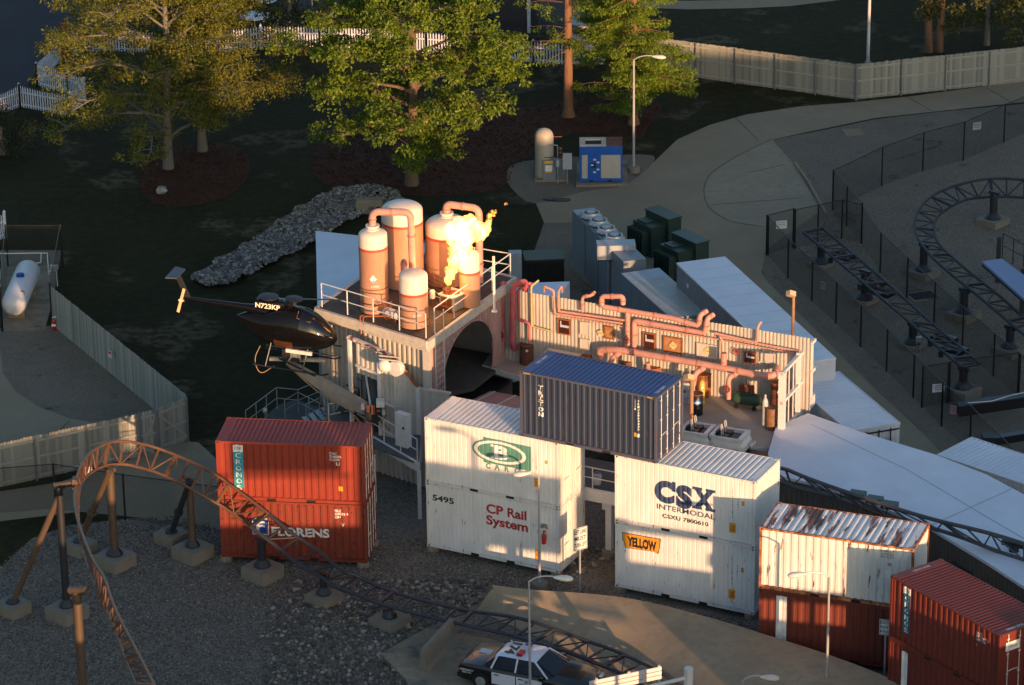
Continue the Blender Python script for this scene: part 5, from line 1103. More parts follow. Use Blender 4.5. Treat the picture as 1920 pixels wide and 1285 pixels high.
# big curved white roof
back = [(1440, 850), (1455, 800), (1515, 775), (1620, 812), (1755, 853), (1850, 890), (1925, 930), (2080, 1010)]
front = [(2080, 1230), (1960, 1130), (1920, 1100), (1850, 1054), (1745, 990), (1640, 945), (1540, 910), (1450, 890)]
T = quadroof('show_building', 'low building with a big pale curved roof and dark corrugated wall, right of the stacks', 'building', [G(*p, 3.5) for p in back+front], 3.5, m_ctrail, M('dark_corrugated', (.15, .14, .125), .45, .3, .12, 2), wall_cor=True)
v = MB(); Pv = G(1830, 1050, 2.6); 
for k in range(8): v.box(-.55, -.03, k*.11, .55, .03, k*.11+.06)
vo = v.build('louvre', M('vent_paint', (.05, .05, .052), .5), T); vo['kind'] = 'stuff'
A, B = G(1745, 990, 3.5), G(1850, 1054, 3.5); d = (B-A).normalized(); nn = Vector((d.y, -d.x, 0)); mid = A.lerp(B, .60)+nn*.08*(1 if nn.y < 0 else -1)
vo.location = Vector((mid.x, mid.y, 1.9))-T.location; vo.rotation_euler = (0, 0, math.atan2(d.y, d.x))
sm = MB()
for a, b in (((1520, 795), (1700, 880)), ((1700, 880), (1920, 1010)), ((1745, 985), (1900, 915))): sm.beam(G(*a, 3.512)-T.location, G(*b, 3.512)-T.location, .03, .01)
sm.build('roof_seams', M('seam', (.42, .45, .52), .5), T)
# roofs behind the tanks
quadroof('white_trailer', 'white flat-roofed trailer on the lawn behind the slim tank', 'trailer', [G(592, 433, 3.6), G(800, 456, 3.6), G(800, 600, 3.6), G(596, 618, 3.6)], 3.6, m_ctrail, m_tw)
quadroof('white_shed', 'small white-roofed shed behind the left end of the pipe wall', 'shed', [G(906, 533, 3.6), G(1068, 528, 3.6), G(1040, 565, 3.6), G(920, 590, 3.6)], 3.6, m_ctrail, m_tw)
# ================================================================ plant equipment
m_gal = M('grey_cabinet_paint', (.22, .25, .28), .45, .2, .1, 1.5); m_gal2 = M('pale_cabinet_paint', (.33, .38, .42), .45, .1, .1, 2); m_gal3 = M('weathered_cabinet_top', (.34, .36, .35), .5, 0, .15, 1, dirt=((.42, .34, .22), .35, .8, (1, 1, 1), .3)); m_dgrn = M('transformer_green', (.022, .045, .034), .45, 0, .15, 2)
yc = -72
def fbox(px, py, ztop, yaw): P = G(px, py, ztop); return Fr((P.x, P.y, 0), yaw)
T = thing('chiller', 'long grey chiller with four round fans in a row on top', 'chiller', fbox(1073, 396, 3.0, yc)); Ht = 3.0; Lc = 7.4
MB().box(0, 0, .1, Lc, 1.15, Ht).build('cabinet', m_gal, T); MB().box(0.02, .02, Ht+.002, .75, 1.13, Ht+.05).build('end_cover', m_gal2, T); sm = MB()
for x in (1.9, 3.8, 5.6): sm.box(x, -.012, .15, x+.03, 0, Ht-.05)
sm.build('panel_joints', m_black, T)['kind'] = 'stuff'
fan = MB().lathe([(.52, 0), (.54, .04), (.44, .16), (.42, .24), (.36, .22), (.34, .08), (0, .06)], 28).mesh('fan_shroud', [m_steel], True); fc = MB().lathe([(.22, .20), (.22, .26), (0, .28)], 20).mesh('fan_hub', [m_steel], True)
for k in range(4): o = inst(fan, 'fan_shroud', T, (1.15+k*1.12, .58, Ht+.05)); inst(fc, 'fan_hub', o)
T = thing('duct_box', 'pale grey duct box crossing the near end of the chiller', 'duct', fbox(1120, 462, 3.25, 2)); MB().box(0, 0, 2.55, 1.85, .85, 3.25).build('box', m_gal2, T); MB().box(.5, .3, 0, .6, .4, 2.55).box(.72, .3, 0, .82, .4, 2.55).build('conduits', m_steel, T)['kind'] = 'stuff'
T = thing('grille_box', 'small pale cabinet with a grille under the duct box', 'cabinet', fbox(1168, 492, 2.4, 5)); MB().box(0, 0, 0, .85, .7, 2.4).build('body', m_gal2, T); MB().box(.05, -.015, 1.9, .8, 0, 2.15).build('grille', m_tdark, T)
T = thing('switchgear', 'long blue-grey switchgear with a stepped top of five weathered lids', 'switchgear', fbox(1166, 513, 2.7, -70)); 
xs = [0, 1.25, 2.4, 3.6, 4.7, 6.2]
for i in range(5):
    MB().box(xs[i]+.01, 0, .1, xs[i+1]-.01, 1.85 if i < 4 else 2.1, 2.66).build('cabinet', m_gal, T); MB().box(xs[i]+.01, -.04, 2.66, xs[i+1]-.01, 1.9 if i < 4 else 2.15, 2.72).build('lid', m_gal3 if i else m_gal2, T)
    MB().box(xs[i]+.3, -.02, 1.4, xs[i]+.6, -.001, 1.6).build('vent', m_tdark, T)
def transformer(px, py, label):
    T = thing('transformer', label, 'transformer', fbox(px, py, 2.0, -55)); MB().box(0, 0, .1, 1.5, .9, 1.7).build('tank', m_dgrn, T); MB().box(-.15, .9, .1, 1.75, 1.7, 2.0).build('housing', m_dgrn, T); MB().box(-.2, .86, 2.0, 1.8, 1.74, 2.06).build('lid', m_dgrn, T); MB().box(.2, .12, 1.7, .9, .7, 1.78).build('cover', m_dgrn, T)
    fin = MB().box(0, 0, .3, .03, .45, 1.5).mesh('cooling_fin', [m_dgrn])
    for k in range(7): inst(fin, 'cooling_fin', T, (.1+k*.2, -.45, 0))
    MB().box(.3, 1.71, .4, 1.3, 1.73, 1.7).build('door', m_dgrn, T)
transformer(1187, 402, 'dark green transformer with a tall hood, farther of the two by the path'); transformer(1237, 447, 'dark green transformer with cooling fins, nearer of the two by the path')
T = thing('black_condenser', 'black ribbed condenser unit behind the left end of the pipe wall', 'condenser', fbox(985, 488, 1.7, 5)); MB().box(0, 0, .1, 1.9, 1.3, 1.6).build('body', m_black, T); MB().box(-.03, -.03, 1.6, 1.93, 1.33, 1.7).build('lid', m_dgrn, T)
fin = MB().box(0, -.04, .2, .04, 0, 1.5).mesh('rib', [m_black]); 
for k in range(12): inst(fin, 'rib', T, (.1+k*.15, 0, 0))
T = thing('grey_cabinet', 'narrow grey steel cabinet left of the black condenser', 'cabinet', fbox(954, 476, 2.2, 2)); MB().box(0, 0, .1, .62, .5, 2.2).build('body', m_gal2, T); MB().box(.05, -.02, .2, .28, 0, 2.1).build('door', m_gal2, T); MB().box(.33, -.02, .2, .57, 0, 2.1).build('door', m_gal2, T)
# compressor yard
m_bpaint = M('bright_blue_paint', (.015, .10, .42), .35, 0, .08, 2, dirt=(RUST, .05, 6, (1, 1, 1))); m_bei = M('beige_panel', (.42, .40, .34), .5, 0, .06, 3)
b0 = G(1087, 343, .12); fr_ = Fr((b0.x, b0.y, .12), -1); T = thing('blue_compressor', 'bright blue compressor housing with beige doors and a rusty top', 'compressor', fr_)
Wd = fr_.px(1167, 341).x; Hh = fr_.px(1090, 275).z
MB().box(0, 0, .05, Wd, 1.35, Hh).build('housing', m_bpaint, T)
for x0, x1 in ((.12, .42), (Wd*.5, Wd-.10)): MB().box(x0, -.015, .25, x1, 0, Hh-.48).build('door', m_bei, T)
tp = MB(); tp.box(.0, .0, Hh+.002, Wd*.62, .22, Hh+.05).box(0, .95, Hh+.002, Wd*.62, 1.35, Hh+.05).box(0, .22, Hh+.002, .3, .95, Hh+.05).box(1.15, .22, Hh+.002, Wd*.62, .95, Hh+.05); tp.build('top_cover', m_bei, T)
MB().box(.3, .22, Hh+.001, 1.15, .95, Hh+.01).build('intake', m_dark, T); MB().box(Wd*.62, 0, Hh+.002, Wd, 1.35, Hh+.06).build('rusty_lid', m_rustd, T)
MB().box(.62, -.02, .85, .85, 0, 1.1).build('control_panel', m_black, T); 
for x, z in ((.6, .95), (.90, 1.1), (.90, .7), (.72, .55), (.72, 1.25)): MB().box(x, -.022, z, x+.14, -.001, z+.08).build('sticker', m_wp, T)
for x in (.5, 1.5): MB().box(x, -.01, .06, x+.22, .0, .14).build('fork_pocket', m_dark, T)
c = G(1021, 334, .12); T = thing('air_tank', 'pale upright air tank with a rounded top behind the control box', 'tank', Fr((c.x, c.y+.3, .12), 0)); r_ = .50
MB().lathe([(r_*.9, 0), (r_, .05), (r_, 2.2), (r_*.96, 2.35), (r_*.82, 2.5), (r_*.55, 2.62), (r_*.2, 2.68), (0, 2.69)], 30).build('shell', M('tan_tank', (.40, .37, .30), .5, 0, .1, 1.5, (1, 1, .4), (RUST, .12, 3, (3, 3, .4))), T, True)
MB().tube(elbow([(.2, -.45, 1.9), (.7, -.5, 1.9), (.7, -.5, 0)], .08), .03, 6).build('pipe', m_steel, T); MB().tube([(.3, 0, 2.2), (.95, 0, 2.2)], .02, 6).build('pipe', m_rusty, T); MB().tube([(.0, -.6, 1.25), (1.7, -.5, 1.25)], .025, 6).build('pipe', m_rustd, T)
for k in range(3): MB().box(.8+k*.0, -.1, 1.0+k*.25, .95, .05, 1.1+k*.25).build('valve', m_rusty, T)
c = G(1018, 338, .12); T = thing('control_box', 'grey control box with yellow warning labels in front of the air tank', 'control box', c); MB().box(0, 0, 0, .68, .5, 1.1).build('body', m_gal, T)
MB().box(.06, -.01, .92, .55, 0, 1.06).build('yellow_label', m_yel, T); MB().box(.12, -.01, .5, .5, 0, .82).build('white_label', m_wp, T); MB().box(.15, -.014, .42, .45, -.002, .5).build('yellow_label', m_yel, T); MB().lathe([(0, 0), (.1, 0), (.1, .3), (0, .32)], 12, (.1, .25, 1.1)).build('blue_filter', M('blue_filter', (.05, .2, .45), .4), T)
T = thing('meter_box', 'grey box on a thin post, left one beside the blue compressor', 'meter box', G(1046, 345, 0)); MB().tube([(0, 0, 0), (0, 0, 1.2)], .025, 6).build('post', m_steel, T); MB().box(-.08, -.1, 1.0, .08, .05, 1.35).build('box', m_gal2, T)
T = thing('meter_box', 'larger grey box on a thin post beside the blue compressor', 'meter box', G(1064, 345, 0)); MB().tube([(0, 0, 0), (0, 0, .9)], .03, 6).build('post', m_steel, T); MB().box(-.24, -.12, .85, .24, .08, 1.7).build('box', m_gal2, T)
V, F = blob(.5, (1.3, .5, .08), 11); o = MB().add(V, F).build('oil_rag', m_black); o.location = G(1045, 374, .04); tag(o, 'black torn sheet lying on the gravel in front of the compressor yard', 'rag')
# propane tank in its fenced yard
b_ = G(27, 590, .0); 
T = thing('propane_tank', 'long white propane tank with a blue cap in the fenced yard at left', 'propane tank', Fr(G(28, 606, 0), 88)); L_ = 4.5; r_ = .60
MB().lathe([(0, -.35), (r_*.5, -.30), (r_*.85, -.14), (r_, .1), (r_, L_-.1), (r_*.85, L_+.14), (r_*.5, L_+.3), (0, L_+.35)], 32, (0, 0, .95), 'x').build('shell', M('propane_white', (.60, .62, .66), .4, 0, .05, 2), T, True)
MB().lathe([(.2, 0), (.2, .2), (.15, .24), (0, .25)], 16, (L_*.5, 0, 1.45)).build('cap', M('blue_cap', (.01, .05, .30), .4), T, True)
for x in (.7, L_-.7): MB().box(x-.12, -.4, 0, x+.12, .4, .6).build('saddle', m_conc2, T)
for j_, (cc_, dx, dz) in enumerate(((M('nfpa_blue', (.03, .08, .4), .5), -.08, 0), (m_redp, 0, .08), (m_yel, .08, 0), (m_wp, 0, -.08))):
    a = R(42+dx*90); MB().add([Vector((.5+q_[1]+dz, -(r_+.01)*math.sin(a+q_[0]*1.9), .95+(r_+.01)*math.cos(a+q_[0]*1.9))) for q_ in ((-.078, 0), (0, -.078), (.078, 0), (0, .078))], [(0, 1, 2, 3)]).build('hazard_sign', cc_, T)
a = R(75); MB().add([Vector((.40+z, -(r_+.012)*math.sin(a+x*1.9), .95+(r_+.012)*math.cos(a+x*1.9))) for x, z in ((-.14, 0), (.14, 0), (.14, .2), (-.14, .2))], [(0, 1, 2, 3)]).build('notice', m_wp, T)
T = thing('propane_piping', 'white pipe frame crossing over the propane tank', 'pipework', Fr(G(28, 560, 0), 0))
MB().tube(elbow([(-.9, 1.6, 0), (-.9, 1.6, 1.75), (1.5, 1.6, 1.75), (1.5, 1.6, .6)], .05), .025, 6).build('pipe', m_wsteel, T); MB().tube(elbow([(.3, 1.3, 1.35), (1.2, 1.3, 1.35), (1.2, 1.6, 1.75)], .05), .02, 6).build('pipe', m_wsteel, T); MB().tube(elbow([(1.5, 1.6, .8), (1.9, 1.6, .8), (1.9, 1.6, 0)], .05), .03, 6).build('pipe', m_wsteel, T); MB().box(1.6, 1.5, .9, 2.0, 1.7, 1.1).build('regulator', m_steel, T)
# ================================================================ fences
m_wood = M('weathered_board', (.26, .26, .225), .85, 0, .14, 1.0, (1, 1, .3), [((.20, .19, .15), .25, 4, (6, 6, .5), .3)], bump=.003)
m_wood2 = M('weathered_board_light', (.32, .32, .28), .85, 0, .14, 1.0, (1, 1, .3), [((.24, .22, .17), .22, 4, (6, 6, .5), .3)], bump=.003)
m_wood3 = M('weathered_board_dark', (.20, .20, .175), .85, 0, .15, 1.0, (1, 1, .3), bump=.003)
m_fpost = M('fence_post_grey', (.20, .20, .21), .5, .3, .1, 3)
pk = []
for mt in (m_wood, m_wood2, m_wood3):
    mb = MB(); w2 = .068; pr_ = [(-w2, 0), (w2, 0), (w2, 1), (w2-.03, 1.02), (-w2+.03, 1.02), (-w2, 1)]; mb.prism(pr_, lambda x, z: (x, 0, z), lambda x, z: (x, .02, z)); pk.append(mb.mesh('board', [mt]))
def wood_fence(pts, h, label, step=.145, post=2.5, front=1, sk=(), rails=True):
    P = [Vector((*G(*p)[:2], 0)) if len(p) == 2 and abs(p[0]) > 60 or len(p) == 2 and p[1] > 250 else Vector((p[0], p[1], 0)) for p in pts]
    T = thing('wooden_fence', label, 'fence', Fr(P[0], 0)); n = 0
    for a, b in zip(P, P[1:]):
        d = b-a; L_ = d.length; yaw = math.atan2(d.y, d.x); d.normalize(); k = int(L_/step); nn = Vector((d.y, -d.x, 0))*front
        for i in range(k):
            q_ = a+d*((i+.5)*L_/k)-P[0]-nn*.03
            inst(random.choices(pk, (5, 3, 2))[0], 'board', T, (q_.x, q_.y, .03+random.uniform(-.01, .01)), (0, 0, yaw), (1, 1, h+random.uniform(-.02, .02))); n += 1
        if rails:
            for z in (.22, h*.55, h*.92):
                o = MB(); aa, bb = a-P[0]+nn*.01, b-P[0]+nn*.01; o.beam((aa.x, aa.y, z), (bb.x, bb.y, z), .045, .09); o.build('rail', m_wood2, T)
            m_ = max(1, round(L_/post))
            for i in range(m_+1):
                q_ = a+d*(L_*i/m_)-P[0]+nn*.07; MB().tube([(q_.x, q_.y, 0), (q_.x, q_.y, h+.05)], .045, 8).build('post', m_fpost, T)
    return T
wood_fence([(1232, 137), (1605, 188)], 2.05, 'weathered board fence right of the conifers, running down to the bend', post=2.45)
wood_fence([(1605, 188), (1935, 153)], 2.05, 'weathered board fence right of the bend, along the concrete path', post=2.5)
wood_fence([(98, 612), (352, 822)], 2.0, 'plain weathered board fence running down from the propane yard', rails=False)
wood_fence([(-30, 922), (262, 858)], 2.0, 'weathered board fence with rails behind the looping track', front=1)
def gate(a, b, h, label, mir=1):
    A, B = G(*a), G(*b); d = (B-A); L_ = d.length; yw_ = math.degrees(math.atan2(d.y, d.x)); T = thing('wooden_gate', label, 'gate', Fr(A, yw_)); k = int(L_/.145)
    for i in range(k): inst(random.choices(pk, (5, 3, 2))[0], 'board', T, ((i+.5)*L_/k, .03, .05), (0, 0, 0), (1, 1, h))
    for z in (.25, h-.15): MB().beam((0, 0, z), (L_, 0, z), .05, .09).build('rail', m_wood2, T)
    MB().beam((0, -.01, .25 if mir > 0 else h-.15), (L_, -.01, h-.15 if mir > 0 else .25), .04, .09).build('brace', m_wood2, T)
    MB().beam((0, -.01, h*.5), (L_, -.01, h*.5), .05, .09).build('rail', m_wood2, T)
    for x in (0, L_): MB().tube([(x, -.05, 0), (x, -.05, h+.1)], .05, 8).build('post', m_fpost, T)
gate((264, 857), (296, 850), 2.0, 'left leaf of the braced board gate'); gate((298, 849), (352, 828), 2.0, 'right leaf of the braced board gate beside the lawn', -1)
P = Fr(G(98, 612), 0); c = G(102, 612, .9); T = thing('fire_extinguisher', 'red fire extinguisher on the board fence by the propane tank', 'fire extinguisher', Vector((c.x, c.y-.15, .75)))
MB().lathe([(0, 0), (.10, 0), (.11, .05), (.11, .5), (.05, .62), (0, .63)], 14).build('cylinder', M('red_enamel2', (.30, .012, .012), .3), T, True); MB().box(-.1, -.112, .25, .1, -.10, .35).build('label', m_wp, T); MB().beam((-.05, 0, .65), (.14, 0, .7), .04).build('valve', m_wsteel, T)
c = G(207, 664, 1.3); T = thing('fence_notice', 'small pale notice on the plain board fence', 'notice', Fr(c, -46)); MB().box(-.14, -.03, -.18, .14, -.02, .18).build('board', M('pinkish_white', (.50, .42, .44), .5), T); MB().box(-.1, -.033, .02, .1, -.0305, .12).build('print', m_redp, T)
# picket fences
m_pick = M('picket_white', (.62, .66, .74), .5, 0, .05, 2)
mb = MB(); mb.prism([(-.042, .05), (.042, .05), (.042, .92), (0, 1.0), (-.042, .92)], lambda x, z: (x, 0, z), lambda x, z: (x, .02, z)); pik = mb.mesh('picket', [m_pick])
def picket(pts, label, h=1.35, step=.165, dip=.0, world=False):
    P = [Vector((p[0], p[1], 0)) if world else Vector((*G(*p)[:2], 0)) for p in pts]; T = thing('picket_fence', label, 'fence', Fr(P[0], 0))
    for a, b in zip(P, P[1:]):
        d = b-a; L_ = d.length; yaw = math.atan2(d.y, d.x); d.normalize(); k = max(2, int(L_/step))
        for i in range(k):
            q_ = a+d*((i+.5)*L_/k)-P[0]; t = (i+.5)/k; inst(pik, 'picket', T, (q_.x, q_.y, .02), (0, 0, yaw), (1, 1, h-dip*math.sin(math.pi*t)))
        for z in (.25, .95): MB().beam((a.x-P[0].x, a.y-P[0].y+.03, z), (b.x-P[0].x, b.y-P[0].y+.03, z), .03, .07).build('rail', m_pick, T)
        for q_ in (a, b): q_ = q_-P[0]; o = MB(); o.box(q_.x-.06, q_.y-.06, 0, q_.x+.06, q_.y+.06, h+.08); o.add([(q_.x-.08, q_.y-.08, h+.08), (q_.x+.08, q_.y-.08, h+.08), (q_.x+.08, q_.y+.08, h+.08), (q_.x-.08, q_.y+.08, h+.08), (q_.x, q_.y, h+.2)], [(0, 1, 4), (1, 2, 4), (2, 3, 4), (3, 0, 4), (3, 2, 1, 0)]); o.build('post', m_pick, T)
    return T
picket([(-25, 228), (38, 203), (130, 220), (158, 193)], 'white picket fence, nearest stretch at the left edge', dip=.12)
picket([(70, 163), (128, 178), (160, 192)], 'short white picket fence between the near stretch and the plaza')
picket([(70, 163), (115, 115), (150, 105)], 'white picket fence running back along the plaza', dip=.1)
picket([(140, 104), (200, 98), (300, 102), (400, 100), (490, 92)], 'white picket fence behind the two left trees')
picket([(490, 91), (600, 92), (700, 95), (800, 103), (900, 110)], 'white picket fence behind the big middle tree'); picket([(900, 112), (1000, 120), (1062, 124)], 'white picket fence left of the tall conifer trunk')
picket([(-30, 470), (11, 447)], 'white picket fence end at the left edge above the propane tank')
# chain link
def link_mat():
    m = bpy.data.materials.new('chain_link'); m.use_nodes = True; t = m.node_tree; L = t.links; b = t.nodes['Principled BSDF']; b.inputs['Base Color'].default_value = (.012, .012, .013, 1); b.inputs['Roughness'].default_value = .5
    tc = _n(t, 'ShaderNodeTexCoord'); sx = _n(t, 'ShaderNodeSeparateXYZ'); L.new(tc.outputs['UV'], sx.inputs[0])
    def wave(sgn):
        a = _n(t, 'ShaderNodeMath', operation='MULTIPLY_ADD'); L.new(sx.outputs[1], a.inputs[0]); a.inputs[1].default_value = sgn; L.new(sx.outputs[0], a.inputs[2])
        s = _n(t, 'ShaderNodeMath', operation='MULTIPLY'); L.new(a.outputs[0], s.inputs[0]); s.inputs[1].default_value = 13.
        f = _n(t, 'ShaderNodeMath', operation='FRACT'); L.new(s.outputs[0], f.inputs[0]); g_ = _n(t, 'ShaderNodeMath', operation='LESS_THAN'); L.new(f.outputs[0], g_.inputs[0]); g_.inputs[1].default_value = .16; return g_.outputs[0]
    mx = _n(t, 'ShaderNodeMath', operation='MAXIMUM'); L.new(wave(1), mx.inputs[0]); L.new(wave(-1), mx.inputs[1]); L.new(mx.outputs[0], b.inputs['Alpha']); return m
m_link = link_mat(); m_cl = M('black_fence_paint', (.012, .012, .013), .4)
def chain(pts, h, label, step=2.6, name='chain_link_fence', ends=True, cat='fence'):
    P = [Vector((*G(*p)[:2], 0)) for p in pts]; T = thing(name, label, cat, Fr(P[0], 0)); u = 0
    for a, b in zip(P, P[1:]):
        a0, b0 = a-P[0], b-P[0]; L_ = (b-a).length; me = bpy.data.meshes.new('mesh_panel'); me.from_pydata([(a0.x, a0.y, .03), (b0.x, b0.y, .03), (b0.x, b0.y, h), (a0.x, a0.y, h)], [], [(0, 1, 2, 3)])
        uv = me.uv_layers.new(name='u'); 
        for i, c_ in enumerate(((0, 0), (L_, 0), (L_, h), (0, h))): uv.data[i].uv = c_
        me.materials.append(m_link); inst(me, 'mesh_panel', T)
        MB().tube([(a0.x, a0.y, h), (b0.x, b0.y, h)], .022, 6).build('top_rail', m_cl, T); k = max(1, round(L_/step))
        for i in range(k+1):
            if i == 0 and a != P[0]: continue
            q_ = a0.lerp(b0, i/k); r_ = .045 if i in (0, k) else .03; MB().tube([(q_.x, q_.y, 0), (q_.x, q_.y, h+.04)], r_, 7).build('post', m_cl, T)
    return T
chain([(1561, 395), (1653, 350), (1730, 322), (1806, 302), (1882, 268), (1960, 235)], 2.2, 'black chain link fence rising to the upper right corner of the gravel', 30)
chain([(1561, 395), (1587, 425), (1615, 458)], 2.2, 'short black chain link stretch above the gate', 30)
chain([(1437, 478), (1487, 465)], 2.1, 'left leaf of the black chain link gate with a white sign', 30, 'chain_link_gate', cat='gate'); chain([(1490, 467), (1533, 458), (1578, 448), (1615, 458)], 2.1, 'right leaf of the black chain link gate', 30, 'chain_link_gate', cat='gate')
chain([(1440, 480), (1477, 523), (1522, 565), (1567, 607), (1613, 651), (1662, 697), (1712, 746), (1765, 800)], 2.1, 'long black chain link fence beside the concrete lane', 30)
chain([(1615, 458), (1650, 512), (1700, 560), (1751, 607), (1804, 655), (1862, 706), (1910, 745)], 2.1, 'black chain link fence between the straight and the curved track', 30)
chain([(1728, 765), (1776, 757)], 2.0, 'small black gate with a pale sign at the lower end of the straight track', 30, 'chain_link_gate', cat='gate'); chain([(1779, 755), (1908, 738)], 2.0, 'black chain link fence across the lower end of the straight track', 30)
chain([(1765, 800), (1818, 845), (1900, 930)], 2.1, 'black chain link fence at the lower right beyond the lane', 30)
chain([(-20, 620), (5, 622)], 2.2, 'black chain link corner left of the propane tank', 30); chain([(5, 622), (15, 500), (118, 500), (98, 612)], 2.2, 'black chain link cage round the propane tank', 30)
chain([(-20, 965), (105, 955), (235, 975), (420, 1000)], 2.1, 'black chain link fence behind the looping track', 30)
def fsign(px, py, z, w_, h_, yaw, label, mat, txt=None):
    T = thing('fence_sign', label, 'sign', Fr(G(px, py, z), yaw)); MB().box(-w_/2, -.05, -h_/2, w_/2, -.035, h_/2).build('board', mat, T)
    for k in range(3): MB().box(-w_*.38, -.053, h_*(.22-k*.22), w_*.38, -.0505, h_*(.30-k*.22)).build('print', m_tdark, T)
m_sgn = M('sign_grey_white', (.55, .57, .62), .5)
fsign(1831, 236, 1.6, .48, .42, 20, 'white sign on the upper right chain link fence', m_sgn); fsign(1465, 421, 1.55, .55, .42, 10, 'white sign on the left leaf of the chain link gate', m_sgn); fsign(1759, 727, 1.5, .55, .40, 10, 'white sign on the small gate at the lower end of the straight track', m_sgn); fsign(1544, 535, 1.2, .3, .4, -45, 'small pinkish sign on the long chain link fence', M('pinkish_sign', (.40, .30, .32), .5)); fsign(1788, 768, .9, .3, .42, -30, 'pink and white sign on the black track end', M('pink_sign', (.55, .32, .36), .5))
fsign(164, 882, 4.3, .36, .32, 20, 'small white plate tied to the inside of the looping track', m_sgn)
# ================================================================ coaster tracks
m_trk = M('track_orange_brown', (.15, .078, .044), .45, .2, .15, 1.2, dirt=[(RUST, .35, 2.5, (1, 1, 1), .1), (DRUST, .3, 6, (1, 1, 1), .1)])
m_trb = M('track_blue_black', (.014, .016, .026), .6, 0, .15, 1.5)
m_trb2 = M('track_shaded_grey', (.035, .036, .044), .45, .1, .15, 1.5); m_trl = M('launch_track_grey', (.07, .072, .08), .45, .2, .15, 1.5)
m_colm = M('column_brown', (.095, .064, .042), .5, .1, .12, 1.5, (1, 1, .5), (RUST, .18, 3, (1, 1, 1), .2)); m_colb = M('column_dark', (.022, .024, .030), .45, 0, .15, 2)
m_foot = M('footing_concrete', (.19, .17, .135), .85, 0, .14, 2, bump=.004, dirt=((.22, .16, .10), .25, 2, (1, 1, 1), .3))
def solve_pair(a, b, zc, g_, last):
    best = None
    for i in range(-60, 61):
        dl_ = i*.01; A = G(*a, zc+dl_); B = G(*b, zc-dl_); e_ = abs((A-B).length-g_)*3+abs(dl_-last)*.35
        if best is None or e_ < best[0]: best = (e_, A, B, dl_)
    return best[1], best[2], best[3]
def track(name, label, pairs, zs, gauge, mat, step=.62, sub=5, spine=None, r=.062, zig=True):
    A, B, last = [], [], 0
    for (a, b), z in zip(pairs, zs):
        p, q_, last = solve_pair(a, b, z, gauge, last); A.append(p); B.append(q_)
    A = [Vector(v) for v in cr(A, sub)]; B = [Vector(v) for v in cr(B, sub)]; O = A[0].copy(); O.z = 0
    # keep the gauge constant
    for i in range(len(A)): m_ = (A[i]+B[i])/2; d = (A[i]-B[i]).normalized()*gauge/2; A[i], B[i] = m_+d, m_-d
    T = thing(name, label, 'coaster track', Fr(O, 0)); A = [v-O for v in A]; B = [v-O for v in B]
    MB().tube(A, r, 8).build('rail', mat, T, True); MB().tube(B, r, 8).build('rail', mat, T, True)
    acc = 0; last_i = 0; k = 0; prev = None
    for i in range(len(A)):
        m_ = (A[i]+B[i])/2
        if prev is None or (m_-prev).length > step or i == len(A)-1:
            MB().beam(A[i], B[i], .075 if k % 4 else .14, .06 if k % 4 else .12).build('cross_tie', mat, T)
            if prev is not None and zig: MB().beam(*((A[last_i], B[i]) if k % 2 else (B[last_i], A[i])), .045, .045).build('brace', mat, T)
            prev = m_; last_i = i; k += 1
    if spine:
        C_ = [(a+b)/2-Vector((0, 0, .28)) for a, b in zip(A, B)]; MB().tube(C_, .09, 8).build('spine', mat, T, True)
    return T
LP = [((288.8, 1285), (257, 1285)), ((251.5, 1212), (232, 1224)), ((212, 1133.6), (204, 1153)), ((177, 1055), (175, 1090)), ((151, 992), (153, 1023.6)), ((140, 945), (147, 976)), ((142, 906), (147, 937)), ((153, 872), (153, 905.7)), ((173, 847), (169, 888)), ((204, 831), (196.5, 874)), ((236, 828), (232, 871)), ((275, 835), (262, 877)), ((314, 847.6), (296, 887)), ((354, 864.5), (335, 905)), ((393, 884), (375, 927)), ((440, 915.6), (415, 949)), ((503, 963), (470, 988)), ((558, 1008), (526.5, 1031.5)), ((640, 1069), (600, 1080)), ((680, 1086), (650, 1108)), ((755, 1116), (729, 1137)), ((856, 1141), (830, 1163)), ((905, 1149), (880, 1174)), ((980, 1161), (942, 1187.5)), ((1040, 1180), (1000, 1204)), ((1092, 1199), (1055, 1220)), ((1149, 1219), (1110, 1241)), ((1205, 1244), (1165, 1263)), ((1254, 1270), (1215, 1292)), ((1290, 1295), (1250, 1312)), ((1330, 1325), (1290, 1340))]
LZ = [6.9, 6.7, 6.5, 6.3, 6.1, 5.9, 5.7, 5.5, 5.2, 4.9, 4.7, 4.55, 4.35, 4.15, 3.9, 3.3, 2.6, 1.9, 1.35, 1.15, .9, .8, .8, .75, .75, .75, .7, .7, .65, .65, .6]
LP = [((325, 1360), (292, 1362))]+LP; LZ = [7.1]+LZ
track('coaster_track', 'rust-brown twin-rail coaster track looping at left and diving past the red stack', LP[:18], LZ[:18], 1.0, m_trk)
track('coaster_track', 'dark low run of the same track curving over the ramp behind the police car', LP[17:], [z+.08 for z in LZ[17:]], 1.0, m_trb2, r=.075)  # same track as above, with shade put into the darker colour
def support(px, py, pyt, label, mat, r=.16, fs=.62, fh=.55, top=None, flat=True, yaw=-40, foot=True):
    P = G(px, py, 0); P.y += .3; h = Hat((P.x, P.y), pyt); T = thing('track_support', label, 'track support', Fr(P, yaw))
    if foot: MB().box(-fs, -fs, 0, fs, fs, fh).build('footing', m_foot, T)
    o = MB(); o.tube([(0, 0, fh if foot else 0), (0, 0, h)], r, 16); o.build('column', mat, T, True)
    MB().lathe([(r*2.1, fh), (r*2.1, fh+.06), (r*1.1, fh+.30)], 10).build('flange', m_colb, T)
    MB().beam((-.3, 0, h), (.3, 0, h), .14, .16).build('bracket', mat, T); return T, P, h
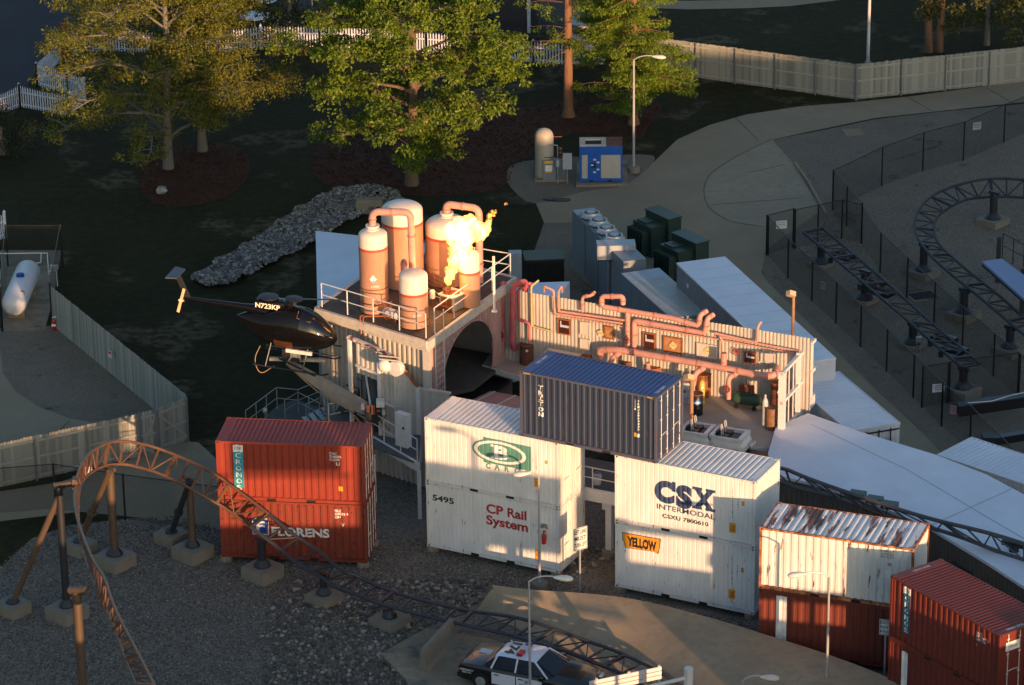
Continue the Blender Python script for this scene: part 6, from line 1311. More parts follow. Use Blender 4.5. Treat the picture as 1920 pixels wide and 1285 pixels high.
def strut(a, b, label, mat, r=.13, foot=True):
    T = thing('track_strut', label, 'track strut', Fr((b.x, b.y, 0), -40)); F_ = Fr((b.x, b.y, 0), -40)
    if foot: MB().box(-.55, -.5, 0, .55, .5, .5).build('footing', m_foot, T)
    p, q_ = F_.L(a), Vector((0, 0, .45)); MB().tube([q_, p], r, 14).build('column', mat, T, True)
    m_ = q_.lerp(p, .42); d = (p-q_).normalized(); MB().tube([m_-d*.05, m_+d*.05], r*1.6, 14).build('joint_flange', mat, T)
    MB().lathe([(r*2.2, .5), (r*2.2, .56), (r*1.2, .7)], 10).build('flange', m_colb, T)
support(215, 1068, 878, 'tall brown column on a concrete block under the top of the looping track', m_colm, .17); support(361, 1052, 898, 'brown column under the falling track, left of the red stack', m_colm, .15)
support(492, 1090, 1012, 'short dark column under the track in front of the red stack', m_colb, .17, .62); support(607, 1136, 1078, 'very short dark column under the track, below the red stack corner', m_colb, .15, .55, .4)
support(731, 1178, 1150, 'lowest dark column on a block left of the jersey barrier', m_colb, .14, .6, .35)
_, Pm, hm_ = support(125, 1166, 912, 'dark column with an arm reaching to the loop at far left', m_colb, .15)
strut(Vector((Pm.x, Pm.y, hm_-.4)), G(25, 1150, 0), 'slanting strut at the far left edge of the looping track', m_colm, .13)
strut(G(205, 885, 4.4), G(150, 1035, 0), 'slanting brown strut behind the tall column of the loop', m_colm, .13); strut(G(355, 905, 3.7), G(322, 1018, 0), 'slanting dark strut behind the falling track', m_colb, .12)
P = G(162, 1395, 0); h = Hat((P.x, P.y), 1110); T = thing('track_support', 'brown pipe column at the bottom left, carrying the near side of the loop', 'track support', Fr(P, -30)); MB().tube([(0, 0, 0), (0, 0, h)], .17, 16).build('column', m_colm, T, True); MB().tube([(-.3, 0, h), (.45, 0, h+.15)], .15, 14).build('arm', m_colm, T, True)
Ta = thing('bracket_arm', 'short arm linking the far left column to the loop', 'bracket', Fr((Pm.x, Pm.y, hm_), 0)); MB().tube([(-.2, 0, 0), (.75, .05, .15)], .13, 12).build('arm', m_colm, Ta, True); MB().box(.55, -.2, -.1, .7, .2, .35).build('plate', m_colm, Ta)
# straight brake run and curve at right
def rr(A, B): return list(zip(A, B))
track('brake_track', 'straight dark blue coaster track with brake pads inside the chain link fence', rr([(1506, 436), (1611, 524), (1715, 612.5), (1804, 689.5)], [(1542.5, 428), (1650, 520), (1760, 617.5), (1837, 683)]), [1.55]*4, 1.15, m_trb, .75, 10, r=.07, zig=True)
for i, (px_, py_) in enumerate(((1582, 480), (1637, 530), (1655, 548), (1770, 635), (1790, 655))):
    T = thing('brake_unit', ('uppermost', 'upper middle', 'second of the middle pair', 'lower', 'lowest')[i]+' black brake unit hung between the rails of the straight track', 'brake', Fr(G(px_, py_, 1.3), -43)); MB().box(-.55, -.35, -.1, .55, .35, .1).build('pad', m_black, T)
    MB().lathe([(0, 0), (.12, 0), (.12, .3), (0, .3)], 12, (-.3, -.65, -.25)).build('actuator', m_colb, T); MB().box(-.5, -.08, .1, .5, .08, .16).build('fin', m_rustd, T)
for px_, py_, pt, lb in ((1540, 503, 460, 'uppermost dark column of the straight track'), (1622, 571, 510, 'dark column at the upper middle of the straight track'), (1712, 655, 610, 'dark column at the lower middle of the straight track'), (1806, 752, 692, 'dark column on a big block at the lower end of the straight track')):
    support(px_, py_, pt, lb, m_colb, .2, .62 if py_ > 740 else .5, .55 if py_ > 740 else .2, yaw=-45)
track('coaster_track', 'dark curved coaster track in the gravel at the right edge', rr([(1990, 345), (1920, 337.5), (1880, 335), (1840, 337.5), (1790, 349), (1752.5, 365), (1727.5, 387.5), (1716, 412.5), (1717.5, 437.5), (1727.5, 457.5), (1750, 485), (1790, 520), (1840, 560), (1890, 602.5), (1960, 662)], [(1990, 376), (1920, 371), (1880, 369), (1848, 370), (1815, 374), (1790, 384), (1765, 400), (1752.5, 417.5), (1752.5, 440), (1762.5, 460), (1785, 482), (1825, 516), (1875, 556), (1920, 596), (1990, 655)]), [1.55]*15, 1.15, m_trb, .75, 5, r=.07)
for px_, py_, pt, lb in ((1863, 425, 362, 'dark column under the far bend of the curved track'), (1732, 523, 460, 'dark column on a block at the left bend of the curved track'), (1808, 602, 545, 'dark column under the curved track above the brake fin'), (1894, 668, 615, 'dark column of the curved track near the right edge')):
    support(px_, py_, pt, lb, m_colb, .2, .62, .35, yaw=-45)
track('coaster_track', 'black launch track running in front of the dark corrugated wall at lower right', rr([(1440, 870), (1464.6, 878), (1510, 893), (1620.6, 934), (1746.7, 972), (1920, 1020), (2000, 1045)], [(1440, 897), (1466, 905), (1557, 933), (1660, 966), (1794, 1006), (1920, 1050), (2000, 1080)]), [4.0]*7, 1.05, m_trl, .9, 8, r=.085)
P = G(1897, 1120, 1.5); P.z = 0; T = thing('track_support', 'dark column of the launch track before the dark wall at lower right', 'track support', Fr(P, -30)); MB().tube([(0, 0, 0), (0, 0, 3.8)], .2, 14).build('column', m_colb, T, True); MB().box(-.5, -.5, 0, .5, .5, .25).build('footing', m_foot, T); MB().beam((-.5, 0, 3.8), (.5, 0, 3.8), .2, .2).build('bracket', m_colb, T)
for i, (px_, py_) in enumerate(((1608, 932), (1640, 942), (1668, 952))):
    T = thing('launch_magnet', ('left', 'middle', 'right')[i]+' of the three black drive units in the launch track', 'drive unit', Fr(G(px_, py_, 4.05), -22)); MB().box(-.32, -.2, 0, .32, .2, .22).build('housing', m_black, T)
    for k in range(3): MB().box(-.2+k*.15, -.21, .05, -.12+k*.15, -.2, .17).build('plate', m_bar, T)
# track end / black boom at right
A, B = G(1795, 768, .6), G(1935, 748, .8); T = thing('black_barrier', 'black padded boom at the lower right with a white hose on it', 'barrier', Fr(A, 0)); b_ = B-A
MB().beam((0, 0, 0), b_, .55, .5).build('boom', m_black, T); MB().tube([b_*.1+Vector((0, -.1, .3)), b_*.45+Vector((0, -.25, .28)), b_*.7+Vector((0, -.1, .36)), b_+Vector((0, 0, .4))], .02, 6).build('hose', m_wp, T)
A, B = G(1850, 828, .6), G(1960, 810, .7); T = thing('black_beam', 'black steel beam at the right edge below the padded boom', 'beam', Fr(A, 0)); MB().beam((0, 0, 0), B-A, .4, .35).build('girder', m_black, T); MB().box(-.2, -.3, -.2, .3, .3, .3).build('end_block', m_colb, T)
T = thing('hatch', 'dark square drain hatch with a pale rim between the two tracks', 'hatch', Fr(G(1730, 556, 0), 20)); MB().box(-.75, -.55, 0, .75, .55, .05).build('frame', m_conc2, T); MB().box(-.62, -.44, .051, .62, .44, .058).build('grate', m_dark, T)
# ribbed blue roof at right edge
T = quadroof('track_shelter', 'small pale blue roof of a shelter at the right edge', 'shelter', [G(1841, 490, 2.6), G(1878, 485, 2.6), G(1960, 545, 2.6), G(1925, 565, 2.6)], 2.6, M('shelter_roof', (.16, .22, .38), .5, 0, .08, 1), m_colb, z0=2.3)
for q_ in (G(1870, 530, 0), G(1915, 590, 0)): o = MB(); v = q_-T.location; o.box(v.x-.1, v.y-.1, 0, v.x+.1, v.y+.1, 2.4); o.build('post', m_colb, T)
P1 = [G(1879, 485, 1.8), G(1925, 510, 1.8)]; T = thing('railing', 'black railing beyond the pale blue shelter roof', 'railing', Fr(P1[0], 0)); railing(T, [Vector((0, 0, 0)), (P1[1]-P1[0])*1.3], 1.3, .9, .025, m_cl)
# concrete markers
for px_, py_, lb in ((1808, 572, 'round concrete stub beside the curved track'),): o = MB().lathe([(.3, 0), (.27, .75), (0, .78)], 16).build('concrete_stub', m_foot); o.location = G(px_, py_, 0); tag(o, lb, 'concrete stub')
T = thing('bollard_light', 'small steel bollard light on two thin legs beside the straight track', 'bollard', G(1722, 661, 0)); MB().box(-.14, -.1, .55, .14, .1, .78).build('head', m_steel, T)
for x in (-.09, .09): MB().tube([(x, 0, 0), (x, 0, .56)], .022, 6).build('leg', m_steel, T)
# ================================================================ ride car on the stage
fc_ = Fr(G(1292, 838, ZS-.15), -24); fc_.o.z = ZS-.1
T = thing('ride_car', 'white open-topped ride car with black seats and grab bars beside the blue container', 'ride car', fc_); m_car = M('car_white', (.66, .65, .62), .3, 0, .05, 3, coat=.4, dirt=((.4, .36, .3), .15, 4, (1, 1, 1), .2))
def carbody(T, x0, L_, nose=1):
    Wd_ = 1.25; sec = []
    prf = [(0, .30, .62), (.12, .18, .78), (.35, .14, .84), (L_*.5, .14, .80), (L_-.35, .14, .84), (L_-.12, .2, .78), (L_, .34, .60)]
    rings = []
    for x, zb, zt in prf:
        ww = Wd_/2*(0.86 if x in (0, L_) else 1.0); rings.append([(x0+x, -ww*.93, zb), (x0+x, -ww, zb+.15), (x0+x, -ww, zt-.12), (x0+x, -ww*.90, zt), (x0+x, ww*.90, zt), (x0+x, ww, zt-.12), (x0+x, ww, zb+.15), (x0+x, ww*.93, zb)])
    MB().loft(rings).build('body', m_car, T, True)
    MB().box(x0+.34, -.38, .842, x0+L_-.42, .38, .848).build('cockpit', m_black, T)
    for y in (-.24, .24):
        MB().box(x0+.35, y-.18, .78, x0+.85, y+.18, .93).build('seat', m_black, T); MB().box(x0+.28, y-.15, .85, x0+.38, y+.15, 1.12).build('backrest', m_black, T)
        MB().tube([(x0+.55, y-.09, .9), (x0+.50, y-.09, 1.35), (x0+.49, y-.05, 1.42), (x0+.49, y+.05, 1.42), (x0+.50, y+.09, 1.35), (x0+.55, y+.09, .9)], .028, 7).build('grab_bar', m_cyl, T, True)
    for y in (-.56, .56): MB().beam((x0+.15, y, .88), (x0+L_-.2, y, .88), .12, .16).build('side_rail', m_car, T)
    for x in (x0+.14, x0+L_-.2): MB().box(x-.1, -.58, .80, x+.1, .58, 1.0).build('bulkhead', m_car, T, True)
    for y in (-.60, .60):
        for x in (.35, L_-.35): MB().lathe([(0, -.07), (.24, -.07), (.26, -.04), (.26, .04), (.24, .07), (0, .07)], 18, (x0+x, y, .22), 'y').build('wheel', m_black, T, True)
carbody(T, -.3, 1.5); carbody(T, 1.15, 1.7); T.scale = (.92, .92, .92)
for y in (-.4, .4): MB().lathe([(0, 0), (.04, 0), (.04, .02)], 10, (3.08, y, .62), 'x').build('tail_light', m_rusty, T)
MB().box(3.095, -.3, .55, 3.105, .3, .68).build('plate', m_wsteel, T); MB().beam((-1.2, 0, .05), (4.3, 0, .05), .9, .12).build('chassis_beam', m_black, T)
T = thing('ride_car', 'second white ride car, mostly hidden behind the blue container', 'ride car', Fr(fc_.W(-2.3, .1, 0), -24)); carbody(T, 0, 1.7)
# ================================================================ helicopter
hz = 6.75; Fh = Fr(G(548, 612, hz), -14)
H_ = thing('helicopter', 'glossy black helicopter without main rotor blades, held up on a robotic arm', 'helicopter', Fh); H_.scale = (1.1, 1.1, 1.1); H_.rotation_euler = (0, R(3.5), R(-14))
m_heli = M('gloss_black', (.005, .005, .006), .20, 0, .1, 3, coat=.12, spec=.25); m_glass = M('tinted_glass', (.005, .005, .006), .05, 0, .1, 3, coat=.4, spec=.5); m_cop = M('door_copper_reflection', (.10, .040, .020), .25, .3, .2, 2)  # door colour holds a painted copper reflection
def hring(x, zc, hw, hh, n=24, sq=2.3):
    out = []
    for k in range(n):
        a = 2*math.pi*k/n; c, s = math.cos(a), math.sin(a); out.append((x, hw*math.copysign(abs(c)**(2/sq), c), zc+hh*math.copysign(abs(s)**(2/sq), s)))
    return out
st = [(1.82, -.22, .03, .03), (1.74, -.21, .22, .18), (1.55, -.17, .38, .33), (1.25, -.10, .54, .50), (.85, -.02, .66, .66), (.35, .04, .71, .76), (-.15, .04, .71, .78), (-.6, .02, .66, .70), (-1.05, 0, .56, .56), (-1.5, .06, .42, .40), (-1.95, .14, .25, .22), (-2.25, .18, .06, .05)]
st = [(x, z-.07, a_*1.04, b_*1.13) for x, z, a_, b_ in st]
MB().loft([hring(*s_) for s_ in st]).build('fuselage', m_heli, H_, True)
MB().loft([hring(x, z, w_, h_, 16) for x, z, w_, h_ in ((-.9, .42, .3, .30), (-1.3, .48, .24, .24), (-1.9, .52, .15, .15), (-3.2, .54, .10, .10), (-4.3, .56, .07, .07), (-4.55, .56, .06, .06))]).build('tail_boom', m_heli, H_, True)
MB().loft([hring(x, z, w_, h_, 16, 3) for x, z, w_, h_ in ((-.35, .86, .24, .20), (-.1, .92, .32, .26), (.0, .90, .2, .2))]+[hring(.05, .88, .05, .05, 16)]).build('mast_fairing', m_heli, H_, True)
dg = MB().loft([hring(x, z, w_, h_, 16, 4) for x, z, w_, h_ in ((-1.55, .80, .05, .04), (-1.45, .82, .30, .17), (-.4, .86, .30, .20), (-.15, .84, .22, .15))]).build('engine_cowl', m_heli, H_, True)
MB().lathe([(.36, 1.06), (.40, 1.09), (.40, 1.12), (.3, 1.15), (0, 1.16)], 22, (-.98, 0, 0)).build('cowl_top', M('blue_black_cap', (.018, .022, .034), .5, spec=.3), H_, True)
MB().lathe([(.10, .9), (.10, 1.12), (.34, 1.14), (.36, 1.17), (.3, 1.2), (0, 1.22)], 22, (.05, 0, 0)).build('rotor_hub', M('hub_cap', (.018, .022, .034), .5, spec=.3), H_, True)
MB().beam((.1, 0, 1.17), (2.0, .35, 1.26), .10, .02).build('blade_stub', m_black, H_)
decal('text', 'N723KP', (-1.42, .72, -.42, .93), M('gold_white_print', (.8, .74, .6), .5), H_, name='lettering', bold=.03, place=lambda x, d, z: Vector((x, -.318, z)))
# tail
MB().prism([(-4.35, .5), (-4.15, .60), (-4.62, 1.55), (-4.84, 1.55)], lambda x, z: (x, -.04, z), lambda x, z: (x, .04, z)).build('upper_fin', M('fin_black', (.02, .022, .026), .4), H_); MB().prism([(-4.5, .55), (-4.25, .55), (-4.50, -.15), (-4.68, -.15)], lambda x, z: (x, -.03, z), lambda x, z: (x, .03, z)).build('lower_fin', m_heli, H_)
MB().prism([(-5.0, -.62), (-4.55, -.50), (-4.55, .50), (-5.0, .62)], lambda x, y: (x, y, 1.52), lambda x, y: (x, y, 1.57)).build('tailplane', M('tailplane_blue', (.045, .06, .095), .5, spec=.3), H_)
tr = MB(); tr.beam((-4.38, -.14, 1.0), (-4.62, -.14, -.02), .11, .02, (0, 1, 0)); tr.build('tail_rotor', M('tail_rotor_gold', (.62, .47, .28), .45), H_); MB().box(-4.56, -.2, .44, -4.44, -.05, .56).beam((-4.6, -.15, .5), (-4.38, -.15, .5), .05).build('rotor_hub_small', M('cream', (.7, .62, .5), .4), H_)
# glazing (thin shells standing proud of the body)
def shell(x0, x1, a0, a1, mat, name, k=1.012, n=10, m=8):
    from bisect import bisect
    xs = [s_[0] for s_ in st][::-1]; S_ = st[::-1]
    def at(x):
        i = max(1, min(len(xs)-1, bisect(xs, x))); a, b = S_[i-1], S_[i]; t = (x-a[0])/(b[0]-a[0]); return [a[j]+(b[j]-a[j])*t for j in (1, 2, 3)]
    mb = MB(); vs = []
    for i in range(n+1):
        x = x0+(x1-x0)*i/n; zc, hw, hh = at(x)
        for j in range(m+1):
            a = R(a0(x)+(a1(x)-a0(x))*j/m) if callable(a0) else R(a0+(a1-a0)*j/m); c, s = math.cos(a), math.sin(a)
            vs.append((x, (hw*k+.004)*math.copysign(abs(c)**(2/2.3), c), zc+(hh*k+.004)*math.copysign(abs(s)**(2/2.3), s)))
    mb.add(vs, [(i*(m+1)+j, i*(m+1)+j+1, (i+1)*(m+1)+j+1, (i+1)*(m+1)+j) for i in range(n) for j in range(m)]); return mb.build(name, mat, H_, True)
shell(.30, 1.65, 188, 262 if False else 245, m_glass, 'nose_window'); shell(.45, 1.6, 100, 172, m_glass, 'windshield'); shell(-.55, .22, 200, 232, m_cop, 'door'); shell(-.5, .2, 165, 196, m_glass, 'door_window'); shell(.45, 1.6, 8, 80, m_glass, 'windshield')
MB().tube([(x, -w_*1.0-.012, z) for x, w_, z in ((.25, .62, .45), (.6, .62, .30), (1.0, .56, .14), (1.4, .42, -.02), (1.7, .25, -.14))], .012, 5).build('window_trim', M('tan_trim', (.35, .26, .15), .4), H_)
MB().tube([(1.25, -.50, -.02), (1.30, -.52, -.2), (1.22, -.42, -.5)], .012, 5).build('window_trim', m_tan, H_)
MB().tube([(.33, -.30, .80), (.33, -.55, .60), (.85, -.50, .48), (.95, -.25, .58)], .010, 5).build('window_trim', m_tan, H_)
# skids and cradle
for y in (-.85, .85):
    MB().tube([(-1.3, y, -1.45), (1.5, y, -1.50), (1.75, y, -1.42)], .035, 8).build('skid', m_black, H_)
    for x in (-.7, .8): MB().tube([(x, y*.55, -.6), (x-.1, y, -1.45)], .035, 8).build('skid_leg', m_black, H_)
for y in (-.5, .5): MB().tube([(-.9, y, -.72), (1.9, y, -.78)], .03, 8).build('step_bar', m_black, H_)
MB().box(-.05, -.66, -.84, 1.0, -.56, -.70).build('ribbed_unit', m_bar, H_)
MB().box(-.3, -.3, -1.35, .5, .3, -.75).build('cradle', m_colb, H_); MB().beam((.0, -.35, -1.3), (.35, -.35, -.75), .06).beam((.5, -.35, -1.3), (.35, -.35, -.75), .06).build('cradle_strut', m_galv, H_); MB().box(.05, -.36, -1.15, .45, -.31, -.90).build('cradle_plate', m_steel, H_)
MB().tube(elbow([(-1.1, -.6, -.75), (-1.35, -.6, -1.35), (-1.1, -.6, -2.0), (-.5, -.6, -1.5)], .4, 8), .018, 6).build('cable', m_tan, H_)
# robotic arm
Ab, Ae = Fh.W(-.2, -.1, -1.55), G(700, 765, 3.9); d = Ae-Ab
AR = thing('robotic_arm', 'long pale tapering hydraulic arm carrying the helicopter from the deck', 'robotic arm', Fr(Ab, 0)); m_arm = M('arm_paint', (.36, .31, .25), .45, 0, .15, 2, dirt=(RUST, .1, 6, (1, 1, 1)))
sd_ = Vector((d.y, -d.x, 0)).normalized(); u_ = d.normalized().cross(sd_)
if u_.z < 0: u_ = -u_
def aring(t, hh, ww): c_ = d*t; return [c_+sd_*ww+u_*0, c_+sd_*ww-u_*hh, c_-sd_*ww-u_*hh, c_-sd_*ww+u_*0]
MB().loft([aring(0, .16, .13), aring(.35, .42, .17), aring(.7, .56, .2), aring(1, .40, .2)]).build('boom', m_arm, AR)
MB().beam(Vector((-.8, -.1, .12)), Vector((1.6, 0, -.02)), .2, .12).build('saddle', m_arm, AR); MB().beam(sd_*.2+Vector((-.3, 0, .18)), d*.35+sd_*.2+Vector((0, 0, .1)), .06).build('hose_tray', m_colb, AR)
MB().tube([d*.02+sd_*.2-u_*.1, d*.4+sd_*.25-u_*.5, d*.8+sd_*.3-u_*.5, d+sd_*.3-u_*.9], .03, 6).build('cable', m_tan, AR)
K = d
MB().lathe([(0, -.3), (.38, -.3), (.38, .3), (0, .3)], 20, K+Vector((0, 0, -.2)), 'y').build('knuckle', m_colb, AR, True)
for k in range(5): MB().box(K.x-.5+k*.22, K.y-.45, K.z-.15+random.uniform(-.2, .3), K.x-.36+k*.22, K.y-.3, K.z+.05+random.uniform(0, .3)).build('motor', random.choice([m_cyl, m_rusty, m_wsteel]), AR)
MB().box(K.x+.15, K.y-.55, K.z+.25, K.x+.5, K.y-.25, K.z+.55).build('motor_box', m_wsteel, AR)
mt_ = G(692, 672, 5.6)-Ab
MB().beam(K+Vector((.1, 0, -.2)), mt_, .30, .34).build('upper_link', m_colb, AR); MB().tube([K+Vector((-.1, -.2, .1)), mt_+Vector((-.2, -.1, -.3))], .05, 8).build('actuator', m_cyl, AR, True); MB().tube([K+Vector((.4, -.2, 0)), mt_+Vector((.1, -.1, -.6))], .03, 8).build('actuator', m_cyl, AR, True)
MB().box(mt_.x-.15, mt_.y-.1, ZD-Ab.z, mt_.x+.17, mt_.y+.2, mt_.z).build('mast', m_colb, AR); MB().beam(K+Vector((0, 0, -.3)), K+Vector((1.3, -.2, -1.6)), .07).build('hose', m_tan, AR); MB().prism([(K.x+.1, K.z-.4), (K.x+.8, K.z-.1), (K.x+1.1, K.z-1.3), (K.x+.5, K.z-1.1)], lambda x, z: (x, K.y+.3, z), lambda x, z: (x, K.y+.5, z)).build('guard_plate', m_arm, AR)
# ================================================================ lamps, signs
m_lpost = M('lamp_post_grey', (.42, .42, .43), .4, .3, .08, 2); m_lhead = M('lamp_head_pale', (.62, .60, .56), .35, 0, .05, 3)
def cobra(px, py, pyt, hx, hy, label, r=.06, P=None, h=None, foot=True, glass=True):
    P = P or G(px, py, 0); h = h or Hat((P.x, P.y), pyt); T = thing('street_lamp', label, 'street lamp', Fr(P, 0))
    MB().tube([(0, 0, .1), (0, 0, h*.5), (0, 0, h)], [r*1.1, r*.95, r*.7], 12).build('pole', m_lpost, T, True)
    if foot: MB().lathe([(.34, 0), (.34, .28), (.30, .32), (0, .32)], 18).build('base', m_foot, T, True)
    H2 = G(hx, hy, h+.12); E_ = Vector((H2.x-P.x, 0, h+.10)); n_ = 1 if E_.x > 0 else -1; l_ = abs(E_.x)
    A_ = [(0, 0, h-.02), (n_*l_*.25, -.03, h+.16), (n_*l_*.6, -.08, h+.24), (n_*(l_-.15), -.12, h+.2)]
    MB().tube([Vector(v) for v in cr(A_, 4)], .032, 8).build('arm', m_lpost, T, True)
    rg = []
    for t, a_, b_ in ((0, .04, .04), (.15, .08, .07), (.4, .15, .10), (.7, .165, .11), (.92, .10, .08), (1, .02, .02)):
        c_ = Vector((n_*(l_-.25+t*.72), -.12-.02*t, h+.20-t*.06)); rg.append([c_+Vector((0, a_*math.cos(q_*math.pi/8), b_*math.sin(q_*math.pi/8))) for q_ in range(16)])
    MB().loft(rg).build('lamp_head', m_lhead, T, True)
    return T, P, h
cobra(1012, 1105, 893, 984, 897, 'street lamp with a short arm, standing before the green emblem container', .055)
P = G(1187, 322, 0); cobra(1188, 322, 112, 1232, 108, 'tall street lamp on the lawn beside the conifers', .07)
cobra(0, 0, 0, 1500, 1080, 'street lamp before the rusted white container', .055, Vector((11.70, 118.6, 0)), 5.25, False)
P = G(995, 1390, 0); cobra(0, 1390, 1090, 1050, 1066, 'street lamp rising in front of the police car, arm to the right', .05, P, None, False)
P = G(1392, 1345, 0); cobra(0, 0, 1276, 1435, 1252, 'low street lamp head at the bottom edge right of the white post', .05, P, None, False)
T = thing('light_mast', 'tall thin pale mast behind the board fence bend', 'mast', G(1627, 125, 0)); MB().tube([(0, 0, 0), (0, 0, 9)], [.10, .07], 12).build('shaft', M('mast_pale', (.55, .53, .55), .4), T, True); MB().lathe([(.2, 0), (.2, .3), (0, .32)], 14).build('base', m_foot, T)
def rsign(px, pyb, a, b, yaw, lines, label, hpost=None, txt=m_blk):
    P = G(px, pyb, .0); T = thing('road_sign', label, 'road sign', Fr(P, yaw)); fr = Fr(P, yaw); p, q_ = fr.px(*a), fr.px(*b); w_ = abs(q_.x-p.x); zt, zb_ = p.z, q_.z; zt, zb_ = max(zt, zb_), min(zt, zb_)
    w_ = w_/2; h_ = (zt-zb_); MB().box(-.03, .0, 0, .03, .05, zt-.05).build('post', m_lpost, T); MB().box(-w_, -.025, zb_, w_, -.01, zt).build('plate', m_wp, T)
    n = len(lines); rh = h_/(n+.4)
    for i, s_ in enumerate(lines): decal('text', s_, (-w_*.84, zt-rh*(i+1.0)+rh*.05, w_*.84 if len(s_) > 3 else w_*.5, zt-rh*(i+.2)-rh*.12), txt, T, name='lettering', bold=.02, place=lambda x, d, z: Vector((x, -.029, z)))
    fm = MB()
    for x0, x1, z0, z1 in ((-w_+.02, w_-.02, zt-.04, zt-.02), (-w_+.02, w_-.02, zb_+.02, zb_+.04), (-w_+.02, -w_+.035, zb_+.04, zt-.04), (w_-.035, w_-.02, zb_+.04, zt-.04)): fm.box(x0, -.0275, z0, x1, -.0252, z1)
    fm.build('border', m_blk, T)
rsign(1088, 1110, (1075, 992), (1101, 1027), 30, ['LEFT LANE', 'MUST', 'TURN LEFT'], 'white road sign about the left lane, in the gap between the white stacks')
rsign(1657, 1290, (1646, 1160), (1668, 1192), -20, ['DO', 'NOT', 'PASS'], 'white do-not-pass road sign left of the dark red stack')
# ================================================================ police car, barriers, guard rail
cb = G(857, 1272, .40); Fc_ = Fr((cb.x, cb.y, .12), -24); PC = thing('police_car', 'black and white police sedan with roof number and light bar at the bottom edge', 'police car', Fc_)
m_pb = M('car_black', (.007, .007, .010), .2, 0, .1, 3, coat=.35, spec=.4); m_pw = M('car_white_door', (.66, .68, .74), .2, 0, .03, 3, coat=.6); m_wing = M('car_glass', (.006, .008, .014), .12, 0, .1, 3, coat=.1, spec=.35)
CLn, CWd = 5.35, 1.95
def csec(x, zb, zt, hw, sh=.10):
    c_ = CWd/2; return [(x, c_-hw*.90, zb), (x, c_-hw, zb+.15), (x, c_-hw, zt-sh*1.6), (x, c_-hw*.93, zt-.02), (x, c_-hw*.6, zt+.015), (x, c_, zt+.025), (x, c_+hw*.6, zt+.015), (x, c_+hw*.93, zt-.02), (x, c_+hw, zt-sh*1.6), (x, c_+hw, zb+.15), (x, c_+hw*.90, zb)]
MB().loft([csec(*v) for v in ((0, .36, .72, .84), (.06, .26, .88, .90), (.3, .24, .98, .95), (1.1, .24, 1.0, .975), (1.5, .24, .98, .975), (3.6, .24, .98, .975), (3.9, .24, .97, .97), (4.6, .24, .90, .95), (5.1, .26, .80, .92), (5.28, .32, .68, .87), (5.35, .40, .58, .80))]).build('body', m_pb, PC, True)
def gsec(x, zt, hw, hb): c_ = CWd/2; return [(x, c_-hb, .95), (x, c_-hw, zt-.03), (x, c_-hw*.85, zt), (x, c_+hw*.85, zt), (x, c_+hw, zt-.03), (x, c_+hb, .95)]
MB().loft([gsec(1.0, .96, .80, .85), gsec(1.55, 1.40, .62, .86), gsec(1.8, 1.45, .64, .87), gsec(2.9, 1.46, .65, .87), gsec(3.1, 1.43, .64, .87), gsec(3.95, .97, .75, .85)]).build('glasshouse', m_wing, PC)
MB().loft([[(x, CWd/2-w_, z-.03), (x, CWd/2-w_*.8, z+.012), (x, CWd/2+w_*.8, z+.012), (x, CWd/2+w_, z-.03)] for x, z, w_ in ((1.45, 1.36, .64), (1.7, 1.45, .67), (2.95, 1.47, .68), (3.15, 1.43, .66))]).build('roof', m_pw, PC, True)
for s_ in (0, 1):
    yy = (-.012, .002) if s_ == 0 else (CWd-.002, CWd+.012)
    for a_, b_ in ((1.45, 2.42), (2.46, 3.52)): 
        d_ = MB().box(a_, yy[0], .36, b_, yy[1], .84).build('door', m_pw, PC); MB().box(a_+.1, yy[0]-.02 if s_ == 0 else yy[1], .74, a_+.3, yy[0] if s_ == 0 else yy[1]+.02, .78).build('handle', m_pb, d_)
    for x in (.98, 4.28): 
        o = MB().lathe([(0, -.11), (.33, -.11), (.35, -.08), (.35, .08), (.33, .11), (0, .11)], 24, (x, .10 if s_ == 0 else CWd-.10, .34), 'y').build('wheel', m_black, PC, True)
        MB().lathe([(0, -.124 if s_ == 0 else .124), (.14, -.124 if s_ == 0 else .124), (.21, -.115 if s_ == 0 else .115)], 18, (x, .10 if s_ == 0 else CWd-.10, .34), 'y').build('rim', m_steel, o, True)
    y0 = .055 if s_ == 0 else CWd-.055; sg = -1 if s_ == 0 else 1
    for a_, b_ in ((1.52, 1.58), (2.40, 2.47), (3.28, 3.34)): 
        zt_ = 1.40; zz0 = .96; MB().beam((a_-.12 if a_ < 2 else a_+.0 if a_ < 3 else a_+.45, y0+.06*-sg*0, zz0), (a_+.05 if a_ < 2 else a_ if a_ < 3 else a_-.15, CWd/2+sg*.665, zt_+.02), .06, .05).build('pillar', m_pw, PC)
    MB().box(3.45, (-.18 if s_ == 0 else CWd+.02), .92, 3.6, (-.02 if s_ == 0 else CWd+.18), 1.06).build('mirror', m_pb, PC)
lb = MB().box(2.30, .42, 1.49, 2.52, .80, 1.60).build('light_bar_red', M('red_lens', (.40, .01, .01), .2), PC); 
MB().box(2.30, .80, 1.49, 2.52, 1.15, 1.60).build('light_bar_clear', m_cyl, PC); MB().box(2.30, 1.15, 1.49, 2.52, 1.53, 1.60).build('light_bar_blue', M('blue_lens', (.01, .03, .30), .2), PC)
decal('text', '174', (0, 0, .95, .42), m_blk, PC, name='lettering', bold=.05, place=lambda x, d, z: Vector((1.72+z, 1.45-x, 1.4865)))
decal('text', 'POLICE', (2.60, .45, 3.2, .58), m_navy, PC, name='lettering', bold=.03, place=lambda x, d, z: Vector((x, -.016, z))); decal('poly', [ell(2.88, .69, .09, .09, 12)], None, m_steel, PC, name='badge', place=lambda x, d, z: Vector((x, -.016, z)))
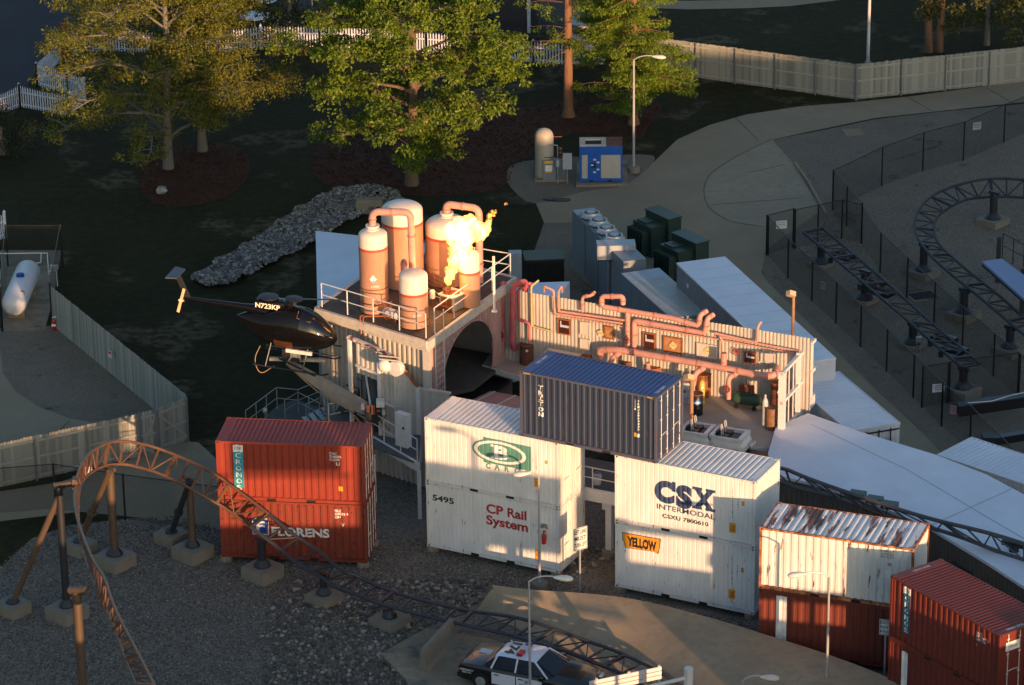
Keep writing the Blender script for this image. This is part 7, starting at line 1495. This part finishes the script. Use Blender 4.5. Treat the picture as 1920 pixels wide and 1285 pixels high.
decal('text', 'EMERGENCY\nDIAL 911', (.12, .58, .70, .76), m_wp, PC, name='lettering', bold=.02, place=lambda x, d, z: Vector((x, -.004+.025*(1-x), z))); MB().box(.45, 1.0, 1.022, .95, 1.35, 1.027).build('trunk_marking', m_sgn, PC)
for y in (.14, CWd-.5): MB().box(5.14, y, .56, 5.34, y+.36, .72).build('headlight', m_cyl, PC); MB().box(-.01, y, .62, .05, y+.36, .80).build('tail_light', m_redp, PC)
MB().box(-.06, .15, .30, .1, CWd-.15, .50).build('bumper', m_pb, PC); MB().box(5.25, .2, .25, 5.42, CWd-.2, .45).build('bumper', m_pb, PC)
def jersey(a, b, label, h=.81):
    A, B = G(*a), G(*b); d = B-A; T = thing('jersey_barrier', label, 'barrier', Fr(A, math.degrees(math.atan2(d.y, d.x)))); L_ = d.length
    pr = [(-.30, 0), (.30, 0), (.30, .08), (.16, .30), (.09, h), (-.09, h), (-.16, .30), (-.30, .08)]
    MB().loft([[(x, y, z) for y, z in pr] for x in (0, L_*.5, L_)]).build('wall', m_foot, T); MB().box(L_*.3, -.305, .0, L_*.3+.3, .305, .07).build('slot', m_dark, T)
jersey((793, 1262), (848, 1202), 'concrete jersey barrier at the left of the police car', 1.0); jersey((1400, 1300), (1562, 1275), 'concrete jersey barrier before the brown container', .95)
T = thing('guard_rail', 'white box guard rail at the bottom edge right of the police car', 'guard rail', Fr(G(1150, 1287, .9), 33)); fr = Fr(G(1120, 1292, .9), 0); A, B = G(1105, 1290, 1.0), G(1240, 1262, 1.0); T.location = A; T.rotation_euler = (0, 0, 0); b_ = B-A
for z in (-.06, .12, .30): MB().beam((0, 0, z-.1), b_+Vector((0, 0, z-.1)), .05, .15).build('beam', m_wsteel, T)
for t in (.1, .55, .97): v = b_*t; MB().box(v.x-.05, v.y+.03, -1, v.x+.05, v.y+.13, .3).build('post', m_wsteel, T)
P = G(1290, 1400, 0); h = Hat((P.x, P.y), 1252); T = thing('white_bollard', 'thick white post with a slanting white tube at the bottom edge', 'post', Fr(P, 0)); MB().tube([(0, 0, 0), (0, 0, h-.03), (0, 0, h)], [.17, .17, .14], 20).build('post', m_wsteel, T, True); q_ = G(1200, 1292, h-.5)-P; MB().tube([(0, 0, h-.4), q_], .07, 12).build('tube', m_wsteel, T, True)
T = thing('hydrant_pipe', 'grey bent pipe behind the board fence at left', 'pipe', G(40, 872, 0)); MB().tube(elbow([(0, 0, 0), (0, 0, .9), (-.4, -.1, .95)], .15), .06, 10).build('pipe', m_galv, T, True); MB().lathe([(0, -.02), (.12, 0), (.12, .12), (0, .14)], 14, (-.5, -.1, .95), 'x').build('cap', m_steel, T, True)
T = thing('utility_wall', 'grey concrete headwall at the top of the riprap bank', 'wall', Fr(G(668, 402, 0), 0)); MB().box(0, 0, 0, 1.35, .5, .75).build('wall', m_conc2, T); MB().lathe([(0, 0), (.16, 0), (.16, -.02), (0, -.02)], 16, (1.15, -.01, .25), 'y').build('pipe_mouth', m_dark, T)
# ================================================================ trees
def leaf_mat(name, a, b, tr=.35):
    m = bpy.data.materials.new(name); m.use_nodes = True; t = m.node_tree; L = t.links; bs = t.nodes['Principled BSDF']; out = t.nodes['Material Output']
    at = _n(t, 'ShaderNodeAttribute'); at.attribute_name = 'tint'; mx = _n(t, 'ShaderNodeMix', data_type='RGBA'); L.new(at.outputs['Fac'], mx.inputs[0]); mx.inputs[6].default_value = (*a, 1); mx.inputs[7].default_value = (*b, 1)
    L.new(mx.outputs[2], bs.inputs['Base Color']); bs.inputs['Roughness'].default_value = .55; bs.inputs['Specular IOR Level'].default_value = .3
    tl = _n(t, 'ShaderNodeBsdfTranslucent'); L.new(mx.outputs[2], tl.inputs[0]); sh = _n(t, 'ShaderNodeMixShader'); sh.inputs[0].default_value = tr; L.new(bs.outputs[0], sh.inputs[1]); L.new(tl.outputs[0], sh.inputs[2]); L.new(sh.outputs[0], out.inputs[0]); return m
m_lf1 = leaf_mat('broad_leaf', (.035, .080, .010), (.17, .24, .018), .25); m_lf2 = leaf_mat('narrow_leaf', (.03, .058, .012), (.19, .19, .022), .25); m_lf3 = leaf_mat('cypress_leaf', (.045, .095, .010), (.20, .28, .018), .25); m_lf4 = leaf_mat('dark_leaf', (.012, .022, .010), (.035, .045, .015), .15)
m_bark = M('bark', (.14, .095, .06), .9, 0, .25, 3, (3, 3, .5), bump=.02, bs=10); m_barkr = M('reddish_bark', (.19, .10, .055), .9, 0, .25, 3, (4, 4, .4), bump=.02, bs=10); m_barkg = M('grey_bark', (.15, .14, .12), .9, 0, .2, 3, (3, 3, .5), bump=.02, bs=10)
def leaves(cl, per, size, mat, parent, name='crown', asp=.5, droop=.3):
    C_ = np.array([c[0] for c in cl]); S_ = np.array([c[1] for c in cl]); n = len(cl)*per
    idx = np.repeat(np.arange(len(cl)), per); d = rng.normal(0, 1, (n, 3)); d /= np.linalg.norm(d, axis=1, keepdims=True); d *= rng.random((n, 1))**.45
    P = C_[idx]+d*S_[idx]
    a = rng.normal(0, 1, (n, 3)); a[:, 2] -= droop*1.5; a /= np.linalg.norm(a, axis=1, keepdims=True); b = rng.normal(0, 1, (n, 3)); b = np.cross(a, b); b /= np.linalg.norm(b, axis=1, keepdims=True)
    s = size*rng.uniform(.6, 1.3, (n, 1)); l_ = a*s; w_ = b*s*asp*.5
    Q = np.stack([P, P+l_*.5+w_, P+l_, P+l_*.5-w_], 1).reshape(-1, 3)
    me = bpy.data.meshes.new(name); me.vertices.add(n*4); me.vertices.foreach_set('co', Q.ravel()); me.loops.add(n*4); me.loops.foreach_set('vertex_index', np.arange(n*4)); me.polygons.add(n); me.polygons.foreach_set('loop_start', np.arange(0, n*4, 4)); me.polygons.foreach_set('loop_total', np.full(n, 4)); me.update(calc_edges=True)
    t_ = me.attributes.new('tint', 'FLOAT', 'FACE'); base = rng.random(len(cl))[idx]; t_.data.foreach_set('value', np.clip(base*.6+rng.random(n)*.5, 0, 1).astype(np.float32)); me.materials.append(mat)
    return inst(me, name, parent)
def broad(name, label, P, H, env, nl, seed, bark, leafm, per=60, ls=.2, z0=1.6, tr=.28, fork=True, asp=.5, cs=(.55, .55, .22), lean=(0, 0), extra=()):
    rd = random.Random(seed); T = thing(name, label, 'tree', Fr(P, 0)); tb = MB(); cl = list(extra)
    tp = [Vector((lean[0]*t+.12*math.sin(t*5+seed), lean[1]*t+.12*math.cos(t*4+seed), H*t)) for t in [k/10 for k in range(11)]]
    tb.tube(tp, [tr*1.35 if k == 0 else tr*(1-k/11)**.8+.02 for k in range(11)], 10)
    def tpos(z): t = min(.999, max(0, z/H))*10; i = int(t); return tp[i].lerp(tp[i+1], t-i)
    for i in range(nl):
        z = z0+(H-z0)*((i+.5)/nl)**.85; a = i*2.399+rd.uniform(-.4, .4); rmax = env(z/H, a)*rd.uniform(.75, 1.08)
        o = tpos(z*.92); L_ = rmax; rise = rd.uniform(-.12, .50)*L_; pts = []
        for k in range(6):
            t = k/5; pts.append(o+Vector((math.cos(a)*L_*t, math.sin(a)*L_*t, rise*t+.12*L_*math.sin(t*3)-.06*L_*t*t))+Vector((rd.uniform(-.1, .1), rd.uniform(-.1, .1), rd.uniform(-.08, .08)))*L_*.25*(t > 0))
        r_ = tr*.38*(1-z/H*.6); tb.tube(pts, [r_*(1-k/6.5)+.012 for k in range(6)], 6)
        nb = 5+int(L_*1.7)
        for j in range(nb):
            t = .30+.70*(j+rd.random())/nb; b0 = pts[min(4, int(t*5))].lerp(pts[min(5, int(t*5)+1)], t*5-int(t*5)) if t < 1 else pts[5]
            bl = rd.uniform(.5, 1.0)*(.7+L_*.16); ba = a+rd.choice((-1, 1))*rd.uniform(.4, 1.3); b1 = b0+Vector((math.cos(ba)*bl, math.sin(ba)*bl, rd.uniform(-.25, .45)*bl))
            tb.tube([b0, (b0+b1)/2+Vector((0, 0, .08)), b1], [.03, .02, .01], 4)
            for q_ in (.55, 1.0, 1.0): 
                c_ = b0.lerp(b1, q_)+Vector((rd.uniform(-.4, .4), rd.uniform(-.4, .4), rd.uniform(-.35, .45))); k_ = rd.uniform(.6, 1.2); cl.append((tuple(c_), (cs[0]*k_, cs[1]*k_, cs[2]*k_)))
        cl.append((tuple(pts[5]), cs))
    tb.build('trunk', bark, T, True); leaves(cl, per, ls, leafm, T, asp=asp); return T
def env3(t, a): return ((4.8 if math.cos(a) < -.1 else 1.8) if t < .22 else 5.9*math.sin(min(math.pi, max(.0, .35+(t-.18)*3.0)))**.5 if t < .95 else 2.)*(1.05 if math.sin(a) < .3 else .8)
P3 = G(776, 347, 0)
ex3 = [((.55+random.uniform(-.35, .4), -.2+random.uniform(-.3, .3), z), (.35, .35, .3)) for z in [1.1+k*.16 for k in range(18)]]
broad('maple_tree', 'big green leafy tree in the middle, with leaf shoots down its forked trunk', P3, 13.2, env3, 44, 5, m_bark, m_lf1, 42, .20, 1.5, .30, extra=ex3, cs=(.46, .46, .26))
def env1(t, a): return (7.2 if math.cos(a) < -.2 else 4.4)*max(.25, math.sin(min(3.0, .75+t*2.0)))**.7
broad('oak_tree', 'wide fine-leaved olive tree at upper left, left trunk on the mulch', G(320, 316, 0), 13.0, env1, 46, 11, m_barkg, m_lf2, 44, .16, 1.5, .24, asp=.4, cs=(.50, .50, .36))
def env2(t, a): return (5.0 if math.cos(a) > 0 else 3.2)*max(.25, math.sin(min(3.0, .7+t*2.0)))**.7
broad('oak_tree', 'fine-leaved olive tree behind the left one, right trunk on the mulch', G(384, 283, 0), 12.0, env2, 36, 17, m_barkg, m_lf2, 46, .16, 1.5, .22, asp=.4, cs=(.50, .50, .36))
def conifer(label, P, H, seed, z0, rad, dens, side=None, per=34, tr=.27, name='cypress_tree'):
    rd = random.Random(seed); T = thing(name, label, 'tree', Fr(P, 0)); tb = MB(); tb.tube([(0, 0, 0), (0, 0, .5), (0, 0, H*.5), (.1, 0, H)], [tr*1.5, tr, tr*.72, tr*.2], 12); cl = []
    for i in range(dens):
        z = z0+(H-z0)*i/dens; a = rd.uniform(0, 6.28); L_ = rad(z/H)*rd.uniform(.6, 1.1); bare = side is not None and side(z, a); pts = [Vector((math.cos(a)*L_*t, math.sin(a)*L_*t, z+.12*L_*t-.22*L_*t*t)) for t in (0, .33, .66, 1)]
        tb.tube(pts, [.035, .026, .018, .008], 4)
        for j in range(int(L_*(1.2 if bare else 3.6))):
            t = rd.uniform(.45 if bare else .2, 1.05); c_ = pts[0].lerp(pts[3], t)+Vector((rd.uniform(-.35, .35), rd.uniform(-.35, .35), -.08+rd.uniform(-.15, .1))); cl.append((tuple(c_), (.45, .45, .16)))
    tb.build('trunk', m_barkr, T, True); leaves(cl, per, .17, m_lf3, T, asp=.32, droop=.6); return T
conifer('tall straight conifer with thin bare lower branches, left one of three', G(1066, 218, 0), 15, 3, 3.6, lambda t: 3.6*(1.1-t), 54, lambda z, a: z < 7.2 and math.cos(a) < .45, 50)
conifer('conifer behind, middle trunk of the three by the shed', G(1145, 185, 0), 14, 4, 2.3, lambda t: 3.4*(1.1-t), 86, None, 74, tr=.22)
conifer('conifer with bright feathery foliage to the ground, right one of three', G(1188, 233, 0), 13, 9, 1.2, lambda t: 3.9*(1.05-t)*(.45 if t < .16 else 1), 116, None, 74, tr=.24)
def dark(label, P, H, rad, n, seed, mat=m_lf4, cs=(.7, .7, .5), zmin=.1, per=90, name='dark_tree', ls=.22):
    rd = random.Random(seed); T = thing(name, label, 'tree' if H > 2.5 else 'bush', Fr(P, 0)); cl = []
    for i in range(n):
        z = zmin+(H-zmin)*rd.random(); t = (z-zmin)/(H-zmin); a = rd.uniform(0, 6.28); r_ = rad*math.sqrt(max(.05, 1-(2*t-.85)**2 if t > .4 else .95))*rd.random()**.5; cl.append(((math.cos(a)*r_, math.sin(a)*r_, z), cs))
    MB().tube([(0, 0, 0), (0, 0, H*.6)], [.2 if H > 2.5 else .06, .08 if H > 2.5 else .03], 8).build('trunk', m_barkg, T, True); leaves(cl, per, ls, mat, T); return T
dark('dark bushy tree behind the picket fence between the two tree groups', G(545, 75, 0), 5.5, 3.4, 70, 21); dark('dark round tree at the top beside the purple-leaved gap', G(850, 40, 0), 5, 3.2, 50, 22)
m_lf5 = leaf_mat('olive_leaf', (.03, .04, .012), (.10, .10, .02), .25)
dark('dense olive tree at the upper right corner', G(1850, 85, 0), 6.5, 4.6, 110, 23, m_lf5, zmin=1.2); dark('second olive tree beyond the upper right corner', G(1960, 70, 0), 6.5, 4.0, 80, 24, m_lf5, zmin=1.0)
dark('round dark bush at the left edge below the picket fence', G(5, 290, 0), 2.6, 1.6, 46, 25, zmin=.1, per=110, name='bush', ls=.12)
for i, (px_, py_) in enumerate(((1742, 98), (1761, 97))): T = thing('pine_trunk', ('left', 'right')[i]+' one of two orange-lit tree trunks at the upper right', 'tree', Fr(G(px_, py_, 0), 0)); MB().tube([(0, 0, 0), (-.15+.2*i, 0, 3), (-.3+.3*i, 0, 8)], [.24, .20, .13], 10).build('trunk', m_barkr, T, True); MB().tube([(-.2+.2*i, 0, 3.6), (.5+.2*i, .3, 4.6)], [.05, .02], 6).build('branch', m_barkr, T)
# ================================================================ things at the top edge
T = thing('white_shed', 'white board shed wall between the conifers at the top', 'shed', Fr(G(1062, 120, 0), -4)); L_ = 2.4; MB().box(0, .02, 0, L_, 2.5, 2.2).build('wall', m_wsteel, T)
bd_ = MB().box(0, -.02, 0, .14, .0, 2.25).mesh('board', [M('shed_board', (.60, .57, .52), .6)])
for k in range(16): inst(bd_, 'board', T, (k*.15, 0, 0), sc=(1, 1, random.uniform(.99, 1.01)))
MB().box(-.1, -.1, 2.28, L_+.1, 2.6, 2.36).build('roof', m_tdark, T)
T = thing('dark_kiosk', 'dark building with a pale corner post at the top edge', 'building', Fr(G(935, 62, 0), -3)); MB().box(0, 0, 0, 2.4, 3, 3).build('wall', M('kiosk_dark', (.03, .03, .035), .6), T); MB().box(1.72, -.06, 0, 1.92, 0, 3).build('corner_post', m_sgn, T); MB().box(-.2, -.3, 3, 2.6, 3.2, 3.1).build('roof', m_tdark, T)
for i, (px_, py_, s_) in enumerate(((497, 22, .75), (478, 52, .95))):
    T = thing('cafe_table', ('smaller', 'larger')[i]+' pale blue-white round top seen between the trees', 'table', G(px_, py_, 0)); MB().lathe([(0, .72), (s_, .72), (s_, .77), (0, .78)], 24).build('top', m_pick, T, True); MB().tube([(0, 0, 0), (0, 0, .72)], .04, 8).build('leg', m_steel, T)
V, F = blob(.45, (1.2, .8, .6), 55); 
for px_, py_, lb in ((586, 16, 'small red parasol between the trees at the top'), (945, 8, 'dark red awning at the top edge')): T = thing('parasol', lb, 'parasol', G(px_, py_+14, 0)); MB().lathe([(.9, 1.9), (.85, 1.95), (0, 2.35)], 8).build('canopy', m_redp, T); MB().tube([(0, 0, 0), (0, 0, 2.3)], .03, 6).build('pole', m_steel, T)
T = thing('red_banner', 'dull red upright panel behind the left olive tree', 'banner', G(126, 118, 0)); MB().box(-.3, -.03, .2, .3, .03, 2.4).build('panel', M('dull_red', (.14, .035, .025), .7), T); MB().tube([(-.33, 0, 0), (-.33, 0, 2.5)], .03, 6).build('pole', m_rustd, T)
# ================================================================ unseen blocker added toward the sun, its outline shaped to cast the shade
NS = Vector((TS.y, -TS.x, 0))*-1                     # across the sunlight
if NS.x < 0: NS = -NS
S0_ = -83.0; m_shw = M('blocker_grey', (.30, .27, .23), .7, 0, .15, .6)
def LH(P): return P.dot(NS), P.z+(S0_*-1*-1-P.dot(TS))*math.tan(R(SUN_EL))
BLK = thing('shade_blocker', 'long coaster station building nearer than the stacks', 'building', Fr(TS*S0_*-1*-1, math.degrees(math.atan2(NS.y, NS.x))))
OCC = []
def occ(l0, l1, h0, h1, name='blocker_panel', t=.5): MB().box(l0, -t, h0, l1, 0, h1).build(name, m_shw, BLK)
for q_ in [(15, 39.6, 0, 7.2), (38.4, 40.0, 7.25, 8.6), (39.6, 45.2, 0, 5.72), (40.7, 44.7, 8.15, 9.5), (40.2, 45.0, 7.92, 8.02), (45.2, 48.2, 0, 10.3), (48.2, 48.9, 0, 7.95), (48.9, 53.4, 0, 2.3), (50.4, 52.4, 3.80, 3.98), (48.9, 50.2, 4.0, 4.6), (48.9, 52.4, 4.5, 7.9),
           (53.4, 54.2, 0, 6.5), (54.2, 56.6, 0, 4.65), (54.2, 56.6, 6.0, 6.35), (56.6, 59.2, 0, 4.05), (56.4, 59.2, 4.92, 5.45), (59.2, 61, 0, 6.35), (61, 67, 0, 7.0), (67, 76, 0, 9.9), (76, 90, 0, 10.4), (90, 150, 0, 11.6)]: occ(*q_)
for x in (57.35, 58.0): MB().box(x, -.3, 4.05, x+.22, -.05, 4.92).build('blocker_post', m_shw, BLK)
P = Vector((10.35, 103.0, 0)); T = thing('street_lamp', 'tall street lamp nearer than the picture, its shadow on the green emblem', 'street lamp', Fr(P, 0))
MB().tube([(0, 0, 0), (0, 0, 8.4)], .09, 10).build('pole', m_lpost, T, True); MB().tube([(0, 0, 8.38), (-.25, 0, 8.6), (-.55, 0, 8.66)], .05, 8).build('arm', m_lpost, T, True)
MB().loft([[(-.45-t, a_*math.cos(k*math.pi/8), 8.68+b_*math.sin(k*math.pi/8)) for k in range(16)] for t, a_, b_ in ((0, .06, .06), (.3, .17, .13), (.6, .17, .13), (.85, .03, .03))]).build('lamp_head', m_lhead, T, True)
